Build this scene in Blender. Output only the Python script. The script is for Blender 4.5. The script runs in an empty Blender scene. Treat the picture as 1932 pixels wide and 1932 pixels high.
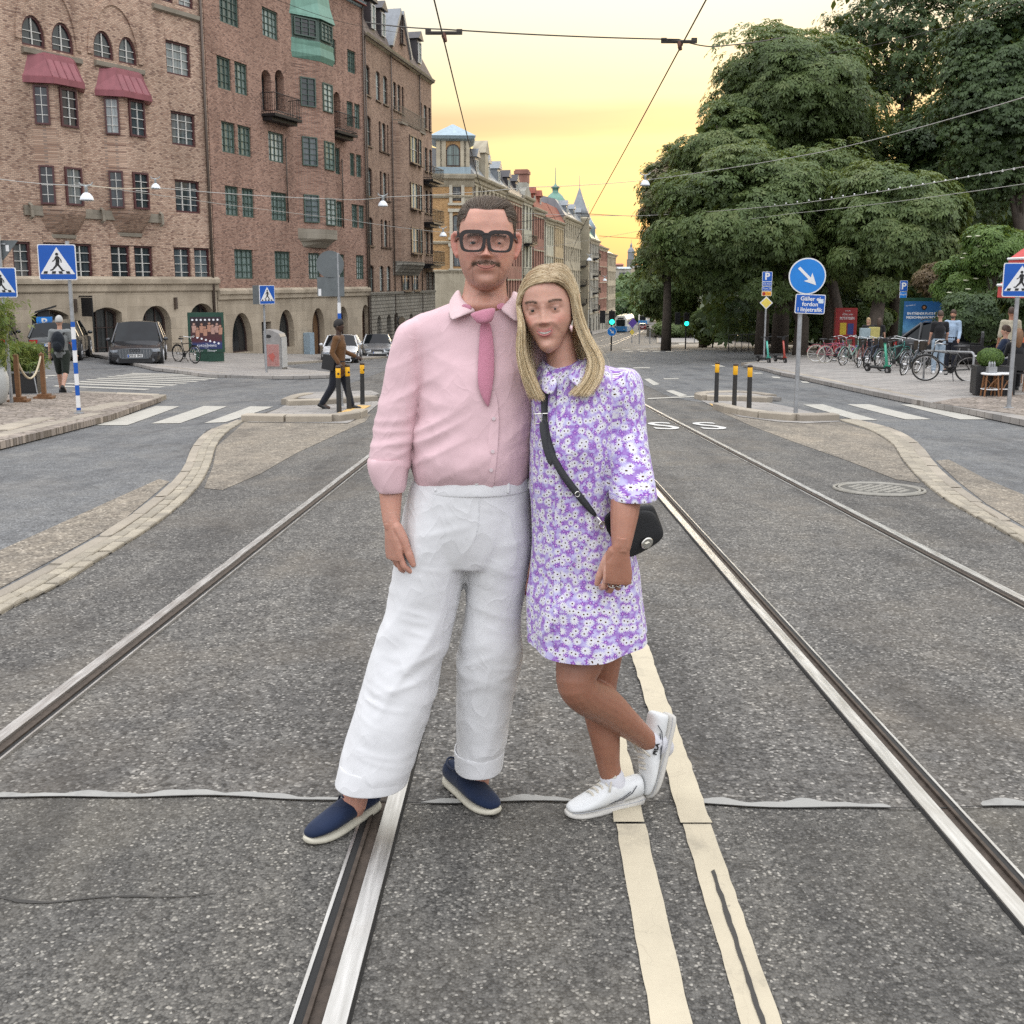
import bpy,bmesh,math,random
import numpy as np
from mathutils import Vector,Matrix
random.seed(7);np.random.seed(7)
SC=bpy.context.scene
COL=SC.collection
R=math.radians
# ------ camera
FPX,PY,HZ,CAMZ=1860.0,823.0,530.0,1.57
PITCH=math.atan((PY-HZ)/FPX)
cam_d=bpy.data.cameras.new('camera');cam=bpy.data.objects.new('camera',cam_d);COL.objects.link(cam)
cam.location=(0,0,CAMZ);cam.rotation_euler=(R(90)-PITCH,0,0)
cam_d.sensor_width=36;cam_d.lens=36*FPX/1932;cam_d.shift_y=-(966-PY)/1932
cam_d.clip_start=0.05;cam_d.clip_end=6000
SC.camera=cam
# ------ world: sunset sky under a thin bright veil
SUN_AZ,SUN_EL=R(14),R(7)
W=bpy.data.worlds.new('World');SC.world=W;W.use_nodes=True
wn,wl=W.node_tree.nodes,W.node_tree.links
wn.clear()
def WN(t,**k):
 n=wn.new(t)
 for a,b in k.items():setattr(n,a,b)
 return n
def ramp(n,stops):
 e=n.color_ramp.elements
 while len(e)>len(stops):e.remove(e[-1])
 while len(e)<len(stops):e.new(0.5)
 for el,(p,c) in zip(e,stops):
  el.position=p;el.color=(c[0],c[1],c[2],1)
w_out=WN('ShaderNodeOutputWorld');w_bg=WN('ShaderNodeBackground');w_bg.inputs[1].default_value=1.0
w_tc=WN('ShaderNodeTexCoord')
w_sky=WN('ShaderNodeTexSky',sky_type='NISHITA',sun_disc=False,sun_elevation=SUN_EL,sun_rotation=SUN_AZ,
altitude=20,air_density=1.3,dust_density=3.0,ozone_density=1.0)
w_sep=WN('ShaderNodeSeparateXYZ');wl.new(w_tc.outputs['Generated'],w_sep.inputs[0])
r_sun=WN('ShaderNodeValToRGB');ramp(r_sun,[(0.0,(.74,.44,.22)),(0.04,(.77,.48,.22)),(0.085,(.79,.57,.28)),(0.13,(.79,.65,.33)),(0.19,(.80,.71,.47)),(0.25,(.84,.81,.68)),(0.42,(1.1,1.12,1.08)),(1.0,(2.1,2.15,2.25))])
r_far=WN('ShaderNodeValToRGB');ramp(r_far,[(0.0,(.72,.73,.76)),(0.35,(1.35,1.38,1.43)),(1.0,(2.1,2.15,2.25))])
wl.new(w_sep.outputs[2],r_sun.inputs[0]);wl.new(w_sep.outputs[2],r_far.inputs[0])
w_dot=WN('ShaderNodeVectorMath',operation='DOT_PRODUCT');wl.new(w_tc.outputs['Generated'],w_dot.inputs[0])
w_dot.inputs[1].default_value=(math.sin(SUN_AZ),math.cos(SUN_AZ),0)
w_mr=WN('ShaderNodeMapRange',interpolation_type='SMOOTHSTEP');wl.new(w_dot.outputs['Value'],w_mr.inputs[0])
w_mr.inputs[1].default_value=-0.35;w_mr.inputs[2].default_value=0.9
w_mx=WN('ShaderNodeMix',data_type='RGBA');wl.new(w_mr.outputs[0],w_mx.inputs[0])
wl.new(r_far.outputs[0],w_mx.inputs[6]);wl.new(r_sun.outputs[0],w_mx.inputs[7])
# drifting cloud bands
w_map=WN('ShaderNodeMapping');w_map.inputs['Scale'].default_value=(1.6,1.6,13.0);w_map.inputs['Location'].default_value=(.35,.1,.45)
wl.new(w_tc.outputs['Generated'],w_map.inputs[0])
w_nz=WN('ShaderNodeTexNoise');w_nz.inputs['Scale'].default_value=1.5;w_nz.inputs['Detail'].default_value=6;w_nz.inputs['Roughness'].default_value=.55
wl.new(w_map.outputs[0],w_nz.inputs[0])
r_cl=WN('ShaderNodeValToRGB');ramp(r_cl,[(0.50,(0,0,0)),(0.68,(1,1,1))]);wl.new(w_nz.outputs[0],r_cl.inputs[0])
# one flat stratus bank low over the street (elevation about 9 to 11 degrees)
w_nz2=WN('ShaderNodeTexNoise');w_nz2.inputs['Scale'].default_value=3.0;w_nz2.inputs['Detail'].default_value=5
w_map2=WN('ShaderNodeMapping');w_map2.inputs['Scale'].default_value=(1,1,5);wl.new(w_tc.outputs['Generated'],w_map2.inputs[0]);wl.new(w_map2.outputs[0],w_nz2.inputs[0])
w_ad=WN('ShaderNodeMath',operation='MULTIPLY_ADD');wl.new(w_nz2.outputs[0],w_ad.inputs[0]);w_ad.inputs[1].default_value=.035;wl.new(w_sep.outputs[2],w_ad.inputs[2])
r_bk=WN('ShaderNodeValToRGB');ramp(r_bk,[(0.0,(0,0,0)),(0.150,(0,0,0)),(0.158,(.9,.9,.9)),(0.172,(1,1,1)),(0.188,(0,0,0)),(1,(0,0,0))]);wl.new(w_ad.outputs[0],r_bk.inputs[0])
w_max=WN('ShaderNodeMath',operation='MULTIPLY_ADD',use_clamp=True);wl.new(r_cl.outputs[0],w_max.inputs[0]);w_max.inputs[1].default_value=.35;wl.new(r_bk.outputs[0],w_max.inputs[2])
w_cf=WN('ShaderNodeMath',operation='MULTIPLY');wl.new(w_max.outputs[0],w_cf.inputs[0]);w_cf.inputs[1].default_value=.85
w_mc=WN('ShaderNodeMix',data_type='RGBA',blend_type='MULTIPLY');wl.new(w_cf.outputs[0],w_mc.inputs[0]);wl.new(w_mx.outputs[2],w_mc.inputs[6]);w_mc.inputs[7].default_value=(.78,.66,.70,1)
w_ns=WN('ShaderNodeMix',data_type='RGBA',blend_type='ADD',clamp_factor=False);w_ns.inputs[0].default_value=0.012
wl.new(w_mc.outputs[2],w_ns.inputs[6]);wl.new(w_sky.outputs[0],w_ns.inputs[7])
wl.new(w_ns.outputs[2],w_bg.inputs[0]);wl.new(w_bg.outputs[0],w_out.inputs[0])
# ------ the low veiled sun, ahead and to the side of the street
sun_d=bpy.data.lights.new('sun','SUN');sun=bpy.data.objects.new('sun',sun_d);COL.objects.link(sun)
sun_d.energy=0.6;sun_d.angle=R(18);sun_d.color=(1.0,.80,.55)
_sd=Vector((math.sin(SUN_AZ)*math.cos(SUN_EL),math.cos(SUN_AZ)*math.cos(SUN_EL),math.sin(SUN_EL)))
sun.rotation_euler=_sd.to_track_quat('Z','Y').to_euler();sun.location=(0,40,40)
SC.view_settings.view_transform='Standard';SC.view_settings.look='None'
SC.view_settings.gamma=1;SC.view_settings.use_curve_mapping=False;SC.view_settings.exposure=0.26
SC.render.engine='CYCLES'
SC.cycles.use_denoising=False
SC.cycles.max_bounces=4;SC.cycles.transparent_max_bounces=8
SC.cycles.diffuse_bounces=2;SC.cycles.glossy_bounces=2;SC.cycles.transmission_bounces=3
SC.cycles.use_adaptive_sampling=True;SC.cycles.adaptive_threshold=0.012
SC.cycles.caustics_reflective=False;SC.cycles.caustics_refractive=False
# ------ projection helpers (where on the ground a thing stands)
COSP,SINP=math.cos(PITCH),math.sin(PITCH)
def ray(u,v):
 dx,dy=(u-966)/FPX,(PY-v)/FPX
 y=COSP+dy*SINP
 return dx/y,(dy*COSP-SINP)/y
def at(u,v,Y):
 a,b=ray(u,v);return Vector((a*Y,Y,CAMZ+b*Y))
_gy=np.arange(-60,3000,1.0)
_gz=np.interp(_gy,[-60,-10,22,120,203,296,500,3000],[3.76,.765,-1.155,-6.05,-8.85,-11.4,-14.5,-20])
_k=np.ones(9)/9;_gz=np.convolve(np.pad(_gz,4,'edge'),_k,'valid')
def g(x,y):
 x=np.asarray(x,float);y=np.asarray(y,float)
 z=np.interp(y,_gy,_gz)
 w=np.clip((y-10)/14,0,1)*np.clip((90-y)/40,0,1)
 z=z+w*(.07*np.clip(-(x+9),0,8)+.035*np.clip(x-6,0,12))
 return float(z) if z.ndim==0 else z
def gp(u,v,dz=0.0):
 a,b=ray(u,v);lo,hi=0.8,900.0
 f=lambda Y:CAMZ+b*Y-g(a*Y,Y)-dz
 Y=lo;step=.05
 while Y<hi and f(Y)>0:Y+=step;step=min(2.0,Y*.02)
 l,h=Y-step,Y
 for _ in range(40):
  m=(l+h)/2
  if f(m)>0:l=m
  else:h=m
 return Vector((a*h,h,CAMZ+b*h))
def hgt(v0,v1,Y,u=966):
 return (ray(u,v0)[1]-ray(u,v1)[1])*Y
def on(x,y,dz=0.0):return Vector((x,y,g(x,y)+dz))
# ------ materials
MATS={}
class NT:
 def __init__(s,name):
  s.m=bpy.data.materials.new(name);s.m.use_nodes=True;s.n=s.m.node_tree.nodes;s.l=s.m.node_tree.links
  s.b=s.n['Principled BSDF'];s.out=s.n['Material Output']
 def add(s,t,ins=None,**k):
  n=s.n.new(t)
  for a,b in k.items():setattr(n,a,b)
  for a,b in (ins or {}).items():s.set(n.inputs[a],b)
  return n
 def set(s,sock,v):
  if isinstance(v,bpy.types.NodeSocket):s.l.new(v,sock)
  elif isinstance(v,(tuple,list)) and sock.type=='RGBA' and len(v)==3:sock.default_value=(*v,1)
  else:sock.default_value=v
 def co(s,scale=(1,1,1),kind='Object'):
  tc=s.add('ShaderNodeTexCoord')
  return s.add('ShaderNodeMapping',{0:tc.outputs[kind],'Scale':scale}).outputs[0]
 def noise(s,vec,scale,detail=3,rough=.5):
  return s.add('ShaderNodeTexNoise',{'Vector':vec,'Scale':scale,'Detail':detail,'Roughness':rough}).outputs[0]
 def ramp(s,fac,stops,interp='LINEAR'):
  n=s.add('ShaderNodeValToRGB',{0:fac});ramp(n,stops);n.color_ramp.interpolation=interp;return n.outputs[0]
 def mix(s,fac,a,b,mode='MIX'):
  return s.add('ShaderNodeMix',{0:fac,6:a,7:b},data_type='RGBA',blend_type=mode).outputs[2]
 def math(s,op,a,b=0.0,c=0.0,clamp=False):
  return s.add('ShaderNodeMath',{0:a,1:b,2:c},operation=op,use_clamp=clamp).outputs[0]
 def bump(s,h,strength=.3,dist=.01,normal=None):
  n=s.add('ShaderNodeBump',{'Height':h,'Strength':strength,'Distance':dist})
  if normal is not None:s.set(n.inputs['Normal'],normal)
  return n.outputs[0]
 def fin(s,col=None,rough=None,metal=None,normal=None,spec=None,**k):
  for nm,v in (('Base Color',col),('Roughness',rough),('Metallic',metal),('Normal',normal),('Specular IOR Level',spec)):
   if v is not None:s.set(s.b.inputs[nm],v)
  for nm,v in k.items():s.set(s.b.inputs[nm.replace('_',' ')],v)
  return s.m
def mat(name,col,rough=.6,metal=0.0,var=.12,scale=6.0,bump=0.0,bscale=60.0,spec=None,**k):
 """painted / plain surface with a little uneven tone and grain"""
 if name in MATS:return MATS[name]
 t=NT(name);v=t.co()
 n=t.noise(v,scale,5,.6)
 d=tuple(c*(1-var) for c in col);b=tuple(min(1,c*(1+var)) for c in col)
 c=t.ramp(n,[(.3,d),(.7,b)])
 r=t.math('MULTIPLY_ADD',n,.18,rough-.09)
 nm=t.bump(t.noise(v,bscale,3),bump,.004) if bump else None
 MATS[name]=t.fin(c,r,metal,nm,spec,**k)
 return MATS[name]
def emis(name,col,strength):
 if name in MATS:return MATS[name]
 t=NT(name);t.fin((0.02,.02,.02),.4);t.set(t.b.inputs['Emission Color'],col);t.b.inputs['Emission Strength'].default_value=strength
 MATS[name]=t.m;return t.m
def glassy(name,col=(.03,.035,.04),rough=.06,spec=.6):
 if name in MATS:return MATS[name]
 t=NT(name);v=t.co()
 n=t.noise(v,2.5,2)
 c=t.ramp(n,[(.3,tuple(x*.7 for x in col)),(.7,tuple(x*1.3 for x in col))])
 MATS[name]=t.fin(c,rough,0,t.bump(t.noise(v,1.3,1),.08,.02),spec);return MATS[name]
 # ------ mesh builder
class MB:
 def __init__(s):s.v=[];s.f=[];s.mi=[];s.M=None;s.m=0
 def add(s,vs,fs):
  o=len(s.v)
  if s.M is not None:vs=[s.M@Vector(p) for p in vs]
  s.v.extend([tuple(p) for p in vs]);s.f.extend([tuple(i+o for i in f) for f in fs]);s.mi.extend([s.m]*len(fs));return s
 def box(s,c,d,rz=0,rx=0,ry=0,taper=1.0):
  hx,hy,hz=d[0]/2,d[1]/2,d[2]/2
  vs=[]
  for z,k in ((-hz,1),(hz,taper)):
   vs+=[Vector((-hx*k,-hy*k,z)),Vector((hx*k,-hy*k,z)),Vector((hx*k,hy*k,z)),Vector((-hx*k,hy*k,z))]
  M=Matrix.Translation(c)@Matrix.Rotation(rz,4,'Z')@Matrix.Rotation(ry,4,'Y')@Matrix.Rotation(rx,4,'X')
  return s.add([M@p for p in vs],[(3,2,1,0),(4,5,6,7),(0,1,5,4),(1,2,6,5),(2,3,7,6),(3,0,4,7)])
 def bbox(s,x0,x1,y0,y1,z0,z1):return s.box(((x0+x1)/2,(y0+y1)/2,(z0+z1)/2),(abs(x1-x0),abs(y1-y0),abs(z1-z0)))
 def tube(s,pts,r,n=8,cap=True,closed=False):
  pts=[Vector(p) for p in pts];k=len(pts)
  rs=list(r) if isinstance(r,(list,tuple)) else [r]*k
  vs,fs=[],[];prev=None
  for i,p in enumerate(pts):
   if closed:d=pts[(i+1)%k]-pts[i-1]
   else:d=pts[min(i+1,k-1)]-pts[max(i-1,0)]
   d.normalize()
   if prev is None:a=d.orthogonal().normalized()
   else:a=(prev-d*prev.dot(d)).normalized()
   prev=a;b=d.cross(a)
   for j in range(n):
    t=2*math.pi*j/n;vs.append(p+(a*math.cos(t)+b*math.sin(t))*rs[i])
  for i in range(k if closed else k-1):
   i2=(i+1)%k
   for j in range(n):fs.append((i*n+j,i*n+(j+1)%n,i2*n+(j+1)%n,i2*n+j))
  if cap and not closed:fs.append(tuple(range(n-1,-1,-1)));fs.append(tuple((k-1)*n+j for j in range(n)))
  return s.add(vs,fs)
 def cyl(s,p0,p1,r0,r1=None,n=12):return s.tube([p0,p1],[r0,r0 if r1 is None else r1],n)
 def lathe(s,prof,n=16,c=(0,0,0)):
  vs,fs=[],[]
  for (r,z) in prof:
   for j in range(n):t=2*math.pi*j/n;vs.append((c[0]+r*math.cos(t),c[1]+r*math.sin(t),c[2]+z))
  for i in range(len(prof)-1):
   for j in range(n):fs.append((i*n+j,i*n+(j+1)%n,(i+1)*n+(j+1)%n,(i+1)*n+j))
  fs.append(tuple(range(n-1,-1,-1)));fs.append(tuple((len(prof)-1)*n+j for j in range(n)))
  return s.add(vs,fs)
 def loft(s,rings,cap=True,closed=True):
  n=len(rings[0]);vs=[p for r_ in rings for p in r_];fs=[]
  for i in range(len(rings)-1):
   for j in range(n if closed else n-1):fs.append((i*n+j,i*n+(j+1)%n,(i+1)*n+(j+1)%n,(i+1)*n+j))
  if cap:fs.append(tuple(range(n-1,-1,-1)));fs.append(tuple((len(rings)-1)*n+j for j in range(n)))
  return s.add(vs,fs)
 def prism(s,poly,y0,y1):
  n=len(poly);vs=[(x,y0,z) for x,z in poly]+[(x,y1,z) for x,z in poly]
  return s.add(vs,[tuple(range(n)),tuple(range(2*n-1,n-1,-1))]+[(i,i+n,(i+1)%n+n,(i+1)%n) for i in range(n)])
 def slab(s,poly,z0,z1):
  n=len(poly);vs=[(x,y,z0) for x,y in poly]+[(x,y,z1) for x,y in poly]
  return s.add(vs,[tuple(range(n-1,-1,-1)),tuple(range(n,2*n))]+[(i,(i+1)%n,(i+1)%n+n,i+n) for i in range(n)])
 def ball(s,c,r,nu=12,nv=8,M=None):
  rx,ry,rz=r if isinstance(r,(tuple,list)) else (r,r,r)
  rings=[]
  for i in range(nv+1):
   ph=-math.pi/2+math.pi*i/nv;ph=max(-1.5,min(1.5,ph))
   ring=[Vector((rx*math.cos(ph)*math.cos(2*math.pi*j/nu),ry*math.cos(ph)*math.sin(2*math.pi*j/nu),rz*math.sin(ph))) for j in range(nu)]
   if M is not None:ring=[M@p for p in ring]
   rings.append([p+Vector(c) for p in ring])
  return s.loft(rings)
 def mesh(s,name,mats,smooth=False):
  me=bpy.data.meshes.new(name);me.from_pydata(s.v,[],s.f)
  for m in (mats if isinstance(mats,(list,tuple)) else [mats]):me.materials.append(m)
  if len(set(s.mi))>1:me.polygons.foreach_set('material_index',s.mi)
  if smooth:me.polygons.foreach_set('use_smooth',[True]*len(me.polygons))
  me.update();return me
 def build(s,name,mats,parent=None,smooth=False,loc=None,rz=0,ang=None):
  o=link(name,s.mesh(name,mats,smooth),parent,loc,rz)
  if ang:autosmooth(o,ang)
  return o
def autosmooth(o,ang=35):
 me=o.data
 me.polygons.foreach_set('use_smooth',[True]*len(me.polygons))
 try:me.set_sharp_from_angle(angle=R(ang))
 except Exception:pass
def link(name,data,parent=None,loc=None,rz=0):
 o=bpy.data.objects.new(name,data);COL.objects.link(o)
 if parent is not None:o.parent=parent
 if loc is not None:o.location=loc
 if rz:o.rotation_euler=(0,0,rz)
 return o
def tag(o,label,cat,group=None):
 o['label']=label;o['category']=cat
 if group:o['group']=group
 return o
def thing(name,label,cat,loc=(0,0,0),rz=0,group=None):
 o=link(name,None,None,loc,rz);o.empty_display_size=.2
 return tag(o,label,cat,group)
def kind(o,k):o['kind']=k;return o
def copy_tree(o,parent=None):
 c=o.copy();COL.objects.link(c);c.parent=parent
 for ch in list(o.children):copy_tree(ch,c)
 return c
SCRATCH=bpy.data.scenes.new('scratch')
def evaluated(o):
 """evaluate one object alone in a scratch scene, so the big scene is not re-evaluated"""
 par=o.parent;o.parent=None;SCRATCH.collection.objects.link(o);vl=SCRATCH.view_layers[0];vl.update();dg=vl.depsgraph;dg.update()
 me=bpy.data.meshes.new_from_object(o.evaluated_get(dg));SCRATCH.collection.objects.unlink(o);o.parent=par;return me
def bake(o,*mods):
 """apply modifiers (name, type, settings) to an object's mesh through the dependency graph"""
 for t,kw in mods:
  m=o.modifiers.new(t,t)
  for a,b in kw.items():setattr(m,a,b)
 me=evaluated(o);old=o.data
 o.modifiers.clear();o.data=me;bpy.data.meshes.remove(old);return o
def text(s,size,m,parent,loc,rot=(R(90),0,0),align='CENTER',name='lettering',ext=.0012,wid=1.0,sp=1.0,bold=0.0):
 c=bpy.data.curves.new(name,'FONT');c.body=s;c.size=size;c.align_x=align;c.align_y='CENTER';c.extrude=ext
 c.space_character=sp;c.offset=bold;c.resolution_u=3
 c.materials.append(m);o=link(name,c,parent,loc);o.rotation_euler=rot;o.scale=(wid,1,1)
 me=evaluated(o);ob=link(name,me,parent,loc);ob.rotation_euler=rot;ob.scale=o.scale;bpy.data.objects.remove(o);bpy.data.curves.remove(c);return ob
def drape(name,poly,dz,m,step=2.0,thick=0.0,parent=None):
 """a sheet laid on the sloping ground (polygon in plan), optionally with a skirt going down"""
 bm=bmesh.new();f=bm.faces.new([bm.verts.new((p[0],p[1],0)) for p in poly]);f.normal_update()
 if f.normal.z<0:f.normal_flip()
 ys=[p[1] for p in poly];xs=[p[0] for p in poly]
 cuts=[(y_,1) for y_ in list(range(-8,60))+list(range(60,420,4)) if min(ys)<y_<max(ys)]+[(x_,0) for x_ in range(-60,101,2) if min(xs)<x_<max(xs)]
 for c_,ax in cuts:
  bmesh.ops.bisect_plane(bm,geom=bm.verts[:]+bm.edges[:]+bm.faces[:],plane_co=(0,c_,0) if ax else (c_,0,0),plane_no=(0,1,0) if ax else (1,0,0))
 for v in bm.verts:v.co.z=g(v.co.x,v.co.y)+dz
 if thick:
  be=[e for e in bm.edges if e.is_boundary]
  r_=bmesh.ops.extrude_edge_only(bm,edges=be)
  for v in [e for e in r_['geom'] if isinstance(e,bmesh.types.BMVert)]:v.co.z-=thick
 me=bpy.data.meshes.new(name);bm.to_mesh(me);bm.free();me.materials.append(m)
 return link(name,me,parent)
def gpoly(pts,dz=0.0):return [tuple(gp(u,v,dz)[:2]) for u,v in pts]
def resample(pts,step):
 pts=[Vector(p) for p in pts];out=[pts[0]];acc=0
 for a,b in zip(pts,pts[1:]):
  L=(b-a).length;t=step-acc
  while t<=L:out.append(a.lerp(b,t/L));t+=step
  acc=(acc+L)%step if L>0 else acc
 return out
def smooth_poly(pts,it=2):
 pts=[Vector(p) for p in pts]
 for _ in range(it):
  q=[pts[0]]
  for a,b in zip(pts,pts[1:]):q+=[a.lerp(b,.25),a.lerp(b,.75)]
  pts=q+[pts[-1]]
 return pts
def noise3(P,seed=0):
 """vectorised value noise, P (n,3) -> (n,) in -1..1"""
 P=np.asarray(P,float);i=np.floor(P).astype(np.int64);f=P-i;f=f*f*(3-2*f)
 def h(a,b,c):
  n=(a*374761393+b*668265263+c*2147483647+seed*974634777)&0xffffffff
  n=((n^(n>>13))*1274126177)&0xffffffff
  return ((n^(n>>16))&0xffff)/32767.5-1
 r=0
 for dx in (0,1):
  for dy in (0,1):
   for dz in (0,1):
    w=(f[:,0] if dx else 1-f[:,0])*(f[:,1] if dy else 1-f[:,1])*(f[:,2] if dz else 1-f[:,2])
    r=r+w*h(i[:,0]+dx,i[:,1]+dy,i[:,2]+dz)
 return r
def fbm(P,seed=0,o=3):
 P=np.asarray(P,float);r=0;a=1.0
 for k in range(o):r=r+a*noise3(P*2**k,seed+k);a*=.5
 return r
def unit(a):return a/np.maximum(np.linalg.norm(a,axis=1,keepdims=True),1e-9)
# ====== ground materials
def m_asphalt(name,dark,light,stone,scale=95.0,patch=.5,tint=(.20,.165,.125),bump=.5,sparkle=.06):
 t=NT(name);v=t.co()
 vo=t.add('ShaderNodeTexVoronoi',{'Vector':v,'Scale':scale,'Randomness':1.0})
 vo2=t.add('ShaderNodeTexVoronoi',{'Vector':v,'Scale':scale*.45,'Randomness':1.0})
 cell=t.add('ShaderNodeSeparateColor',{0:vo.outputs['Color']}).outputs[0]
 cell2=t.add('ShaderNodeSeparateColor',{0:vo2.outputs['Color']}).outputs[1]
 c=t.ramp(cell,[(.0,dark),(.55,light),(.86,tuple(x*1.25 for x in light)),(1-sparkle,stone),(1,tuple(min(1,x*1.5) for x in stone))])
 edge=t.ramp(vo.outputs['Distance'],[(.0,(1,1,1)),(.45,(.9,.9,.9)),(.75,(.45,.45,.45))])
 c=t.mix(.85,c,edge,'MULTIPLY')
 c=t.mix(t.ramp(cell2,[(.6,(0,0,0)),(.95,(.35,.35,.35))]),c,tuple(x*1.6 for x in light))
 big=t.noise(v,.9,5,.6);mid=t.noise(v,4.5,4,.6)
 c=t.mix(t.math('MULTIPLY',t.ramp(big,[(.48,(0,0,0)),(.72,(1,1,1))]),patch),c,tint)
 c=t.mix(1.0,c,t.ramp(mid,[(.25,(.74,.74,.75)),(.75,(1.18,1.17,1.15))]),'MULTIPLY')
 st=t.noise(t.co((1.6,.35,1)),1.1,5,.65);c=t.mix(1.0,c,t.ramp(st,[(.34,(.66,.66,.67)),(.50,(1,1,1)),(.68,(1.20,1.18,1.14))]),'MULTIPLY')
 oil=t.ramp(t.noise(v,2.6,4,.7),[(.66,(0,0,0)),(.74,(.5,.5,.5))]);c=t.mix(oil,c,tuple(x*.45 for x in dark))
 h=t.math('SUBTRACT',1.0,vo.outputs['Distance'])
 nm=t.bump(h,bump,.006)
 return t.fin(c,t.math('MULTIPLY_ADD',cell,.25,.62),0,nm,.35)
M_TRK=m_asphalt('coarse_track_asphalt',(.040,.038,.036),(.138,.132,.123),(.30,.285,.26),92,.45,(.155,.13,.10),.8,.06)
M_FINE=m_asphalt('fine_patch_asphalt',(.050,.048,.044),(.125,.120,.110),(.29,.275,.245),135,.5,(.145,.128,.10),.7,.05)
M_LANE=m_asphalt('worn_lane_asphalt',(.085,.088,.091),(.15,.154,.158),(.25,.25,.25),90,.28,(.24,.22,.19),.2,.03)
M_SAND=m_asphalt('dusty_gravelly_asphalt',(.13,.11,.09),(.235,.205,.165),(.40,.36,.30),60,.5,(.30,.255,.20),.4,.05)
def m_paint(name,col,wear=.5,crack=True):
 t=NT(name);v=t.co()
 n=t.noise(v,3,6,.7);n2=t.noise(v,90,3,.6)
 c=t.ramp(n,[(.25,tuple(x*.78 for x in col)),(.75,col)])
 spots=t.math('MAXIMUM',t.ramp(t.noise(v,14,4,.75),[(.68,(0,0,0)),(.75,(1,1,1))]),t.math('MULTIPLY',t.ramp(t.noise(v,2.2,6,.8),[(.54,(0,0,0)),(.70,(1,1,1))]),.45))
 c=t.mix(t.math('MULTIPLY',spots,wear),c,(.09,.085,.08))
 if crack:
  vo=t.add('ShaderNodeTexVoronoi',{'Vector':t.mix(.35,v,t.add('ShaderNodeTexNoise',{'Vector':v,'Scale':4.0}).outputs[1]),'Scale':4.5},feature='DISTANCE_TO_EDGE')
  c=t.mix(t.ramp(vo.outputs[0],[(.0,(.22,.22,.22)),(.005,(0,0,0))]),c,(.2,.17,.13))
 return t.fin(c,.7,0,t.bump(n2,.4,.003),.3)
M_LINE=m_paint('cream_line_paint',(.56,.495,.37),.8)
M_ZEB=m_paint('white_crossing_paint',(.47,.45,.40),.8,False)
def m_stone(name,col,scale=2.2,bump=.35):
 t=NT(name);v=t.add('ShaderNodeNewGeometry').outputs['Position'];oi=t.add('ShaderNodeObjectInfo')
 n=t.noise(v,scale,6,.65);sp=t.noise(v,130,2)
 c=t.ramp(n,[(.3,tuple(x*.72 for x in col)),(.7,tuple(x*1.12 for x in col))])
 c=t.mix(.35,c,t.ramp(sp,[(.35,tuple(x*.5 for x in col)),(.65,tuple(min(1,x*1.3) for x in col))]))
 c=t.mix(1.0,c,t.ramp(oi.outputs['Random'],[(0,(.80,.79,.78)),(1,(1.12,1.1,1.06))]),'MULTIPLY')
 return t.fin(c,.8,0,t.bump(t.noise(v,35,5,.6),bump,.008),.3)
M_KERB=m_stone('granite_kerb',(.37,.33,.275));M_SETT=m_stone('granite_sett',(.36,.325,.265))
def m_cobble(name,a,b,joint,sx=7.5):
 t=NT(name);v=t.co((1,1,0.0))
 vo=t.add('ShaderNodeTexVoronoi',{'Vector':v,'Scale':sx,'Randomness':.75});ed=t.add('ShaderNodeTexVoronoi',{'Vector':v,'Scale':sx,'Randomness':.75},feature='DISTANCE_TO_EDGE')
 cell=t.add('ShaderNodeSeparateColor',{0:vo.outputs['Color']}).outputs[0]
 c=t.ramp(cell,[(0,a),(1,b)]);c=t.mix(t.ramp(ed.outputs[0],[(.03,(1,1,1)),(.1,(0,0,0))]),c,joint)
 c=t.mix(1.0,c,t.ramp(t.noise(v,.8,4),[(.3,(.8,.78,.75)),(.7,(1.1,1.08,1.05))]),'MULTIPLY')
 return t.fin(c,.8,0,t.bump(t.ramp(ed.outputs[0],[(0,(0,0,0)),(.15,(1,1,1))]),.6,.01),.3)
M_COB=m_cobble('cobbled_pavement',(.20,.175,.16),(.37,.32,.28),(.13,.11,.09))
def m_flags():
 t=NT('paving_flags');v=t.co()
 br=t.add('ShaderNodeTexBrick',{'Vector':v,'Color1':(.27,.26,.25,1),'Color2':(.34,.32,.30,1),'Mortar':(.17,.155,.14,1),'Scale':1.0,'Mortar Size':.012,'Brick Width':.7,'Row Height':.35})
 c=t.mix(1.0,br.outputs[0],t.ramp(t.noise(v,1.1,5,.65),[(.3,(.78,.77,.76)),(.7,(1.12,1.1,1.07))]),'MULTIPLY')
 return t.fin(c,.8,0,t.bump(t.noise(v,60,3),.2,.004),.3)
M_FLAG=m_flags()
M_STEEL=NT('rail_steel');_v=M_STEEL.co((1,.03,1));_n=M_STEEL.noise(_v,70,4,.6);_n2=M_STEEL.noise(M_STEEL.co(),6,4)
M_STEEL=M_STEEL.fin(M_STEEL.mix(M_STEEL.ramp(_n2,[(.5,(0,0,0)),(.8,(.35,.35,.35))]),M_STEEL.ramp(_n,[(.3,(.50,.49,.47)),(.7,(.74,.73,.71))]),(.34,.29,.24)),M_STEEL.math('MULTIPLY_ADD',_n,.25,.26),.9)
M_RUST=mat('groove_rust',(.075,.058,.046),.7,.4,.35,30,.4,120)
M_RUB=mat('rail_rubber',(.012,.012,.012),.7)
M_YPAD=mat('ochre_tactile_slab',(.60,.38,.13),.8,0,.15,3,.5,90)
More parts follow.
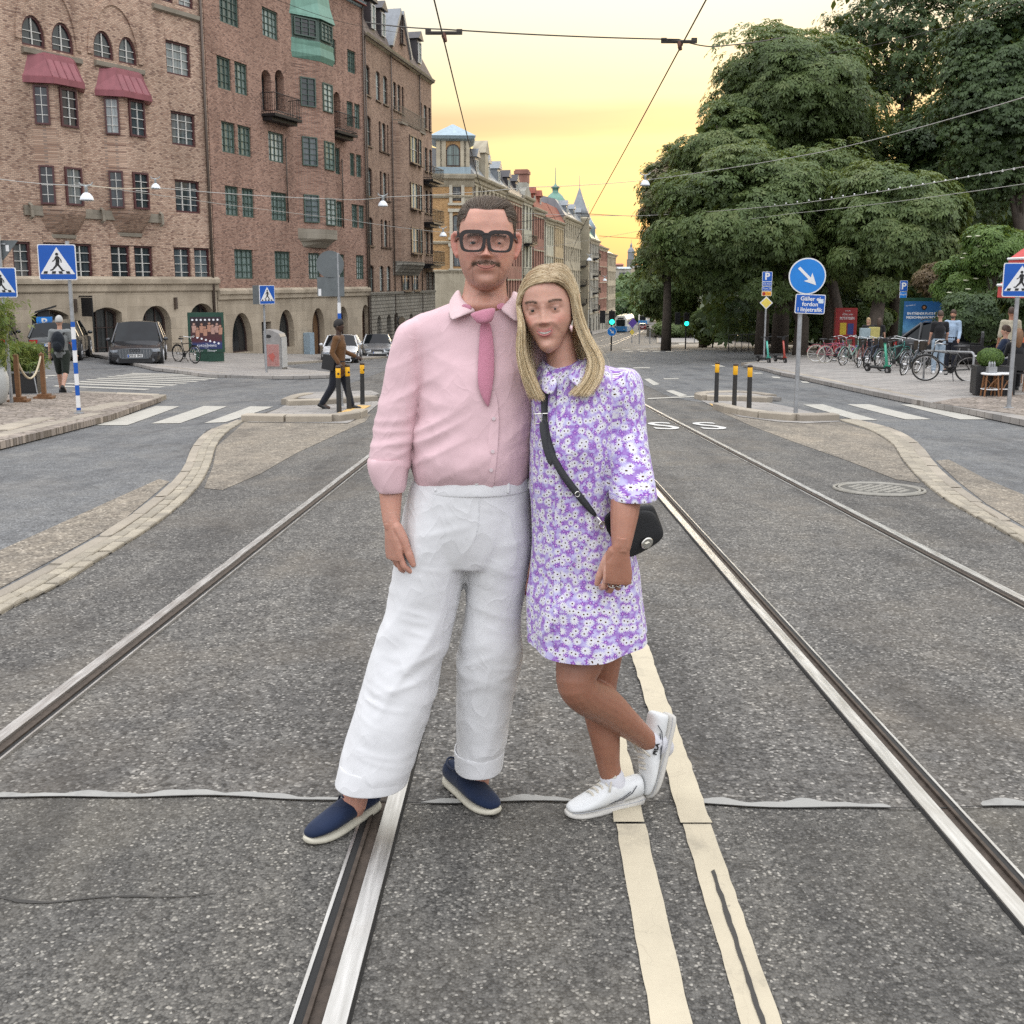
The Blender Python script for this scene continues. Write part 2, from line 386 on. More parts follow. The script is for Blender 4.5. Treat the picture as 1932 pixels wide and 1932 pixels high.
# ====== ground, road
def sheet(name,xs,ys,dz,m):
 X,Y=np.meshgrid(xs,ys);Z=g(X,Y)+dz
 n,k=len(ys),len(xs)
 V=np.stack([X,Y,Z],-1).reshape(-1,3)
 i=np.arange((n-1)*(k-1));r_,c_=i//(k-1),i%(k-1);a=r_*k+c_
 F=np.stack([a,a+1,a+k+1,a+k],-1)
 me=bpy.data.meshes.new(name);me.from_pydata(V.tolist(),[],F.tolist());me.materials.append(m)
 return link(name,me)
ground=kind(sheet('ground',np.concatenate([np.linspace(-2500,-70,8),np.linspace(-60,110,12),np.linspace(130,2500,8)]),np.concatenate([np.linspace(-60,420,60),np.linspace(450,3000,20)]),-.9,
mat('earth',(.13,.12,.10),.9,0,.2,.5)),'structure')
road=kind(sheet('road',np.arange(-60,100.1,2.0),np.concatenate([np.arange(-8,60,1.0),np.arange(60,420,4.0)]),0.0,M_TRK),'structure')
def curve_x(Y):return.16*(math.log1p(math.exp(-(abs(Y-65))/9))*9+max(Y-65,0))
def road_part(o):o.parent=road;return o
# car lanes beside the tramway, smoother and bluish with wear
laneL=[(-60,300)]+[]
L_edge=gpoly([(0,1120),(117,1054),(234,988),(324,914),(352,878),(359,847),(390,812),(453,793)])
R_edge=gpoly([(1932,1003),(1861,960),(1802,915),(1755,870),(1736,839),(1685,808),(1603,790)])
_lp=[(-4.9,22.5),(-5.2,40),(-2.5,75),(2,100),(-30,100),(-30,24)]+[(-30,-7),(-2.0,-7),(-2.05,3.5)]+L_edge
road_part(drape('car_lane',_lp,.004,M_LANE,3))
_rp=[(2.75,-7),(24,-7),(24,60),(30,110),(14.5,110),(4.5,60),(3.9,24),(4.2,22.5)]+R_edge[::-1]+[(3.0,4.0)]
road_part(drape('car_lane',_rp,.004,M_LANE,3))
# dusty areas beside the sett strips and in front of the islands
road_part(drape('dusty_patch',gpoly([(409,843),(461,797),(655,799),(700,781),(690,795),(640,818),(560,855),(490,895),(420,925),(385,922),(402,880)]),.004,M_SAND,1))
road_part(drape('dusty_patch',gpoly([(1330,764),(1396,786),(1466,796),(1583,796),(1646,815),(1686,840),(1702,871),(1738,912),(1690,905),(1600,870),(1500,835),(1420,805)]),.004,M_SAND,1))
dust_=gpoly([(0,1112),(110,1052),(230,985),(320,910),(300,905),(200,950),(90,1000),(0,1040)])
road_part(drape('dusty_patch',dust_,.008,M_SAND,1))
dust_=gpoly([(1932,995),(1861,952),(1808,910),(1765,870),(1790,868),(1860,905),(1932,935)])
road_part(drape('dusty_patch',dust_,.008,M_SAND,1))
# newer fine asphalt in the foreground, with the ragged joint and its grey filler
def seam_y(x):return 2.83-.028*(x+1.6)+.012*math.sin(x*5.1)+.006*math.sin(x*13+1)
xs_=np.linspace(-3.2,3.4,60)
_poly=[(x,seam_y(x)) for x in xs_]+[(3.4,-6),(-3.2,-6)]
road_part(drape('fine_asphalt_patch',_poly,.004,M_FINE,1))
M_FILL=m_paint('grey_joint_filler',(.36,.355,.335),1.0,False)
def filler(x0,x1,w):
 xs=np.linspace(x0,x1,40);rnd=random.Random(int(x0*100))
 up=[(x,seam_y(x)+w*(.25+.75*abs(math.sin((x-x0)/(x1-x0)*math.pi))**.5)*(.75+.2*math.sin(x*23)+.12*math.sin(x*51)+.06*rnd.random())) for x in xs]
 dn=[(x,seam_y(x)+.002+.004*rnd.random()) for x in xs]
 road_part(drape('joint_filler',dn+up[::-1],.0075,M_FILL,5))
filler(-1.75,-.46,.050);filler(-.28,.22,.048);filler(.52,1.14,.062);filler(1.42,1.9,.08)
M_CRK=mat('joint_crack',(.02,.019,.018),.9)
xs_=np.linspace(-3,3,90)
road_part(drape('joint_crack',[(x,seam_y(x)-.001-.004*random.random()) for x in xs_]+[(x,seam_y(x)+.003) for x in xs_[::-1]],.0095,M_CRK,5))
xs_=np.linspace(-2.2,-.75,40)
_cy=lambda x:2.28+.02*math.sin(x*7)+.012*math.sin(x*17)
road_part(drape('joint_crack',[(x,_cy(x)-.004*random.random()) for x in xs_]+[(x,_cy(x)+.008*random.random()+.002) for x in xs_[::-1]],.0065,mat('crack_shade',(.05,.047,.043),.9),5))
# ------ double centre line
def wobble_strip(name,x0f,w,y0,y1,m,dz,step=.05,amp=.0022,seed=1):
 rnd=random.Random(seed);ys=np.arange(y0,y1,step)
 l=[(x0f(y)-w/2+amp*(rnd.random()-.5)*2,y) for y in ys];r_=[(x0f(y)+w/2+amp*(rnd.random()-.5)*2,y) for y in ys]
 return road_part(drape(name,l+r_[::-1],dz,m,4))
a_,b_=gp(1193,1575),gp(1266,1932);a2_,b2_=gp(1319,1575),gp(1435,1932)
fL=lambda y:a_.x+(b_.x-a_.x)*(y-a_.y)/(b_.y-a_.y)
fR=lambda y:a2_.x+(b2_.x-a2_.x)*(y-a2_.y)/(b2_.y-a2_.y)
wobble_strip('centre_line',lambda y:fL(y),.084,.8,2.66,M_LINE,.0085,seed=1)
wobble_strip('centre_line',lambda y:fR(y),.082,.8,2.66,M_LINE,.0085,seed=2)
wobble_strip('centre_line',lambda y:fL(y)-.003,.088,2.655,4.9,M_LINE,.0125,amp=.0035,seed=3)
wobble_strip('centre_line',lambda y:fR(y),.088,2.65,4.9,M_LINE,.0125,amp=.0035,seed=4)
_sx=lambda y:fR(y)-.006
road_part(drape('line_split',[(_sx(y)+.004*random.random(),y) for y in np.arange(.8,2.4,.03)]+[(_sx(y)+.012+.004*random.random(),y) for y in np.arange(2.4,.8,-.03)],.0105,mat('crack_shade',(.05,.047,.043),.9),5))
# distant lane markings
def mark(pts,dz=.012,m=None):road_part(drape('road_marking',gpoly(pts,dz),dz,m or M_ZEB,3))
for pts in ([(1256,737),(1270,736),(1298,746),(1282,748)],[(1215,715),(1225,714),(1245,725),(1233,727)],[(1222,751),(1330,746),(1330,748),(1222,753)],[(1195,693),(1226,692.5),(1226,694.5),(1195,695)],
[(1252,714),(1280,713.5),(1281,715),(1252,715.5)],[(1340,689),(1360,689),(1370,692),(1350,692)],[(1270,637),(1283,637),(1305,654),(1290,654)],[(1335,640),(1350,640),(1360,650),(1347,650)],
[(1420,703),(1436,703),(1440,705),(1424,705)],[(1455,710),(1470,711),(1474,714),(1459,713)],[(1510,719),(1524,720),(1528,723),(1514,722)]):mark(pts)
for u0 in (1180,1208,1232,1256):
 mark([(u0,662.5),(u0+14,662.5),(u0+14,664),(u0,664)]);mark([(u0-6,658.5),(u0+8,658.5),(u0+8,659.6),(u0-6,659.6)])
 # two painted letters S between the rails
M_S=m_paint('white_letter_paint',(.66,.65,.62),.5,False)
for u,v in ((1252,805),(1339,805)):
 p=gp(u,v);o=text('S',1.9,M_S,road,(p.x,p.y,g(p.x,p.y)+.012),(math.atan(-.06),0,0),name='painted_letter',bold=.012);o.scale=(.55,1.0,1)
 # zebra stripes: near ones in line with the islands, far ones across the side street
def crop(x,y,ox):return ox+x/2.56,679.2+y/2.56
for q in ([(465,318),(615,318),(868,226),(755,224)],[(730,310),(870,308),(1098,226),(985,224)],[(985,308),(1090,303),(1320,228),(1210,226)]):
 o=drape('crossing_stripe',gpoly([crop(x,y,0) for x,y in q]),.012,M_ZEB,3);road_part(o)
for q in ([(865,218),(960,216),(1225,293),(1120,293)],[(1075,216),(1185,216),(1485,290),(1360,290)],[(1335,217),(1440,216),(1755,290),(1625,290)]):
 o=drape('crossing_stripe',gpoly([crop(x,y,1177.4) for x,y in q]),.012,M_ZEB,3);road_part(o)
lf=[(262,127),(320,115),(385,106),(420,97),(470,90),(520,83),(560,77),(600,71),(630,66)];rt=[(860,150),(925,138),(975,128),(1018,118),(1056,109),(1094,101),(1130,93),(1165,85),(1195,78.5)]
for (a,b),(c,d) in zip(lf,rt):
 t_=2.6 if b>100 else 1.9
 o=drape('crossing_stripe',gpoly([crop(a+10,b-t_,0),crop(a-10,b+t_,0),crop(c-12,d+t_,0),crop(c+12,d-t_,0)]),.012,M_ZEB,3);road_part(o)
for q in ([(170,88),(225,84),(235,90),(175,93)],[(205,78),(262,74),(280,78),(215,82)]):
 road_part(drape('crossing_stripe',gpoly([crop(x,y,0) for x,y in q]),.012,M_ZEB,3))
 # ------ rails
def rail(xf,side,label,y1=235):
 """grooved rail; side = +1 puts the running head to larger x"""
 t=thing('tram_rail',label,'rail',group='grooved tram rails set in the asphalt')
 ys=list(np.arange(-3,12,1.0))+list(np.arange(12,60,3.0))+list(np.arange(60,y1,5.0))
 def strip(name,x0,x1,z0,z1,m):
  mb=MB();rings=[]
  for y in ys:
   zz=g(xf(y),y);X=xf(y)
   a,b=X+side*x0,X+side*x1
   rings.append([(a,y,zz-.01),(a,y,zz+z0),(b,y,zz+z1),(b,y,zz-.01)])
  mb.loft(rings,cap=True,closed=True);mb.build(name,m,t)
 strip('running_head',0.0,.050,.018,.019,M_STEEL)
 strip('head_edge',.0505,.056,.013,.006,M_RUB)
 strip('groove',-.030,-.0005,.006,.007,M_RUST)
 strip('guard_lip',-.041,-.0305,.015,.016,M_RUST)
 strip('rubber_seal',-.060,-.0415,.009,.009,M_RUB)
 strip('keeper_strip',-.069,-.0605,.0125,.0125,M_STEEL)
 return t
rail(lambda y:-1.80+.007*y+curve_x(y),-1,'far outer rail of the tram track on the side of the brick houses')
rail(lambda y:-.405+.009*y+curve_x(y),1,'tram rail running under the man in white trousers')
rail(lambda y:1.235+.014*y+curve_x(y),-1,'tram rail just beyond the double cream line, beside the black handbag')
rail(lambda y:2.695+.008*y+curve_x(y),1,'outermost tram rail on the park side beside the manhole cover')
# ------ sett strips, kerbs, islands, pavements
def sett_mesh(i,m):
 rnd=random.Random(i);mb=MB();j=lambda a:a*(1+.12*(rnd.random()-.5))
 b=[(-.5,-.5),(.5,-.5),(.5,.5),(-.5,.5)]
 lo=[(x*j(1),y*j(1),-1) for x,y in b];md=[(x*j(.97),y*j(.97),.6) for x,y in b];tp=[(x*j(.82),y*j(.8),1+.12*(rnd.random()-.5)) for x,y in b]
 mb.loft([lo,md,tp]);me=mb.mesh('sett',m);return me
SETTS=[sett_mesh(i,M_SETT) for i in range(7)];KERBS=[sett_mesh(40+i,M_KERB) for i in range(5)]
def kerb_mesh(i):
 rnd=random.Random(i);mb=MB();e=.04
 prof=[(-.5,-1),(-.5,.86),(-.44,1.0),(.44,1.0+.03*rnd.random()),(.5,.9),(.5,-1)]
 mb.loft([[(s,y,z) for y,z in prof] for s in (-.495,-.25,.25,.495)]);return mb.mesh('kerb_stone',M_KERB)
KERBM=[kerb_mesh(i) for i in range(5)]
def place(name,me,parent,p,d,size,roll=0):
 """piece with local x along direction d, sized (length, width, half height)"""
 d=Vector(d).normalized();s=Vector((-d.y,d.x,0)).normalized();n=d.cross(s).normalized()
 M=Matrix((d,s,n)).transposed().to_4x4();M=Matrix.Translation(p)@M@Matrix.Diagonal((*size,1))
 o=link(name,me,parent);o.matrix_basis=M;return o
def path3(pts,step,dz=0):
 q=resample([Vector((p[0],p[1],0)) for p in pts],step);return [Vector((p.x,p.y,g(p.x,p.y)+dz)) for p in q]
def kerb(parent,pts,w=.26,h=.12,L=1.0,off=0.0,sm=1):
 q=path3(smooth_poly([Vector((p[0],p[1],0)) for p in pts],sm),L)
 for i,(a,b) in enumerate(zip(q,q[1:])):
  d=b-a;s=Vector((-d.y,d.x,0)).normalized();c=(a+b)/2+s*off
  place('kerb_stone',KERBM[i%5],parent,c+Vector((0,0,h/2-.04)),d,(d.length*.992,w,h/2+.04))
def strip_of_setts(left_px,right_px,label,ext0):
 t=kind(link('sett_strip',None),'structure')
 A=smooth_poly([Vector((*p,0)) for p in ext0[:1]+gpoly(left_px)],2);B=smooth_poly([Vector((*p,0)) for p in ext0[1:]+gpoly(right_px)],2)
 N=90;A=resample(A,sum((a-b).length for a,b in zip(A,A[1:]))/N);B=resample(B,sum((a-b).length for a,b in zip(B,B[1:]))/N)
 n=min(len(A),len(B));rnd=random.Random(3)
 bed=MB();bed.loft([[Vector((p.x,p.y,g(p.x,p.y)+.011)) for p in (A[i],B[i])] for i in range(n)],cap=False,closed=False)
 kind(bed.build('sett_joint_sand',mat('joint_sand',(.15,.13,.10),.95,0,.25,12)),'structure').parent=t
 for i in range(n-1):
  for k in range(3):
   f0,f1=((.0,.36),(.36,.68),(.68,1.0))[k]
   if k==0 and i%6:continue
   i2=min(i+(6 if k==0 else 1),n-1)
   c0=(A[i].lerp(B[i],(f0+f1)/2)+A[i2].lerp(B[i2],(f0+f1)/2))/2
   d=A[i2].lerp(B[i2],.5)-A[i].lerp(B[i],.5);wid=((A[i]-B[i]).length+(A[i2]-B[i2]).length)/2*(f1-f0)
   d=Vector((d.x,d.y,g(A[i2].x,A[i2].y)-g(A[i].x,A[i].y)))
   if k:c0+=d.normalized()*rnd.uniform(-.02,.02)+d.normalized()*(.5*d.length if k==2 else 0)
   me=(SETTS if k else KERBS)[rnd.randrange(5)]
   place('sett' if k else 'edge_stone',me,t,Vector((c0.x,c0.y,g(c0.x,c0.y)+.008+rnd.uniform(-.003,.005))),d,(d.length*(.93 if k else.985),wid*.94,.014))
 return t
strip_of_setts([(0,1120),(117,1054),(234,988),(324,914),(352,878),(359,847),(390,812),(453,793)],
[(0,1156),(105,1113),(187,1058),(273,1007),(336,960),(375,921),(398,878),(406,843),(426,816),(461,794)],'',[(-2.80,4.2),(-2.50,4.2)])
strip_of_setts([(1932,1003),(1861,960),(1802,915),(1755,870),(1736,839),(1685,808),(1603,790)],
[(1932,1025),(1802,957),(1744,914),(1705,871),(1689,839),(1646,812),(1584,793)],'',[(3.42,4.9),(3.2,4.9)])
def island(name,outline,kerbs,pad,dz=.10):
 o=kind(drape(name,gpoly(outline,.05),.012,M_FLAG,1.5),'structure')
 for k in kerbs:kerb(o,gpoly(k,0),.24,.13,.8)
 if pad:drape('tactile_slab',gpoly(pad,.02),.020,M_YPAD,3,parent=o)
 return o
island('traffic_island_brick_side',[(466,792),(656,794),(690,778),(716,757),(700,745),(580,747),(541,760)],
[[(461,795),(560,797),(656,796),(692,779)],[(541,766),(600,765),(715,756)],[(541,764),(560,754),(590,750)]],[(633,780),(668,781),(700,765),(676,764)])
drape('island_half',gpoly([(545,758),(580,747),(700,744),(716,750),(700,756),(600,760)]),.10,M_FLAG,2,.08,parent=bpy.data.objects['traffic_island_brick_side'])
island('traffic_island_park_side',[(1322,752),(1355,768),(1396,782),(1466,791),(1521,794),(1588,791),(1560,780),(1480,762),(1412,749),(1342,749)],
[[(1355,772),(1396,783),(1466,793),(1521,796),(1592,793)],[(1319,752),(1330,756),(1345,757),(1412,757),(1478,762)],[(1319,751),(1341,747),(1412,747),(1478,758)]],[(1338,761),(1353,772),(1412,778),(1396,769)])
drape('island_half',gpoly([(1330,751),(1345,748),(1412,748),(1474,758),(1412,755),(1345,755)]),.10,M_FLAG,2,.08,parent=bpy.data.objects['traffic_island_park_side'])
# pavement corner with planters (brick side, near)
PV=.12
pvL=kind(drape('pavement_corner',gpoly([(-330,905),(-60,848),(0,833),(129,802),(211,782),(262,764),(305,749),(290,746),(203,742),(120,741),(78,745),(0,743),(-330,760)],PV),PV,M_COB,1.5,.1),'structure')
kerb(pvL,gpoly([(-330,912),(-60,851),(0,837),(129,805),(211,785)]),.3,PV,1.0)
kerb(pvL,gpoly([(262,769),(309,751)]),.3,PV,.9);kerb(pvL,gpoly([(300,748),(203,744),(130,742)]),.3,.05,1.0)
kerb(pvL,gpoly([(-10,812),(60,793),(120,780)],.13),.35,.135,1.2);kerb(pvL,gpoly([(150,783),(215,770),(262,758)],.05),.5,.128,1.3)
# pavement along the brick houses
A0,A1,A2,A3=Vector((-14.87-.5075*17,50-.8616*17)),Vector((-14.87,50)),Vector((-9.4,65.03)),Vector((-6.31,80.3))
pvB=kind(drape('pavement_by_houses',gpoly([(293,694),(330,698),(390,706),(465,709),(560,709.5),(617,708),(648,704),(600,694),(560,685)],PV)+[(-9.2,52),(-6.6,65),(-4.4,79),(2.0,108),(24,230),(22.0,230),(-1,112),(-6.2,81),(-9.3,65.1),(-14.8,50.1),(-18,44.5),(-15.2,40)],PV),'structure') if False else kind(drape('pavement_by_houses',gpoly([(293,694),(330,698),(390,706),(465,709),(560,709.5),(617,708),(648,704)],PV)+[(-10.6,43),(-9.6,50),(-6.8,63),(-3.8,79),(2.2,108),(24,230),(20.5,230),(-1,112),(-6.0,82),(-9.2,65.2),(-14.7,50.2),(-19,43)],PV,M_FLAG,3,.1),'structure')
kerb(pvB,gpoly([(293,696),(330,700),(390,708),(465,711),(560,711),(617,710),(650,705)]),.28,PV,1.0)
kerb(pvB,[(-10.6,43),(-9.6,50),(-6.8,63),(-3.8,79),(2.2,108)],.28,PV,1.4,sm=1)
# pavement on the park side
pvR=kind(drape('pavement_park_side',gpoly([(1403,688),(1440,694),(1474,703),(1502,708),(1568,722),(1646,738),(1759,760),(1830,772),(1932,792),(2300,868)],PV)+[(26,12),(26,52),(14.5,52)],PV,M_FLAG,2,.1),'structure')
kerb(pvR,gpoly([(1453,699),(1502,710),(1568,724),(1646,740),(1759,763)]),.32,PV,1.1,sm=1)
kerb(pvR,gpoly([(1829,775),(1932,795),(2300,872)]),.32,PV,1.1);kerb(pvR,gpoly([(1403,690),(1440,687),(1474,685.5)]),.3,PV,1.1)
drape('cobbled_ramp',gpoly([(1759,760),(1800,752),(1932,745),(2100,760),(1932,784),(1830,770)],PV),PV+.006,M_COB,2,parent=pvR)
pvF=kind(drape('pavement_corner_far',[(13.2,86),(16,82),(18.5,70),(17,55),(15,53),(40,53),(60,80),(60,128),(26,128),(19,112),(14.5,92)],.10,mat('dusty_pavement',(.25,.215,.175),.9,0,.2,.7,.3,50),3,.1),'structure')
kerb(pvF,[(17,55),(18.5,70),(16,82),(13.2,86),(14.5,92),(19,112)],.3,.12,1.5)
pvP=kind(drape('pavement_along_park',[(18.3,124),(30,124),(33,140),(40,150),(60,300),(48,300),(28,190)],.12,M_FLAG,4,.1),'structure')
kerb(pvP,[(18.3,124),(28,190),(48,300)],.3,.13,2.0);kerb(pvP,[(30,124),(18.3,124)],.3,.13,2.0)
# manhole cover
p=gp(1658,924);mh=thing('manhole_cover','round cast iron manhole cover in the asphalt beside the sett strip','manhole cover',(p.x,p.y,g(p.x,p.y)))
mh.rotation_euler=(math.atan(-.06),0,0)
M_IRON=mat('cast_iron',(.11,.105,.095),.6,.4,.25,20,.3,100);M_IRONL=mat('worn_iron_ring',(.30,.285,.25),.6,.3,.2,9)
mb=MB();mb.lathe([(.34,-.02),(.34,.010),(.33,.012)],40);mb.build('plate',M_IRON,mh)
mb=MB()
for r0 in (.36,.405):mb.tube([(r0*math.cos(t),r0*math.sin(t),.008) for t in np.linspace(0,2*math.pi,48)[:-1]],.014,6,closed=True)
mb.build('frame_ring',M_IRONL,mh)
mb=MB()
for i in range(-5,6):
 for k in range(-5,6):
  if i*i+k*k<26 and (i+k)%2==0:mb.box((i*.055,k*.055,.013),(.05,.05,.008),R(45),taper=.8)
mb.build('tread_studs',M_IRONL,mh)
# ====== building materials
def m_brick(name,c1,c2,dark,mortar,sc=1.0,bw=.25,rh=.077,ms=.012):
 t=NT(name);tc=t.add('ShaderNodeTexCoord');sp=t.add('ShaderNodeSeparateXYZ',{0:tc.outputs['Object']})
 v=t.add('ShaderNodeCombineXYZ',{0:t.math('ADD',sp.outputs[0],sp.outputs[1]),1:sp.outputs[2],2:0.0}).outputs[0]
 br=t.add('ShaderNodeTexBrick',{'Vector':v,'Color1':(0,0,0,1),'Color2':(1,1,1,1),'Mortar':(.5,.5,.5,1),'Scale':sc,'Mortar Size':ms,'Mortar Smooth':.1,'Bias':0.0,'Brick Width':bw,'Row Height':rh})
 cell=t.add('ShaderNodeSeparateColor',{0:br.outputs[0]}).outputs[0]
 c=t.ramp(cell,[(.0,dark),(.22,c1),(.6,c2),(1,tuple(min(1,x*1.15) for x in c2))])
 c=t.mix(br.outputs['Fac'],c,mortar)
 n=t.noise(v,.35,5,.6)
 c=t.mix(1.0,c,t.ramp(n,[(.25,(.72,.70,.69)),(.75,(1.15,1.13,1.12))]),'MULTIPLY')
 streak=t.noise(t.add('ShaderNodeMapping',{0:v,'Scale':(2.2,.12,1)}).outputs[0],1.0,4)
 c=t.mix(.6,c,t.ramp(streak,[(.3,(.75,.73,.72)),(.6,(1.05,1.05,1.05))]),'MULTIPLY')
 return t.fin(c,.85,0,t.bump(t.math('SUBTRACT',1.0,br.outputs['Fac']),.5,.01),.25)
B_TAN=m_brick('tan_brick',(.44,.285,.205),(.58,.42,.315),(.22,.13,.10),(.33,.255,.21),1,.17,.07)
B_RED=m_brick('red_brick',(.33,.18,.13),(.45,.275,.205),(.19,.105,.08),(.29,.22,.185),1,.17,.07)
B_BRN=m_brick('brown_brick',(.30,.19,.135),(.41,.28,.205),(.19,.12,.09),(.28,.215,.175),1,.17,.07)
B_YEL=m_brick('yellow_brick',(.50,.29,.12),(.60,.37,.17),(.36,.20,.09),(.42,.30,.17))
def m_ashlar(name,col,bw=1.1,rh=.55,joint=.75,ms=.008,bump=.25):
 t=NT(name);tc=t.add('ShaderNodeTexCoord');sp=t.add('ShaderNodeSeparateXYZ',{0:tc.outputs['Object']})
 v=t.add('ShaderNodeCombineXYZ',{0:t.math('ADD',sp.outputs[0],sp.outputs[1]),1:sp.outputs[2],2:0.0}).outputs[0]
 br=t.add('ShaderNodeTexBrick',{'Vector':v,'Color1':tuple(x*.9 for x in col)+(1,),'Color2':tuple(min(1,x*1.1) for x in col)+(1,),'Mortar':tuple(x*joint for x in col)+(1,),'Scale':1.0,'Mortar Size':ms,'Brick Width':bw,'Row Height':rh})
 c=t.mix(1.0,br.outputs[0],t.ramp(t.noise(v,.7,6,.65),[(.28,(.74,.72,.70)),(.72,(1.1,1.1,1.1))]),'MULTIPLY')
 c=t.mix(.5,c,t.ramp(t.noise(t.add('ShaderNodeMapping',{0:v,'Scale':(2.5,.15,1)}).outputs[0],1,4),[(.3,(.72,.70,.67)),(.6,(1.05,1.05,1.05))]),'MULTIPLY')
 return t.fin(c,.85,0,t.bump(t.noise(v,22,4),bump,.01),.25)
S_BASE=m_ashlar('sandstone_base',(.44,.375,.29));S_TRIM=m_ashlar('stone_trim',(.30,.27,.22),2.0,.4)
S_RUB=m_ashlar('rough_grey_stone',(.30,.285,.25),.55,.24,.35,.03,.9)
P_CREAM=m_ashlar('cream_stucco',(.50,.45,.345),3,1.2,.85);P_WHITE=m_ashlar('pale_stucco',(.55,.54,.44),3,1.2,.85)
P_PINK=m_ashlar('dusty_red_stucco',(.36,.19,.15),3,1.0,.85);P_YEL=m_ashlar('ochre_stucco',(.55,.44,.28),3,1.0,.85);P_GREY=m_ashlar('grey_stucco',(.42,.41,.36),3,1.0,.85)
def m_metal_roof(name,col,seam=.55):
 t=NT(name);v=t.co()
 n=t.noise(v,1.6,5,.6);st=t.noise(t.co((3,3,.25)),1.5,4)
 c=t.mix(.7,t.ramp(n,[(.3,tuple(x*.75 for x in col)),(.7,tuple(min(1,x*1.2) for x in col))]),t.ramp(st,[(.35,tuple(x*.7 for x in col)),(.7,col)]))
 return t.fin(c,.45,.25,t.bump(t.noise(v,8,3),.15,.01),.4)
R_MAR=m_metal_roof('maroon_sheet_metal',(.30,.105,.12));R_COP=m_metal_roof('verdigris_copper',(.18,.34,.27));R_GRY=m_metal_roof('grey_sheet_metal',(.27,.29,.31))
R_BLUE=m_metal_roof('pale_blue_sheet_metal',(.36,.46,.52));R_DRK=m_metal_roof('dark_slate',(.07,.065,.07))
def m_tiles(name,col):
 t=NT(name);v=t.co();w=t.add('ShaderNodeTexWave',{'Vector':v,'Scale':1.6,'Distortion':.6,'Detail':2.0},bands_direction='Z')
 n=t.noise(v,3,5)
 c=t.mix(1.0,t.ramp(n,[(.3,tuple(x*.7 for x in col)),(.7,tuple(x*1.2 for x in col))]),t.ramp(w.outputs[1],[(.0,(.6,.6,.6)),(.3,(1,1,1))]),'MULTIPLY')
 return t.fin(c,.75,0,t.bump(w.outputs[1],.5,.03),.3)
R_RED=m_tiles('red_tiles',(.30,.095,.065));R_BRN=m_tiles('brown_tiles',(.16,.125,.105))
W_MAR=mat('maroon_window_paint',(.085,.03,.03),.5);W_GRN=mat('green_window_paint',(.075,.115,.095),.5);W_DRK=mat('dark_brown_window_paint',(.055,.035,.03),.5)
W_WHT=mat('white_muntin_paint',(.62,.61,.57),.5);W_CRM=mat('cream_surround_paint',(.56,.52,.42),.7)
def m_pane(name,stops,rough=.05):
 t=NT(name);oi=t.add('ShaderNodeObjectInfo');v=t.co()
 wv=t.noise(t.co((9,9,.25)),1.0,3,.6)
 c=t.mix(1.0,t.ramp(oi.outputs['Random'],stops),t.ramp(wv,[(.35,(.55,.55,.55)),(.65,(1.25,1.25,1.25))]),'MULTIPLY')
 return t.fin(c,rough,0,t.bump(t.noise(v,.9,2),.12,.05),.75)
G_DRK=m_pane('dark_glass',[(0,(.02,.025,.03)),(.5,(.055,.07,.08)),(.8,(.13,.16,.17)),(1,(.34,.38,.38))])  # paler stops paint sky reflections and curtains into some panes
G_CUR=m_pane('curtained_glass',[(0,(.10,.14,.13)),(.4,(.20,.26,.24)),(.75,(.33,.40,.38)),(1,(.50,.55,.52))])
G_SHOP=m_pane('shop_glass',[(0,(.02,.022,.024)),(1,(.05,.055,.055))])
M_PIPE=mat('brown_downpipe',(.10,.075,.06),.5,.3);M_BLK=mat('black_ironwork',(.018,.018,.02),.5,.3)
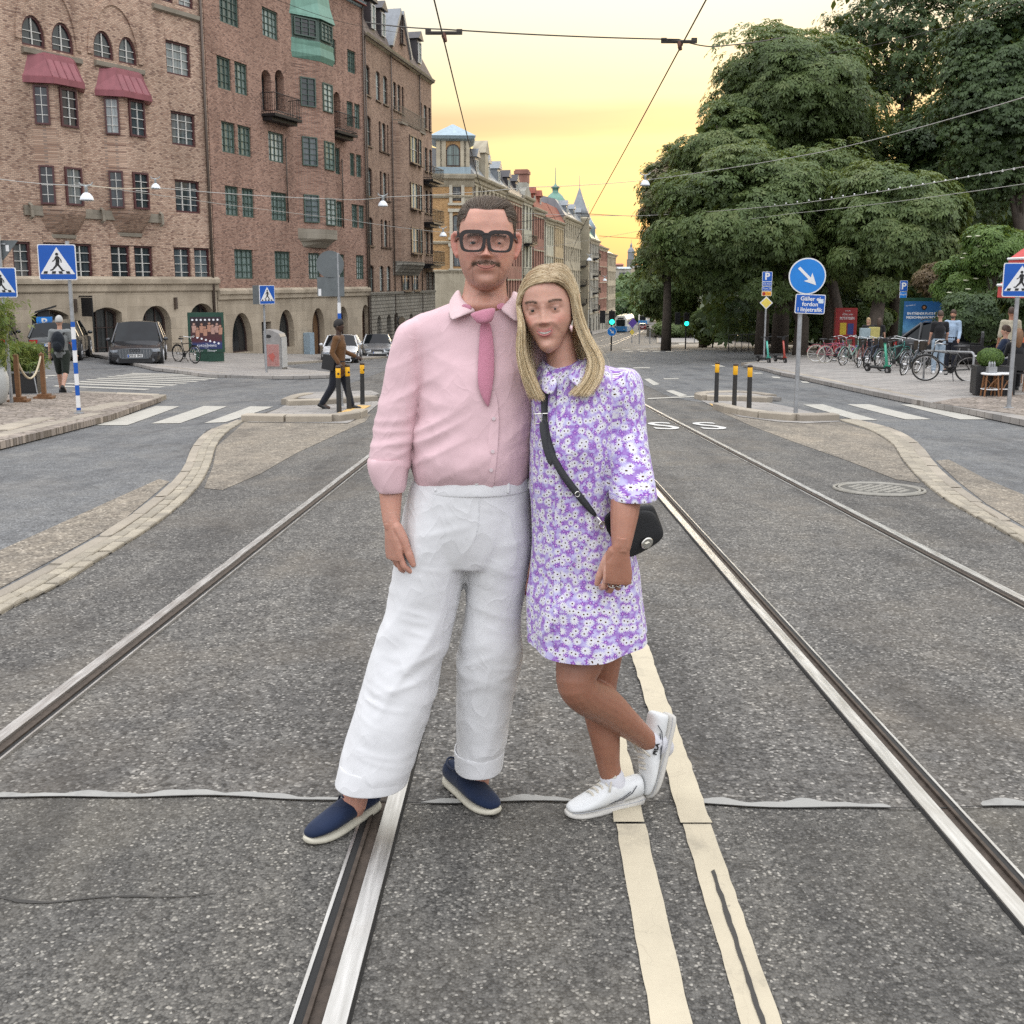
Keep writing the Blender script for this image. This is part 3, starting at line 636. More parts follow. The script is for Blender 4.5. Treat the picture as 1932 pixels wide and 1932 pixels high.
class Facade:
 """a house front: local x runs along the front, y goes into the house, z up from its base"""
 def __init__(s,name,label,P0,P1,z0,H,depth=11.0,cat='building'):
  s.P0=Vector((P0[0],P0[1]));s.P1=Vector((P1[0],P1[1]));d=s.P1-s.P0;s.L=d.length;s.d=d/s.L;s.z0=z0;s.H=H;s.D=depth
  s.t=thing(name,label,cat,(P0[0],P0[1],z0),math.atan2(s.d.y,s.d.x));s.holes=[];s.wins=[]
 def sz(s,u,v):
  a,b=ray(u,v)
  t=(a*s.P0.y-s.P0.x)/(s.d.x-a*s.d.y);Y=s.P0.y+s.d.y*t
  return t,CAMZ+b*Y-s.z0
 def row(s,uref,v0,v1,spans,**k):
  z1=s.sz(uref,v0)[1];z0=s.sz(uref,v1)[1]
  for (a,b) in spans:s.win(s.sz(a,v1)[0],s.sz(b,v1)[0],z0,z1,**k)
 def win(s,s0,s1,z0,z1,top='flat',cols=2,rows=4,frame=None,glass=None,muntin=None,fw=.09,deep=.14,sill=None,lintel=None,name='window'):
  if s0>s1:s0,s1=s1,s0
  s.holes.append((s0,s1,z0,z1,top));s.wins.append((s0,s1,z0,z1,top,cols,rows,frame or W_MAR,glass or G_DRK,muntin or W_WHT,fw,deep,sill,lintel,name))
 def arch_pts(s,s0,s1,z0,z1,top,n=8):
  """outline of an opening, counter clockwise from bottom left"""
  w=s1-s0;c=(s0+s1)/2
  if top=='flat':return [(s0,z0),(s1,z0),(s1,z1),(s0,z1)]
  pts=[(s0,z0),(s1,z0)]
  if top=='arc':
   h=min(w/2,z1-z0-.05)
   pts+=[(c+w/2*math.cos(t),z1-h+h*math.sin(t)) for t in np.linspace(0,math.pi,2*n+1)]
  elif top=='seg':
   h=w*.16
   pts+=[(c+w/2*(1-2*k/(2*n)),z1-h+h*(1-(1-2*k/(2*n))**2)) for k in range(2*n+1)]
  else:
   h=min(w*.85,z1-z0-.05)
   pts+=[(s1-w/2*(1-math.cos(t)),z1-h+h*math.sin(t)) for t in np.linspace(0,math.pi/2,n)]+[(s0+w/2*(1-math.cos(t)),z1-h+h*math.sin(t)) for t in np.linspace(math.pi/2,0,n)][1:]
  return pts
 def wall(s,m,z0=0.0,z1=None,name='wall',s0=0.0,s1=None,y=0.0,reveal=.16,back=True,gable=None):
  """front wall with real openings, their reveals, and the rest of the house as a closed block behind"""
  z1=s.H if z1 is None else z1;s1=s.L if s1 is None else s1
  hs=[h for h in s.holes if h[0]<s1 and h[1]>s0 and h[2]<z1 and h[3]>z0]
  xs=sorted({s0,s1,*[min(max(h[i],s0),s1) for h in hs for i in (0,1)]});zs=sorted({z0,z1,*[min(max(h[i],z0),z1) for h in hs for i in (2,3)]})
  mb=MB()
  for a,b in zip(xs,xs[1:]):
   for c,d in zip(zs,zs[1:]):
    mx,mz=(a+b)/2,(c+d)/2
    if b-a<1e-5 or d-c<1e-5 or any(h[0]<mx<h[1] and h[2]<mz<h[3] for h in hs):continue
    mb.add([(a,y,c),(b,y,c),(b,y,d),(a,y,d)],[(0,1,2,3)])
  for h in hs:
   pts=s.arch_pts(*h)
   n=len(pts);mb.add([(p[0],y,p[1]) for p in pts]+[(p[0],y+reveal,p[1]) for p in pts],[((i+1)%n,i,i+n,(i+1)%n+n) for i in range(n)])
   if h[4]!='flat':
    arc=pts[2:];k=len(arc)//2
    mb.add([(h[1],y,h[3])]+[(p[0],y,p[1]) for p in arc[:k+1]],[tuple([0]+list(range(k+1,0,-1)))])
    mb.add([(h[0],y,h[3])]+[(p[0],y,p[1]) for p in arc[k:]],[tuple([0]+list(range(len(arc)-k,0,-1)))])
  if back:
   D=s.D
   mb.add([(s0,y,z0),(s0,D,z0),(s0,D,z1),(s0,y,z1)],[(0,3,2,1)]);mb.add([(s1,y,z0),(s1,D,z0),(s1,D,z1),(s1,y,z1)],[(0,1,2,3)])
   mb.add([(s0,D,z0),(s1,D,z0),(s1,D,z1),(s0,D,z1)],[(0,3,2,1)]);mb.add([(s0,y,z1),(s1,y,z1),(s1,D,z1),(s0,D,z1)],[(0,1,2,3)])
  return mb.build(name,m,s.t)
 def window_at(s,s0,s1,z0,z1,top='flat',cols=2,rows=4,frame=None,glass=None,munt=None,fw=.09,deep=.14,sill=None,lintel=None,name='window',M=None):
  """frame, muntins and pane; M places it on another facet"""
  y=deep;pts=s.arch_pts(s0,s1,z0,z1,top);c,cz=(s0+s1)/2,(z0+z1)/2;w,h=s1-s0,z1-z0
  kx,kz=1-2*fw/w,1-2*fw/h
  inner=[(c+(p[0]-c)*kx,cz+(p[1]-cz)*kz) for p in pts];n=len(pts)
  mb=MB();mb.M=M
  ring=lambda q,yy:[(p[0],yy,p[1]) for p in q]
  V=ring(pts,y-.06)+ring(inner,y-.06)+ring(inner,y+.03)+ring(pts,y+.03);F=[]
  for i in range(n):
   j=(i+1)%n;F+=[(i,j,n+j,n+i),(n+i,n+j,2*n+j,2*n+i),(3*n+i,3*n+j,j,i)]
  mb.add(V,F)
  if sill:mb.box((c,y-.14,z0-.04),(w+.16,.22,.08))
  o=mb.build(name,frame,s.t)
  pm=MB();pm.M=M;pm.add(ring(inner,y+.02),[tuple(range(n))]);pm.build('pane',glass,o)
  mm=MB();mm.M=M;zt=max(p[1] for p in inner)
  lim=lambda x:max([p[1] for p in inner if abs(p[0]-x)<w*.12]+[z1-fw-h*.12]) if top!='flat' else z1-fw
  for i in range(1,cols):
   x=s0+w*i/cols;thick=.045 if w>1.0 and (i*2==cols or cols==3) else.026
   mm.bbox(x-thick/2,x+thick/2,y-.045,y+.015,z0+fw,(lim(x) if top!='flat' else z1-fw)-.01)
  for i in range(1,rows):
   z=z0+h*i/rows
   if top!='flat' and z>z1-w*.45:continue
   mm.bbox(s0+fw*.5,s1-fw*.5,y-.032,y+.012,z-.014,z+.014)
  if mm.v:mm.build('muntins',munt,o)
  return o
 def windows(s):
  for a in s.wins:s.window_at(*a)
 def box(s,name,m,s0,s1,y0,y1,z0,z1):mb=MB();mb.bbox(s0,s1,y0,y1,z0,z1);return mb.build(name,m,s.t)
 def mould(s,name,m,s0,s1,z,prof,y=0.0):
  """moulding: profile of (outward, up) pairs swept along the front"""
  mb=MB();mb.loft([[(x,y-o,z+h) for o,h in [(-.05,prof[0][1])]+prof+[(-.05,prof[-1][1])]] for x in (s0,s1)]);return mb.build(name,m,s.t)
 def roof(s,m,over=.4,rise=4.0,name='roof',s0=0,s1=None,z=None,mansard=None):
  s1=s.L if s1 is None else s1;z=s.H if z is None else z;D=s.D;mb=MB()
  prof=[(-over,z+.01),(D/2,z+rise),(D+over,z+.01)] if mansard is None else [(-over,z+.01),(mansard[0],z+mansard[1]),(D/2,z+rise),(D-mansard[0],z+mansard[1]),(D+over,z+.01)]
  mb.loft([[(x,p[0],p[1]) for p in prof] for x in (s0-.05,s1+.05)]);return mb.build(name,m,s.t)
 def pipe(s,x,z0,z1,m=None,r=.07,y=-.12):mb=MB();mb.tube([(x,y,z0),(x,y,z1)],r,8);return mb.build('downpipe',m or M_PIPE,s.t,smooth=True)
 def bay(s,sa,sb,sc_,sd,p,z0,z1,m,name='bay'):
  mb=MB();poly=[(sa,.05),(sb,-p),(sc_,-p),(sd,.05)]
  mb.slab(poly,z0,z1);return mb.build(name,m,s.t)
 def facetM(s,a,b):
  """matrix that carries window_at coordinates (x along, y in, z up) onto the facet a->b in plan"""
  a=Vector((*a,0));b=Vector((*b,0));d=(b-a).normalized();n=Vector((-d.y,d.x,0))
  M=Matrix((d,n,Vector((0,0,1)))).transposed().to_4x4();return Matrix.Translation(a)@M,(b-a).length
 def rail_balcony(s,s0,s1,z,p,h=1.05,m=None,name='balcony'):
  m=m or M_BLK;mb=MB();mb.bbox(s0,s1,-p,.02,z-.14,z);mb.bbox(s0+.1,s1-.1,-p*.7,.02,z-.34,z-.145);o=mb.build(name,m,s.t)
  mb=MB();path=[(s0+.03,0),(s0+.03,-p+.03),(s1-.03,-p+.03),(s1-.03,0)]
  for zz in (z+h,z+.12):mb.tube([(x,y,zz) for x,y in path],.025,6)
  for (x0,y0),(x1,y1) in zip(path,path[1:]):
   L=math.hypot(x1-x0,y1-y0);k=max(2,int(L/.13))
   for i in range(k+1):t_=i/k;mb.tube([(x0+(x1-x0)*t_,y0+(y1-y0)*t_,z),(x0+(x1-x0)*t_,y0+(y1-y0)*t_,z+h)],.011,4,cap=False)
  mb.build('railing',m,o);return o
CORN=[(.02,-.12),(.10,-.10),(.16,.02),(.30,.06),(.34,.16),(.40,.20)]
BAND=[(.03,-.16),(.12,-.14),(.14,-.02),(.22,.0),(.22,.14),(.05,.18)]
# ====== first house: tan brick over sandstone arches
b1=Facade('tan_brick_house','tan brick house with maroon metal bay roofs, pointed windows and arched stone ground floor',A0,A1,-2.35,21.0)
F=b1
F.row(42,24,83,[(41,86),(97.5,139)],top='point',cols=2,rows=4);F.row(178,54,107,[(177,215),(224,259)],top='point',cols=2,rows=4)
F.row(337,-40,10,[(297,327),(337,365)],cols=2,rows=4);F.row(316,75,138,[(315,361)],cols=3,rows=4);F.row(326,209,272,[(325,370)],cols=3,rows=4);F.row(333,338,400,[(332.5,378.5)],cols=3,rows=4)
F.row(-60,-20,70,[(-55,-15)],top='point');F.row(212,462,529,[(-30,10),(28,62),(86,127),(136,177),(212,248),(256,290.5),(330.5,362),(368.6,398)],cols=2,rows=4)
zb=F.sz(300,541)[1]
for (a,b,vt) in ((-20,30,588),(61,131,584),(175,231,580),(269,322.7,576.7),(358.8,405.8,572.3)):
 F.win(F.sz(a,640)[0],F.sz(b,640)[0],.25 if a in (269,) else.03,F.sz((a+b)/2,vt)[1],top='seg' if a<200 else 'arc',cols=3,rows=3,frame=W_DRK,glass=G_SHOP,muntin=W_DRK,deep=.42,fw=.1,name='arched_opening')
F.wall(S_BASE,0,zb,'stone_base',reveal=.5,y=-.06);F.wall(B_TAN,zb,21.0,'brick_wall')
F.windows()
F.mould('stone_moulding',S_BASE,0,F.L+.1,zb+.05,[(.10,-.28),(.14,-.22),(.14,.05),(.26,.1),(.26,.3),(.1,.42)])
for (a,b,v) in ((40,151,88),(177,269,113),(286,372,6)):F.mould('stone_sill',S_TRIM,F.sz(a,v)[0],F.sz(b,v+20)[0],F.sz(a,v)[1]-.1,[(.02,-.16),(.16,-.10),(.18,.08),(.06,.12)])
def arch_trim(F,u0,u1,v_spring,v_top,w=.26,out=.07,m=None):
 s0,zs=F.sz(u0,v_spring);s1=F.sz(u1,v_spring)[0];zt=F.sz((u0+u1)/2,v_top)[1];c,r=(s0+s1)/2,(s1-s0)/2;h=zt-zs;mb=MB();rings=[]
 for t_ in np.linspace(0,math.pi,22):
  ca,sa_=math.cos(t_),math.sin(t_);rings.append([(c+(r-w)*ca,-.004,zs+(h-w)*sa_),(c+(r-w)*ca,-out,zs+(h-w)*sa_),(c+r*ca,-out,zs+h*sa_),(c+r*ca,-.004,zs+h*sa_)])
 mb.loft(rings);mb.build('arch_trim',m or B_TAN,F.t)
arch_trim(F,165,268,100,0);arch_trim(F,28,152,70,-42)
# soldier courses over the flat windows
for (uref,v0,spans) in ((212,462,[(86,127),(136,177),(212,248),(256,290.5),(330.5,362),(368.6,398)]),(316,75,[(315,361)]),(326,209,[(325,370)]),(333,338,[(332.5,378.5)])):
 z=F.sz(uref,v0)[1]
 for a,b in spans:F.box('flat_arch',B_TAN,F.sz(a,v0)[0]-.12,F.sz(b,v0)[0]+.12,-.025,.04,z+.002,z+.48)
 # the two bays
for (ua,ub,uc,vr,vtw,vbw) in ((63,100,148,172,(168,240),(315,387)),(195,229,272,196,(190,258),(325,394))):
 sa,sb,scc=F.sz(ua,300)[0],F.sz(ub,300)[0],F.sz(uc,300)[0];sb=sa+(scc-sa)*.36;p=.55
 ztop,zlow=F.sz(ub,vr-8)[1],F.sz(ub,397)[1]
 F.bay(sa,sb,scc-.25,scc+.25,p,zlow,ztop,B_TAN,'bay')
 Mf,Lf=F.facetM((sa,.05),(sb,-p))
 for (v0,v1) in (vtw,vbw):
  z1,z0=F.sz(ub,v0)[1],F.sz(ub,v1)[1]
  F.window_at(Lf*.2,Lf*.8,z0,z1,'flat',2,4,W_MAR,G_DRK,W_WHT,.07,-.03,None,None,'window',Mf)
  wf=scc-.25-sb;F.window_at(sb+wf*.2,sb+wf*.93,z0,z1,'flat',2,4,W_MAR,G_DRK,W_WHT,.08,-p-.03,None,None,'window')
  # hooded metal roof
 mb=MB();e=.28;zr=ztop
 ring=lambda k,o,z:[(sa-e*k+(1-k)*.35,.05,z),(sb-e*.6*k,-p*k-o,z),(scc-.25+e*.6*k,-p*k-o,z),(scc+.25+e*k-(1-k)*.3,.05,z)]
 rings=[ring(1,.30,zr-.02),ring(1,.30,zr+.22),ring(.98,.22,zr+.27),ring(.62,.0,zr+1.0),ring(.60,-.01,zr+1.15),ring(.35,-.1,zr+1.36)]
 mb.loft(rings);rf=mb.build('bay_roof',R_MAR,F.t)
 mb=MB()
 for k in range(5):
  f=k/4;q0=Vector(rings[2][1]).lerp(Vector(rings[2][2]),f);q1=Vector(rings[3][1]).lerp(Vector(rings[3][2]),f);mb.tube([q0+Vector((0,-.012,0)),q1+Vector((0,-.012,0))],.022,5)
 mb.build('roof_seam',R_MAR,rf)
 # corbelled foot
 mb=MB();ring2=lambda k,z:[(sa+(1-k)*.5,.05,z),(sb+(1-k)*.12,-p*k,z),(scc-.25-(1-k)*.3,-p*k,z),(scc+.25-(1-k)*.7,.05,z)]
 mb.loft([ring2(.12,zlow-.98),ring2(.35,zlow-.84),ring2(.75,zlow-.45),ring2(.98,zlow-.16),ring2(.98,zlow-.003)]);mb.build('bay_corbel',B_BRN,F.t)
 mb=MB();mb.loft([ring2(.20,zlow-1.14),ring2(.26,zlow-.985)]);mb.build('corbel_stone',S_TRIM,F.t)
z=F.sz(60,393)[1];F.box('stone_band',S_TRIM,F.sz(44,393)[0],F.sz(304,404)[0],-.10,.03,z-.28,z+.12)
for u in (53,187,298):s_,_z=F.sz(u,396);mb=MB();mb.tube([(s_,-.12,z+.18),(s_,-.26,z+.1),(s_,-.28,z-.35),(s_,-.14,z-.42)],.07,6);mb.build('anchor_iron',S_TRIM,F.t)
F.pipe(F.L-.25,0,21);F.roof(R_RED,.5,5)
mb=MB()
for u,v in ((138,575),(328,571),(448,576)):s_,z_=F.sz(u,v);mb=MB();mb.bbox(s_-.06,s_+.06,-.2,-.06,z_-.3,z_+.25);mb.build('wall_lamp',M_PIPE,F.t) if u<420 else None
mb=MB();s_,z_=F.sz(149,577);mb.bbox(s_-.03,s_+.03,-.9,-.06,z_+.38,z_+.44);mb.bbox(s_-.03,s_+.03,-.9,-.2,z_-.45,z_+.36);sg=mb.build('hanging_shop_sign',M_BLK,F.t)
# ====== second house: red brick, green windows, copper turret
b2=Facade('red_brick_house','red brick house with green windows, copper turret and pointed stone doorways',A1+Vector((.02,.06)),A2,-2.9,21.4)
F=b2;GK=dict(frame=W_GRN,glass=G_CUR,muntin=W_GRN,cols=4,rows=4,fw=.07)
F.row(416,-20,40,[(415,451)],**GK);F.row(496,12,66,[(495.8,525)],**GK);F.row(614,67,115,[(614,634)],**GK);F.row(656,92,135,[(656,671.5)],**GK)
F.row(411,104,165,[(411,437),(444,467.6)],**{**GK,'cols':3});F.row(655,190,237,[(655,667),(669.3,680)],**{**GK,'cols':3})
F.row(420,228,286,[(419.6,445),(450,474.6)],**{**GK,'cols':3});F.row(508,247,303,[(507.5,536.8),(623.5,642)],**GK);F.row(661,288,331,[(661,670),(672.7,683)],**{**GK,'cols':3})
F.row(427,350,406,[(426.6,451),(458,480.5)],**{**GK,'cols':3});F.row(513,361,415,[(513,542.6),(627.7,647)],**GK);F.row(665,385,429,[(664.5,676),(677.3,688)],**{**GK,'cols':3})
F.row(445,470,526,[(444,479),(519.6,549),(583,605),(629,651),(672.7,687.6)],**GK)
for (a,b) in ((495.5,513.5),(521,538)):F.row(a,130,207,[(a,b)],top='arc',frame=W_DRK,glass=G_DRK,muntin=W_GRN,cols=2,rows=5,fw=.06,deep=.5)
for (a,b) in ((615,628),(631,643)):F.row(a,172,240,[(a,b)],top='arc',frame=W_DRK,glass=G_DRK,muntin=W_GRN,cols=2,rows=5,fw=.06,deep=.5)
zb=F.sz(600,555)[1]
for (a,b,vt,lo) in ((436.5,474.7,590,.75),(526,554,584,.75),(588.5,611.5,581,.02),(637.7,656,578,.75),(682.6,696.3,574.5,.02)):
 F.win(F.sz(a,640)[0],F.sz(b,640)[0],lo,F.sz((a+b)/2,vt)[1],top='point',cols=1 if lo>.1 else 2,rows=1,frame=W_DRK,glass=G_SHOP if lo>.1 else mat('oak_door',(.16,.09,.045),.6,0,.2,4),muntin=W_DRK,deep=.36,fw=.08,name='pointed_opening')
F.win(F.sz(493,640)[0],F.sz(511,640)[0],.02,F.sz(500,607)[1],cols=1,rows=1,frame=W_DRK,glass=G_SHOP,deep=.3,name='side_door')
F.wall(S_BASE,0,zb,'stone_base',reveal=.45,y=-.06);F.wall(B_RED,zb,21.4,'brick_wall',reveal=.55)
F.windows()
F.mould('stone_moulding',S_BASE,0,F.L,zb+.05,[(.10,-.24),(.16,-.2),(.16,.02),(.24,.06),(.24,.24),(.08,.36)])
for (spans,z_) in (([(411,437),(444,467.6)],F.sz(411,104)[1]),([(419.6,445),(450,474.6)],F.sz(420,228)[1]),([(426.6,451),(458,480.5)],F.sz(427,350)[1]),([(444,479),(519.6,549)],F.sz(445,470)[1])):
 for a,b in spans:F.box('flat_arch',B_RED,F.sz(a,300)[0]-.1,F.sz(b,300)[0]+.1,-.02,.04,z_+.002,z_+.42)
 # turret bay
sa,sb,scc=F.sz(556,300)[0],F.sz(586,300)[0],F.sz(610,300)[0];p=.8;zlo=F.sz(580,432)[1];zc=F.sz(580,118)[1];zt=F.sz(580,40)[1]
F.bay(sa,sb,scc,scc+.6,p,zlo,zc,B_RED,'turret_bay')
Mf,Lf=F.facetM((sa,.05),(sb,-p))
for (v0,v1) in ((150,204),(260,314),(368,420)):
 z1,z0=F.sz(575,v0)[1],F.sz(575,v1)[1]
 F.window_at(Lf*.28,Lf*.8,z0,z1,'flat',2,5,W_GRN,G_DRK,W_GRN,.06,-.03,None,None,'window',Mf)
 wf=scc-sb;F.window_at(sb+wf*.12,sb+wf*.86,z0-.1,z1-.1,'flat',2,5,W_GRN,G_CUR,W_GRN,.06,-p-.03,None,None,'window')
rg=lambda e,z:[(sa-e*.45,.05,z),(sb-e*.25,-p-e*.5,z),(scc+e*.25,-p-e*.5,z),(scc+.6+e*.45,.05,z)]
mb=MB();mb.loft([rg(.03,zc),rg(.22,zc+.3),rg(.10,zc+.75),rg(.16,zc+1.0),rg(.05,zc+1.05)]);tu=mb.build('copper_turret',R_COP,F.t)
mb=MB();mb.loft([rg(-.02,zc+1.052),rg(-.02,zt)]);mb.build('turret_lantern',W_GRN,F.t)
z0,z1=zc+1.2,zt-.1
F.window_at(Lf*.12,Lf*.88,z0,z1,'flat',3,4,W_GRN,G_DRK,W_GRN,.06,-.07,None,None,'window',F.facetM((sa,.05),(sb,-p))[0]);F.window_at(sb+.1,scc-.1,z0,z1,'flat',3,4,W_GRN,G_CUR,W_GRN,.06,-p-.06,None,None,'window')
mb=MB();mb.loft([rg(.36,zt),rg(.30,zt+.12),rg(-.12,zt+.9),rg(-.42,zt+2.2),rg(-.62,zt+4.2)]);mb.build('turret_roof',R_COP,F.t)
mb=MB();rc=lambda k,z:[(sa+(1-k)*.6,.05,z),(sb+(1-k)*.2,-p*k,z),(scc-(1-k)*.2,-p*k,z),(scc+.6-(1-k)*.6,.05,z)]
mb.loft([rc(.2,zlo-1.05),rc(.6,zlo-.75),rc(1.0,zlo-.55),rc(1.02,zlo-.005)]);mb.build('turret_corbel',S_TRIM,F.t)
# recessed arch pairs get balconies
for (ua,ub,vz) in ((493,557,214),(613,661,246)):
 F.rail_balcony(F.sz(ua,vz)[0],F.sz(ua,vz)[0]+(F.sz(ub,vz)[0]-F.sz(ua,vz)[0])*.8,F.sz(ua,vz)[1],.85)
zg=21.4;F.mould('gutter_cornice',R_BLUE,-.1,F.L,zg,CORN);F.roof(R_RED,.35,6.5,mansard=(2.2,4.2))
mb=MB()
for x0 in (F.L*.62,):mb.bbox(x0,x0+3.2,.9,4,zg+.3,zg+4.6)
mb.build('roof_dormer',R_RED,F.t)
F.pipe(F.L-.15,0,zg,r=.06)
for (u0,u1,vz,vb) in ((538,541,262,420),(643,645,300,430)):F.pipe(F.sz(u0,340)[0],F.sz(u0,vb)[1],F.sz(u0,vz)[1],r=.04)
mb=MB();x=F.sz(575,650)[0];mb.bbox(x-.25,x+.25,-.5,-.08,.05,1.5);mb.build('wall_cabinet',mat('pale_blue_cabinet',(.28,.36,.42),.5),F.t)
# ====== third house: brown brick with gable
b3=Facade('brown_gabled_house','brown brick house with stepped bays, tall gable and rough grey stone ground floor',A2+Vector((.0,.05)),A3,-3.6,20.4)
F=b3;BK=dict(frame=W_DRK,glass=G_CUR,muntin=W_WHT,cols=2,rows=2,fw=.06,sill=True,top='seg')
zz=[F.sz(693,a)[1]-F.sz(693,b)[1] for a,b in ((123,180),)]
def zrow(v0,v1,u=694):return F.sz(u,v1)[1],F.sz(u,v0)[1]
ROW=[zrow(123,180),zrow(218,275),zrow(315,370),zrow(409,463),zrow(500,551)]
cols_=[(693,703.5),(713.5,722),(727,735.5)]
trip=[(717.5,722),(723.5,731),(732.5,736)]
for i,(z0,z1) in enumerate(ROW):
 for (a,b) in ([cols_[0]]+(trip if i in (1,2,3) else cols_[1:])):F.win(F.sz(a,400)[0]+.05,F.sz(b,400)[0],z0,z1,**BK)
 for (a,b) in ([(803,808),(811,816)] if i else [(795,799),(802,808),(811,815)]):F.win(F.sz(a,400)[0],F.sz(b,400)[0],z0-.2,z1-.3,**BK)
F.win(F.sz(744,300)[0],F.sz(750,300)[0],*ROW[0],**BK);F.win(F.sz(752,300)[0],F.sz(758,300)[0],*ROW[0],**BK);F.win(F.sz(760,300)[0],F.sz(764,300)[0],*ROW[0],**BK)
zb=F.sz(700,553)[1]
for (a,b,vt) in ((709,717,596),(727,736,594),(741,750,590),(770,777,592),(790,797,592)):F.win(F.sz(a,630)[0],F.sz(b,630)[0],.03,F.sz(a,vt)[1],top='arc',frame=W_DRK,glass=G_SHOP,muntin=W_DRK,cols=1,rows=1,deep=.3,fw=.06,name='arched_opening')
F.wall(S_RUB,0,zb,'rough_stone_base',y=-.12,reveal=.4);F.wall(B_BRN,zb,20.4,'brick_wall',reveal=.3);F.windows()
F.box('stone_band',S_RUB,0,F.L,-.2,.05,zb-.12,zb+.06)
# round bay under the gable
sa,sd=F.sz(739.5,400)[0],F.sz(790,400)[0];w=sd-sa;p=.75;zlo=zb+.3;zhi=ROW[0][0]-.9
mb=MB();poly=[(sa,.05),(sa+w*.06,-p*.7),(sa+w*.25,-p),(sa+w*.72,-p),(sa+w*.93,-p*.7),(sd,.05)];mb.slab(poly,ROW[3][0]-.9,zhi);mb.build('bay',B_BRN,F.t)
F.rail_balcony(sa+w*.05,sa+w*.95,zhi+.01,p,1.0,S_TRIM)
mb=MB();k=lambda q,z:[(sa+(x-sa) if True else x,y*q,z) for x,y in poly];mb.loft([k(.1,ROW[3][0]-1.9),k(.7,ROW[3][0]-1.4),k(1.05,ROW[3][0]-1.1),k(1.05,ROW[3][0]-.91)]);mb.build('bay_corbel',S_RUB,F.t)
for i in (1,2,3):
 z0,z1=ROW[i];F.window_at(sa+w*.29,sa+w*.55,z0-.3,z1-.3,'flat',2,2,W_DRK,G_CUR,W_WHT,.07,-p-.03,True);F.window_at(sa+w*.62,sa+w*.72,z0-.3,z1-.3,'flat',1,2,W_DRK,G_CUR,W_WHT,.05,-p-.03,True)
F.window_at(sa+w*.29,sa+w*.55,ROW[4][0],ROW[4][1],'flat',2,2,W_DRK,G_DRK,W_WHT,.07,-.035,True);F.window_at(sa+w*.68,sa+w*.9,ROW[4][0],ROW[4][1],'flat',2,2,W_DRK,G_DRK,W_WHT,.07,-.035,True)
# gable, roof, dormers
zg=20.4;F.mould('eaves_cornice',P_CREAM,0,F.L,zg,[(.02,-.1),(.2,0),(.32,.14),(.36,.2)])
sg0,sg1=F.sz(738,150)[0],F.sz(772,150)[0];zap=F.sz(752,20)[1]
mb=MB();c=(sg0+sg1)/2;mb.prism([(sg0,zg-.1),(sg1,zg-.1),(sg1-.2,zg+.8),(c+.25,zap),(c-.25,zap),(sg0+.2,zg+.8)],-.1,5.5);gb=mb.build('gable',B_BRN,F.t)
F.window_at(c-.3,c+.3,zg+1.2,zg+3.2,'seg',1,2,W_DRK,G_DRK,W_WHT,.06,-.135,True)
mb=MB();mb.loft([[(c+s_*.35+(0),y,zap+.1),(c+s_*.2,y,zap-.2),(sg1 if s_>0 else sg0,y,zg+.55),((sg1+.25) if s_>0 else sg0-.25,y,zg+.6)] for s_ in (1,) for y in (-.25,5.6)]);mb.loft([[(c+s_*.35,y,zap+.1),(c+s_*.2,y,zap-.2),(sg0,y,zg+.55),(sg0-.25,y,zg+.6)] for s_ in (-1,) for y in (-.25,5.6)]);mb.build('gable_coping',R_GRY,F.t)
F.roof(R_BRN,.3,6.5,mansard=(1.8,3.8))
for u in (703,722,790):s_=F.sz(u,120)[0];mb=MB();mb.bbox(s_,s_+.9,.1,3,zg+.6,zg+2.6);mb.prism([(s_-.2,zg+2.6),(s_+1.1,zg+2.6),(s_+.45,zg+3.2)],-.1,3.4);dm=mb.build('dormer',R_DRK,F.t);F.window_at(s_+.12,s_+.78,zg+.9,zg+2.4,'flat',1,2,W_WHT,G_CUR,W_WHT,.05,.05)
for i in (1,2,3):F.rail_balcony(F.sz(793,300)[0],F.L-.1,ROW[i][0]-.95,1.0,.95)
F.pipe(.1,0,zg,r=.05);F.pipe(F.sz(738,300)[0],0,zg,r=.05);F.pipe(F.sz(791,300)[0],0,zg,r=.05)
mb=MB();s_,z_=F.sz(731,606);mb.lathe([(.0,-.05),(.75,-.05),(.75,.05),(0,.05)],20);sgn=mb.build('oval_shop_sign',M_BLK,F.t,loc=(s_,-1.0,z_));sgn.rotation_euler=(R(90),0,0);sgn.scale=(1,.42,1)
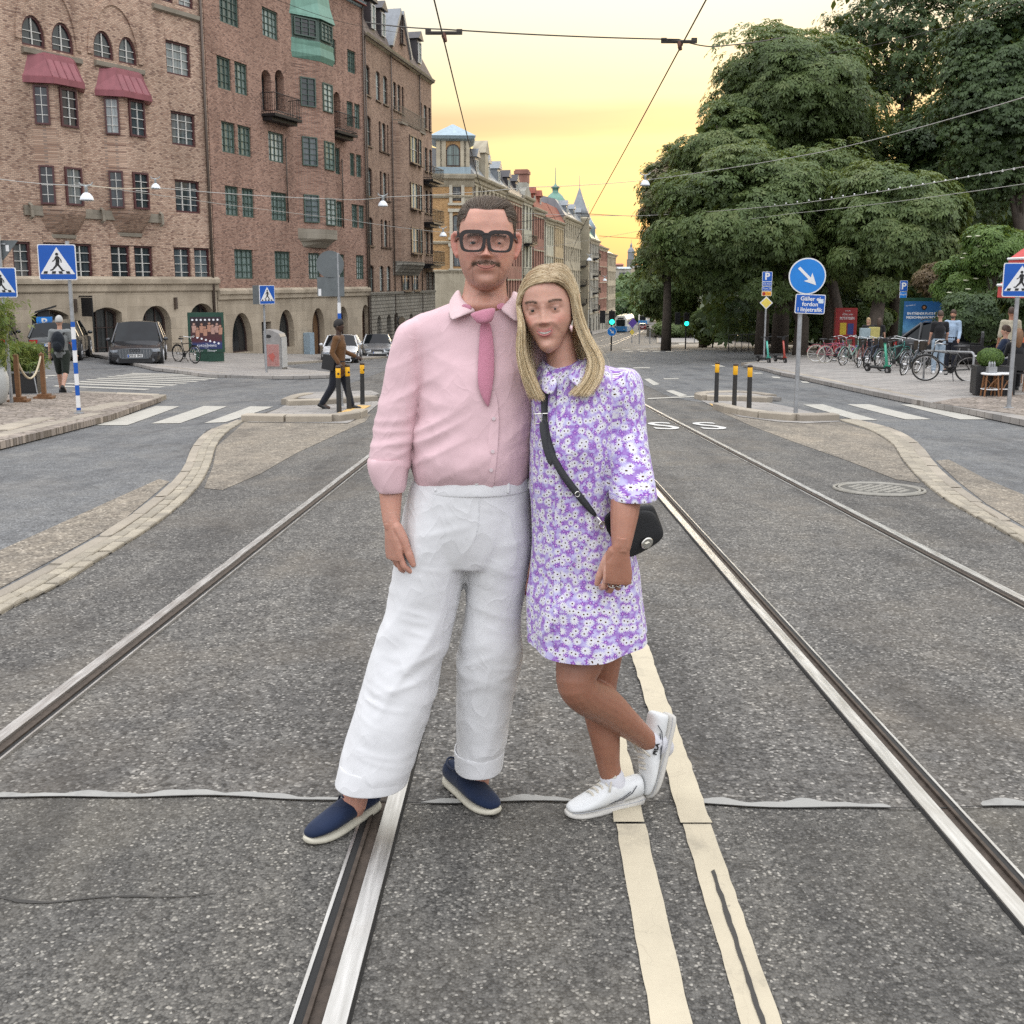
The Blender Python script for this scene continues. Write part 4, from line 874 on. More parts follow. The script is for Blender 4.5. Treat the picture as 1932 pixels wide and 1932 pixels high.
# ====== the row down the street
C0,C1=Vector((-4.1,105.0)),Vector((26.8,260.0));CD=(C1-C0).normalized();CL=(C1-C0).length
def on_row(Y):return C0+CD*((Y-C0.y)/CD.y)
def far_house(name,label,Ya,Yb,H,wall_m,rows,cols,roofm,rise=3.5,frame=W_DRK,glass=G_CUR,trim=P_CREAM,mans=None,base_m=None,spacing=None,top='flat',ww=.5,dormers=0,dentils=False):
 P0,P1=on_row(Ya),on_row(Yb);z0=g(P0.x,P0.y)-.6
 F=Facade(name,label,P0,P1,z0,H);L=F.L;fh=(H-4.6)/rows
 for r_ in range(rows):
  for c_ in range(cols):
   x=(c_+.5)*L/cols;w=L/cols*ww;z=4.6+r_*fh
   F.win(x-w/2,x+w/2,z+fh*.18,z+fh*.78,top=top,cols=2,rows=2,frame=frame,glass=glass,fw=.07,deep=.18)
 for c_ in range(max(2,cols//2)):x=(c_+.5)*L/max(2,cols//2);F.win(x-.9,x+.9,.1,3.4,top='arc' if c_%2 else 'flat',cols=2,rows=1,frame=W_DRK,glass=G_SHOP,deep=.25,name='shop_window')
 F.wall(base_m or P_GREY,0,4.2,'ground_floor',y=-.05);F.wall(wall_m,4.2,H,'wall');F.windows()
 F.mould('string_course',trim,0,L,4.25,BAND);F.mould('cornice',trim,-.1,L+.1,H-.1,[(.05,-.5),(.15,-.4),(.2,-.1),(.45,.0),(.55,.2),(.55,.3)])
 for r_ in range(rows):
  for c_ in range(cols):
   x=(c_+.5)*L/cols;w=L/cols*ww*1.35;z=4.6+r_*fh+fh*.8
   F.box('window_hood',trim,x-w/2,x+w/2,-.16,.02,z,z+.18)
 F.roof(roofm,.4,rise,mansard=mans)
 for k in range(dormers):x=(k+.5)*L/dormers;mb=MB();mb.bbox(x-.7,x+.7,.2,3,H+.3,H+2.2);mb.prism([(x-.9,H+2.2),(x+.9,H+2.2),(x,H+3.1)],-.05,3.2);mb.build('dormer',roofm,F.t);F.window_at(x-.42,x+.42,H+.6,H+1.9,'flat',1,2,W_WHT,G_CUR,W_WHT,.05,.14)
 F.pipe(.2,0,H,r=.06);return F
 # corner house: yellow brick with cream stone and a square roof pavilion
Hc=18.2
F=far_house('yellow_corner_house','yellow brick corner house with cream stone trim and roofed corner pavilion',105,121.5,Hc,P_CREAM,3,8,R_GRY,3.2,dormers=3,mans=(1.5,2.4),ww=.45)
end=Facade('yellow_corner_front','x',on_row(105)+Vector((-9.0,-.6)),on_row(105)+Vector((-.02,-.03)),F.z0,Hc,1.0)
et=end.t;E=end;Lx=E.L
zr=[E.sz(862,v)[1] for v in (345,380,405,440,470,508)]
x0,x1=E.sz(854,380)[0],E.sz(870,380)[0]
for (v0,v1) in ((344,379),(405,444),(470,503)):E.win(x0,x1,E.sz(862,v1)[1],E.sz(862,v0)[1],top='seg',cols=2,rows=2,frame=W_DRK,glass=G_DRK,fw=.08)
E.win(E.sz(820,560)[0],E.sz(826,560)[0],.5,4.0,frame=W_DRK,glass=G_SHOP,cols=1,rows=1);E.win(E.sz(857,560)[0],E.sz(872,560)[0],1,4.0,frame=W_DRK,glass=G_SHOP,cols=1,rows=1)
zq=E.sz(862,512)[1]
E.wall(P_CREAM,0,zq,'ground_floor',y=-.06);E.wall(B_YEL,zq,Hc,'brick_wall');E.windows()
for (v0,v1) in ((344,379),(405,444),(470,503)):
 z0,z1=E.sz(862,v1)[1],E.sz(862,v0)[1]
 for xa,xb in ((x0-.35,x0-.02),(x1+.02,x1+.35)):E.box('window_surround',W_CRM,xa,xb,-.14,.03,z0-.2,z1+.25)
 E.box('window_hood',W_CRM,x0-.5,x1+.5,-.22,.03,z1+.26,z1+.6);E.box('window_sill',W_CRM,x0-.5,x1+.5,-.22,.03,z0-.45,z0-.21)
for z_ in (zq,E.sz(862,458)[1],Hc-2.1):E.mould('string_course',P_CREAM,0,Lx,z_,BAND)
E.mould('cornice',P_CREAM,-.2,Lx+.2,Hc-.2,[(.05,-.9),(.15,-.7),(.3,-.3),(.6,-.1),(.7,.2),(.7,.35)]);E.box('quoin',P_CREAM,Lx-.9,Lx+.02,-.1,.6,zq,Hc-2)
pv0,pv1=E.sz(824,300)[0],E.sz(886,300)[0];zp=E.sz(855,262)[1]
mb=MB();mb.bbox(pv0,pv1,.2,5,Hc+.3,zp);mb.build('pavilion',B_YEL,et)
mb=MB();mb.bbox(pv0-.15,pv1+.15,.02,5.2,Hc+.1,Hc+.9);mb.build('pavilion_plinth',R_BLUE,et)
for xa in (pv0-.05,pv1-.6,(pv0+pv1)/2-1.35,(pv0+pv1)/2+.75):E.box('pilaster',P_CREAM,xa,xa+.6,.05,.3,Hc+.9,zp)
cx=(pv0+pv1)/2;E.window_at(cx-.7,cx+.7,Hc+1.0,zp-.5,'arc',2,2,W_DRK,G_CUR,W_DRK,.08,.15)
mb=MB();mb.loft([[(pv0-a,.2-a,zp+h),(pv1+a,.2-a,zp+h),(pv1+a,5+a,zp+h),(pv0-a,5+a,zp+h)] for a,h in ((.1,-.2),(.5,0),(.65,.3),(-1.6,1.7))]);mb.build('pavilion_roof',R_BLUE,et)
for ch in list(et.children):ch.matrix_basis=(F.t.matrix_basis.inverted()@et.matrix_basis)@ch.matrix_basis;ch.parent=F.t
bpy.data.objects.remove(et)
mb=MB();mb.bbox(5.6,7.2,-.1,1.2,Hc,Hc+3.0);mb.prism([(5.3,Hc+3.0),(7.5,Hc+3.0),(6.4,Hc+4.4)],-.2,1.3);mb.build('roof_aedicule',P_CREAM,F.t)
far_house('brown_red_street_house','brown red house with bands of tall windows beyond the yellow corner house',121.8,132,18.6,P_PINK,3,6,R_DRK,4,mans=(1.2,3.0),ww=.5,dormers=2)
F=far_house('white_gabled_street_house','pale narrow house with tall chimney gable beyond the brown red house',132.3,139.5,19.5,P_WHITE,3,3,R_DRK,4,ww=.5)
mb=MB();mb.prism([(.6,19.4),(6,19.4),(5.4,20.4),(4.2,20.9),(4.2,21.6),(2.6,21.6),(2.6,20.9),(1.2,20.4)],-.15,1.4);mb.build('gable',P_GREY,F.t);mb=MB();mb.bbox(2.6,4.2,-.2,1.5,21.6,23.3);mb.bbox(2.4,4.4,-.3,1.6,22.7,23.1);mb.build('chimney',P_PINK,F.t);F.rail_balcony(1,5,9.2,1.2);F.rail_balcony(1,5,13.6,1.2)
F=far_house('dark_red_street_house','dark red rendered house with bay and red tiled mansard along the descending street',139.8,149.5,18.8,P_PINK,3,5,R_RED,4.5,mans=(1.2,3.2),dormers=2);F.rail_balcony(3,7,9.0,1.3)
far_house('mint_street_house','pale mint house between the dark red and the ochre house',149.8,158.5,18.4,P_WHITE,3,4,R_RED,4,mans=(1.2,2.8),ww=.42)
far_house('ochre_street_house','ochre rendered house before the domed corner building',158.8,169,18.8,P_YEL,3,5,R_RED,4,mans=(1.2,2.8),ww=.42)
F=far_house('domed_street_house','cream house with green copper dome and grey pointed corner tower',169.3,205,20.5,P_CREAM,4,14,R_GRY,4,mans=(1.5,3),ww=.45,dormers=4)
def spire(F,x,y,r,z0,prof,m,name,n=16):mb=MB();mb.lathe([(r*a,z0+h) for a,h in prof],n,(x,y,0));return mb.build(name,m,F.t,smooth=True)
spire(F,6.0,2.4,2.25,20.4,[(1,0),(1,1.4),(1.06,1.5),(1.0,1.6)],P_CREAM,'dome_drum',20);spire(F,6.0,2.4,2.15,22.0,[(1,0),(.97,.7),(.82,1.7),(.58,2.5),(.3,3.0),(.24,3.1),(.26,3.7),(.4,3.8),(.12,4.3),(.04,4.6),(.025,7.2),(.0,7.3)],R_COP,'dome',20)
spire(F,24.5,.6,1.9,0,[(1,0),(1,21.3),(1.12,21.6),(1.12,21.9)],P_CREAM,'corner_tower',14);spire(F,24.5,.6,2.1,21.9,[(1,0),(.72,1.5),(.36,3.5),(.06,5.4),(.03,5.5),(.02,7.8),(0,7.9)],R_GRY,'pointed_tower_roof',14)
for k in range(5):F.rail_balcony(22,26,5.5+k*3.6,1.2) if k<3 else None
F=far_house('grey_street_house','narrow grey green house past the pointed corner tower',205.4,222,19.5,P_GREY,4,6,R_COP,3.5,mans=(1.2,2.6));[F.rail_balcony(6,10,5+k*3.6,1.3) for k in range(4)]
spire(F,9,1.5,1.6,19.5,[(1,0),(1,2.5),(1.15,2.7),(.5,4.4),(.05,6.0),(0,8)],R_BLUE,'small_turret',10)
far_house('pink_street_house','pinkish house second from the far end of the row',222.4,240,19.0,P_PINK,4,6,R_RED,3.5);far_house('pale_end_house','pale rendered house at the far end of the row',240.4,262,18.5,P_CREAM,4,7,R_GRY,3.0)
# far hill town and the church tower
def far_block(u0,u1,vt,vb,Y,m,roofm,label,name='distant_house'):
 a,b=at(u0,vb,Y),at(u1,vb,Y);zt=at(u0,vt,Y).z;L=b.x-a.x;t=thing(name,label,'building',(a.x,Y,a.z-8));mb=MB();mb.bbox(0,L,0,18,0,zt-a.z+8);mb.build('wall',m,t)
 mb=MB();h=zt-a.z+8;mb.loft([[(x,-.6,h),(x,9,h+L*.18),(x,18.6,h)] for x in (-.5,L+.5)]);mb.build('roof',roofm,t)
 for k in range(4):
  mb=MB();x=(k+.5)*L/4;mb.bbox(x-.7,x+.7,-.05,.1,h-4.5,h-2);mb.build('window',G_DRK,t)
far_block(1158,1176,500,512,560,P_PINK,R_RED,'distant red roofed house below the church tower');far_block(1168,1190,507,520,540,P_GREY,R_BLUE,'distant pale block with blue roof in front of the church');far_block(1196,1222,505,520,580,P_CREAM,R_GRY,'distant cream building behind the park trees')
c=at(1190,512,620);ct=thing('church_tower','distant grey church tower with small dome against the orange sky','church',(c.x,c.y,c.z-10))
k_=620/1860.0
mb=MB();mb.bbox(-7*k_,7*k_,-7*k_,7*k_,0,10+22*k_);mb.bbox(-8.5*k_,8.5*k_,-8.5*k_,8.5*k_,0,10+3*k_);mb.build('shaft',S_RUB,ct)
mb=MB();mb.lathe([(6.2*k_,10+22*k_),(6.2*k_,10+34*k_),(7*k_,10+35*k_),(5.5*k_,10+40*k_),(3*k_,10+43*k_),(2.2*k_,10+44*k_),(2.2*k_,10+48*k_),(.5*k_,10+52*k_),(.2*k_,10+58*k_)],8);mb.build('belfry',R_GRY,ct)
mb=MB();mb.bbox(-1.6*k_,1.6*k_,-7.3*k_,-7*k_,10+8*k_,10+16*k_);mb.build('window',G_DRK,ct)
# ====== trees and shrubs
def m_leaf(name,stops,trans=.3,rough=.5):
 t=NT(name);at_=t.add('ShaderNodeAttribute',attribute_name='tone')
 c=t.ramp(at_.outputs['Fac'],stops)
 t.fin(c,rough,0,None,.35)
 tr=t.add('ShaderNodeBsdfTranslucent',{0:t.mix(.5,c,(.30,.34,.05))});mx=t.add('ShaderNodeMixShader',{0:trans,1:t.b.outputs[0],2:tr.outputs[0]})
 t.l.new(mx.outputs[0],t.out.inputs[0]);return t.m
LF_CH=m_leaf('chestnut_leaf',[(0,(.055,.085,.028)),(.35,(.085,.130,.042)),(.7,(.125,.175,.058)),(1,(.175,.215,.080))],.3)
LF_LT=m_leaf('light_leaf',[(0,(.07,.10,.04)),(.4,(.12,.16,.065)),(.75,(.20,.22,.10)),(1,(.34,.27,.19))],.45)  # pale pinkish stops put backlit highlights into the leaf colour
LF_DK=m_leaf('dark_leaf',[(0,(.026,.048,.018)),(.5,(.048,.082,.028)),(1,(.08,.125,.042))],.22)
LF_EL=m_leaf('elder_leaf',[(0,(.05,.10,.025)),(.5,(.09,.16,.035)),(1,(.14,.22,.05))],.3)
LF_RD=m_leaf('reddish_leaf',[(0,(.07,.06,.03)),(.5,(.13,.085,.045)),(1,(.17,.12,.06))],.25)
LF_FAR=m_leaf('far_leaf',[(0,(.09,.15,.07)),(.5,(.14,.21,.09)),(1,(.20,.27,.12))],.3)
LF_BAM=m_leaf('bamboo_leaf',[(0,(.08,.13,.03)),(.5,(.14,.20,.05)),(1,(.24,.27,.08))],.3)
BARK=mat('bark',(.075,.06,.048),.9,0,.3,5,.8,25)
def leaf_cloud(name,C,A,size,m,parent,leaflets=6,droop=.55,aspect=.34,tone=None,rng=None,spread=2*math.pi):
 """C centres, A outward axes; each centre carries a fan of kite-shaped leaflets"""
 rng=rng or np.random.default_rng(1);N=len(C);A=unit(A)
 h=rng.normal(size=(N,3));t1=unit(np.cross(A,h));t2=np.cross(A,t1)
 sz=np.asarray(size)*np.ones(N);V=[];ph=rng.random(N)*6.28
 for k in range(leaflets):
  th=ph+spread*k/leaflets+rng.normal(scale=.18,size=N)
  d=np.cos(th)[:,None]*t1+np.sin(th)[:,None]*t2+A*.25;d[:,2]-=droop*rng.uniform(.6,1.2,N);d=unit(d)
  s=unit(np.cross(d,A+rng.normal(scale=.25,size=(N,3))));L=(sz*rng.uniform(.75,1.15,N))[:,None];w=L*aspect*.5
  sag=np.zeros((N,3));sag[:,2]=-.12
  V.append(np.stack([C+d*L*.08,C+d*L*.62+s*w,C+d*L+sag*L,C+d*L*.62-s*w],1))
 V=np.stack(V,1).reshape(-1,3);nq=len(V)//4
 me=bpy.data.meshes.new(name);me.vertices.add(len(V));me.vertices.foreach_set('co',V.ravel().astype(np.float32))
 me.loops.add(nq*4);me.loops.foreach_set('vertex_index',np.arange(nq*4,dtype=np.int32));me.polygons.add(nq)
 me.polygons.foreach_set('loop_start',np.arange(0,nq*4,4,dtype=np.int32));me.polygons.foreach_set('loop_total',np.full(nq,4,np.int32))
 me.update(calc_edges=True);me.materials.append(m)
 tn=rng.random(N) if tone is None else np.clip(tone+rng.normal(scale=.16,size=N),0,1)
 a=me.attributes.new('tone','FLOAT','POINT');a.data.foreach_set('value',np.repeat(tn,leaflets*4).astype(np.float32))
 return link(name,me,parent)
def crown_pts(rng,c,r,n,lobes,lobe=.42,shell=.75,under=.35,pile=1.0):
 """leaf-cluster centres gathered into boughs around an ellipsoid; returns centres, outward axes, tone"""
 c,r=np.array(c),np.array(r);C,A,T=[],[],[]
 d=rng.normal(size=(lobes,3));d[:,1]-=.35*np.abs(d[:,1]);d=unit(d);d[:,2]=np.where(d[:,2]<-under,-d[:,2]*.6,d[:,2])
 for q in d:
  lc=c+q*r*rng.uniform(.55,.86);lr=r.mean()*lobe*rng.uniform(.7,1.25);k=int(n/lobes*rng.uniform(.7,1.3))
  e=unit(rng.normal(size=(k,3)));e[:,2]=e[:,2]*.85+.28;e=unit(e)
  rad=lr*(shell+(1-shell)*rng.random(k))*np.array([1.15,1.15,.8])[:,None]
  C.append(lc+e*rad.T);ax=e*.6+q*.5;ax[:,2]+=.45*pile;A.append(ax);T.append(np.clip(.5+.3*e[:,2]+rng.normal(scale=.12),0,1))  # upward leaves get a lighter tone, skylit tops put into the colour
 return np.concatenate(C),np.concatenate(A),np.concatenate(T)
def fill_pts(rng,c,r,n,k=.62):
 e=unit(rng.normal(size=(n,3)))*(rng.random(n)**.4)[:,None]*k;return np.array(c)+e*np.array(r),unit(rng.normal(size=(n,3)))
def tree(name,label,base,c,r,n,lobes,size,leafm,seed,leaflets=6,lobe=.42,fill=900,trunk_r=.35,droop=.55,aspect=.34,group=None,under=.35,limbs=6,shell=.75,fill_k=.62):
 rng=np.random.default_rng(seed);base=Vector(base);c=Vector(c)
 t=thing(name,label,'tree' if 'tree' in name else 'shrub',base,0,group);lc=c-base
 C,A,T=crown_pts(rng,lc,r,n,lobes,lobe,shell,under)
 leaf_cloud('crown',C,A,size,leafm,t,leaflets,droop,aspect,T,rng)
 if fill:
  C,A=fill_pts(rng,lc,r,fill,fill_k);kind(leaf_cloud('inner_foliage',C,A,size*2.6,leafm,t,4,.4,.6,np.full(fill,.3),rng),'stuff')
 mb=MB();top=lc+Vector((0,0,r[2]*.2))
 mb.tube([(0,0,-.3),(0.05,0,top.z*.25),(lc.x*.4,lc.y*.4,top.z*.55),tuple(top)],[trunk_r*1.25,trunk_r,trunk_r*.7,trunk_r*.2],8)
 for k in range(limbs):
  a=rng.uniform(0,6.28);h=rng.uniform(.35,.8);p0=Vector((lc.x*h*.6,lc.y*h*.6,top.z*h));p2=lc+Vector((math.cos(a)*r[0]*.7,math.sin(a)*r[1]*.7,r[2]*rng.uniform(-.3,.5)));mb.tube([p0,p0.lerp(p2,.5)+Vector((0,0,.4)),p2],[trunk_r*.45,trunk_r*.3,trunk_r*.08],6)
 mb.build('trunk',BARK,t,smooth=True);return t
def crown_at(u,v,Y,ru,rv,ry=None):
 p=at(u,v,Y);k=Y/FPX;return p,(ru*k,(ry if ry else ru*k*.8),rv*k)
def ptree(name,label,u,v,Y,ru,rv,n,lobes,size,leafm,seed,base_u=None,**k):
 c,r=crown_at(u,v,Y,ru,rv);bx=at(base_u or u,v,Y).x;return tree(name,label,(bx,Y,g(bx,Y)),c,r,n,lobes,size,leafm,seed,**k)
GR='big trees in the park'
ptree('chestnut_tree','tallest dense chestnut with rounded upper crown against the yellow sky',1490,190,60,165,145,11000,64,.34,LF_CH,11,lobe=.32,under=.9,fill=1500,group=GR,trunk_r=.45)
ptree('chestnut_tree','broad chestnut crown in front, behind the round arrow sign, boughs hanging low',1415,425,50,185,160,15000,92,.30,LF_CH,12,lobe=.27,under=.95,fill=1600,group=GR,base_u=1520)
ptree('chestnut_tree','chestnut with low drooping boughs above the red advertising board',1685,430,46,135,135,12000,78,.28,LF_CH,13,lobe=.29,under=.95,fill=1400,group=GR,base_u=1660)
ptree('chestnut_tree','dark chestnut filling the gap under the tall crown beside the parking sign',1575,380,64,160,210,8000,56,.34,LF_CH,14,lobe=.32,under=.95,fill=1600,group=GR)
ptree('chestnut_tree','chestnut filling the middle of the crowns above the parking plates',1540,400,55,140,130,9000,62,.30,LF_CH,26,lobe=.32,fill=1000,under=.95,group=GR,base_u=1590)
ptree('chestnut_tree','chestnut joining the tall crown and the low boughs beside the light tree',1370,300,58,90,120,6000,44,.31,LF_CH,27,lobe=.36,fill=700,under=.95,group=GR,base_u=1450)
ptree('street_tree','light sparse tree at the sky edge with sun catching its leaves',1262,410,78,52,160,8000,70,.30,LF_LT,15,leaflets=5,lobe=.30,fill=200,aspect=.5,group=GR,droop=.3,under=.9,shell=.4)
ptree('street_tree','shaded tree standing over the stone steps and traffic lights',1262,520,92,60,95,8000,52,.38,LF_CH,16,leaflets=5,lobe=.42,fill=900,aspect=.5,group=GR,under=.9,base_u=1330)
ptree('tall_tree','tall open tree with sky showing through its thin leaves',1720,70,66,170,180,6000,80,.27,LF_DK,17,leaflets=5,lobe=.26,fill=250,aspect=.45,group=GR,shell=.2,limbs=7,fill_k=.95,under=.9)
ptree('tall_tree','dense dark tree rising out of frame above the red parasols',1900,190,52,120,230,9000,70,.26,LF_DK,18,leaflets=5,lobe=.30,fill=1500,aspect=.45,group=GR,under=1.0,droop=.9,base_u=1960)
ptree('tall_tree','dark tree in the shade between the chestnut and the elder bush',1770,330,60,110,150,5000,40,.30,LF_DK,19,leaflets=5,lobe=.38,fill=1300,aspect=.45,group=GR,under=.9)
GB='shrubs along the park edge'
ptree('elder_shrub','bright green elder bush with flat cream flowers beside the crossing sign',1880,470,34,70,48,3000,26,.17,LF_EL,21,leaflets=5,lobe=.4,fill=500,group=GB,trunk_r=.06,under=.8)
ptree('reddish_shrub','brownish red shrub between the parking sign and the elder bush',1775,530,37,48,36,2200,20,.15,LF_RD,22,leaflets=5,lobe=.42,fill=350,group=GB,trunk_r=.05,under=.9,base_u=1790)
ptree('elder_shrub','lighter green flowering bush above the blue advertising board',1815,530,35,52,42,2200,20,.16,LF_EL,23,leaflets=5,lobe=.42,fill=350,group=GB,trunk_r=.05,under=.9)
ptree('glossy_shrub','dark glossy evergreen shrub behind the parked cars',1850,590,33,75,45,3000,26,.15,LF_DK,24,leaflets=5,lobe=.42,fill=500,group=GB,trunk_r=.06,under=1.0,aspect=.5)
ptree('glossy_shrub','evergreen shrub at the edge of the frame behind the parasol',1935,560,30,50,60,2200,22,.15,LF_DK,25,leaflets=5,lobe=.42,fill=400,group=GB,trunk_r=.06,under=1.0,aspect=.5)
for k_,(u_,v_,lab_) in enumerate(((1345,612,'dark shrub behind the guard fence next to the steps'),(1480,606,'dark shrub behind the scooters under the chestnut'),(1545,600,'dark shrub between the arrow sign and the red board'),(1640,600,'dark shrub behind the red board and the cyclists'))):ptree('park_shrub',lab_,u_,v_,88-8*k_,48,28,2400,22,.30,LF_CH,70+k_,leaflets=5,lobe=.42,fill=300,group=GB,trunk_r=.06,under=1,aspect=.5)
# elder flower heads
rng=np.random.default_rng(5);mb=MB()
for k in range(26):
 p=at(rng.uniform(1790,1925),rng.uniform(440,560),33.2+rng.random()*1.0);mb.lathe([(.02,-.03),(.10,.0),(.06,.02)],7,p)
fl=mb.build('elder_flowers',mat('elder_cream',(.55,.55,.40),.7));sh_=[o for o in bpy.data.objects if o.name.startswith('elder_shrub') and o.parent is None][0];fl.parent=sh_;fl.location=-sh_.location
# the shaded park slope behind, one mass of leaves
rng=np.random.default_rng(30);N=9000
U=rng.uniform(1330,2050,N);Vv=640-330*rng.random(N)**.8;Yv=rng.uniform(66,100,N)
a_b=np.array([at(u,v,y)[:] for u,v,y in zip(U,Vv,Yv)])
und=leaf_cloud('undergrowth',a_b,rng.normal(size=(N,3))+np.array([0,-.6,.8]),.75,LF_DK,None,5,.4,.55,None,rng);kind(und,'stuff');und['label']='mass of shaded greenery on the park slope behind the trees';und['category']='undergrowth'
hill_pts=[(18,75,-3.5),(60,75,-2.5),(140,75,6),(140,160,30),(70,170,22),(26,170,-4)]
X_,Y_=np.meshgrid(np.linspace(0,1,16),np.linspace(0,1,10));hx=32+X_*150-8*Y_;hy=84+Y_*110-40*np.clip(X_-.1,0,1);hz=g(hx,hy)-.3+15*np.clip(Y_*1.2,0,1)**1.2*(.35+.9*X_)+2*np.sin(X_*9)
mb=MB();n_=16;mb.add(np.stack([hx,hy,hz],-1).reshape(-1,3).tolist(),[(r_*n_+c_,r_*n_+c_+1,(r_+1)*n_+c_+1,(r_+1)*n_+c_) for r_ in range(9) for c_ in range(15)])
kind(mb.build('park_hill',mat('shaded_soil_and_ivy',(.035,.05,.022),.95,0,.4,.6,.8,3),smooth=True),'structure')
# shrubs over the retaining wall, and the trees at the far end of the street
ptree('wall_shrub','grey green shrub above the stone retaining wall beside the steps',1300,600,152,26,24,1500,14,.55,LF_CH,41,leaflets=5,lobe=.5,fill=300,aspect=.5,group=GB,trunk_r=.1,under=1)
ptree('wall_shrub','rounded shrub on the wall corner at the foot of the steps',1262,610,153,24,18,1300,12,.5,LF_LT,42,leaflets=5,lobe=.5,fill=300,aspect=.5,group=GB,trunk_r=.1,under=1)
ptree('wall_shrub','clipped low shrub trailing over the retaining wall',1272,622,150.5,34,7,1300,14,.45,LF_CH,43,leaflets=5,lobe=.6,fill=300,aspect=.5,group=GB,trunk_r=.1,under=1)
GF='trees closing the far end of the street'
for k,(u,v,Y,ru,rv) in enumerate(((1180,548,345,24,36),(1205,545,360,28,40),(1232,555,340,30,40),(1172,575,335,20,22),(1215,580,330,30,24))):
 ptree('far_tree',['rounded tree at the far end of the street beside the last house','hazy pale green tree below the church tower','far street tree half hidden by the light tree','low tree behind the far tram lamps','low wide tree behind the approaching far tram'][k],u,v,Y,ru,rv,1500,18,1.25,LF_FAR,50+k,leaflets=5,lobe=.45,fill=400,aspect=.55,group=GF,under=1,trunk_r=.4)
 # ====== street furniture
BLUE=mat('sign_blue',(.005,.09,.42),.35,0,.06);BLUE2=mat('sign_light_blue',(.01,.20,.62),.35,0,.06);WHITE=mat('sign_white',(.74,.74,.74),.4,0,.04);BLACK=mat('sign_black',(.012,.012,.013),.5)
GALV=mat('galvanised_steel',(.33,.34,.35),.45,.5,.18,9);GREYS=mat('sign_back_grey',(.13,.145,.15),.5,.3,.15,5);YEL=mat('bollard_yellow',(.80,.42,.01),.45,0,.08);YPALE=mat('diamond_yellow',(.70,.55,.10),.5)
DGREEN=mat('dark_green_enamel',(.012,.055,.035),.4);RED=mat('board_red',(.34,.02,.02),.45);WOOD=mat('stained_wood',(.16,.075,.03),.6,0,.25,12,.3,40);PBLK=mat('black_planter',(.015,.015,.016),.5)
def disc(mb,c,r,y0,y1,n=24,a0=0):mb.prism([(c[0]+r*math.cos(a0+2*math.pi*i/n),c[1]+r*math.sin(a0+2*math.pi*i/n)) for i in range(n)],y0,y1)
def rrect(cx,cz,w,h,r,n=4):
 pts=[]
 for sx,sz_,a in ((1,1,0),(-1,1,90),(-1,-1,180),(1,-1,270)):
  for k in range(n+1):t_=R(a+90*k/n);pts.append((cx+sx*(w/2-r)+r*math.cos(t_),cz+sz_*(h/2-r)+r*math.sin(t_)))
 return pts
def walker_sign(parent,cz,S=.6,y=-.05,cx=0.0):
 """square pedestrian-crossing sign: blue plate, white border and triangle, black walking figure over bars"""
 mb=MB();mb.prism(rrect(cx,cz,S,S,.03),y,y+.02);pl=mb.build('sign_plate',WHITE,parent)
 mb=MB();mb.prism(rrect(cx,cz,S*.95,S*.95,.025),y-.003,y-.0005);mb.build('blue_field',BLUE,pl)
 mb=MB();mb.prism([(cx-.45*S,cz-.33*S),(cx+.45*S,cz-.33*S),(cx,cz+.42*S)],y-.006,y-.0035);mb.build('white_triangle',WHITE,pl)
 mb=MB();q=lambda pts:mb.prism([(cx+a*S,cz+b*S) for a,b in pts],y-.009,y-.0065)
 disc(mb,(cx+.0*S,cz+.225*S),.042*S,y-.009,y-.0065,12)
 q([(-.045,.16),(.01,.18),(.05,.16),(.06,.02),(-.035,.02)]);q([(.0,.04),(.062,.04),(.045,-.06),(.15,-.22),(.20,-.215),(.17,-.245),(.11,-.25),(.0,-.08)]);q([(-.035,.04),(.03,.04),(.0,-.10),(-.13,-.23),(-.20,-.235),(-.19,-.20),(-.145,-.195),(-.055,-.07)])
 q([(-.045,.155),(-.01,.15),(-.055,.06),(-.12,.01),(-.135,.035),(-.08,.07)]);q([(.03,.16),(.055,.15),(.115,.06),(.115,-.01),(.09,-.01),(.085,.055)])
 for a in (-.33,-.115,.085,.28):q([(a-.05,-.32),(a+.05,-.32),(a+.07,-.25),(a-.03,-.25)]) if a<0 else q([(a-.05,-.32),(a+.05,-.32),(a+.03,-.25),(a-.07,-.25)])
 mb.build('walking_figure',BLACK,pl);return pl
def pole(parent,h,r=.032,m=None,name='pole',z0=0.0):mb=MB();mb.tube([(0,0,z0),(0,0,h)],r,12);mb.tube([(0,0,h),(0,0,h+.01)],r*1.05,12);return mb.build(name,m or GALV,parent,smooth=False,ang=40)
def foot(parent):mb=MB();mb.lathe([(.09,0),(.09,.015),(.045,.02),(.042,.06)],14);mb.build('base_collar',GALV,parent)
def facing(p):return math.atan2(p[0],p[1])*-1
# --- crossing sign on the blue and white banded pole
p=gp(149,780,PV);t=thing('crossing_sign','pedestrian crossing sign on pole banded blue and white at the pavement corner','road sign',p,R(14));Y=p.y
top=hgt(456,780,Y)
pole(t,top,.034);foot(t);bands=[607,617,640,661,684,705,726.6,746,769,780]
for i,(a,b) in enumerate(zip(bands,bands[1:])):
 mb=MB();mb.tube([(0,0,hgt(b,780,Y)+.002),(0,0,hgt(a,780,Y))],.037,12,cap=False);mb.build('pole_band',(BLUE if i%2==0 else WHITE),t,smooth=True)
walker_sign(t,hgt(495,780,Y),.61,-.06,-.17);mb=MB()
for dz in (-.16,.16):mb.box((-.1,-.01,hgt(495,780,Y)+dz),(.4,.05,.03))
mb.build('bracket',GALV,t)
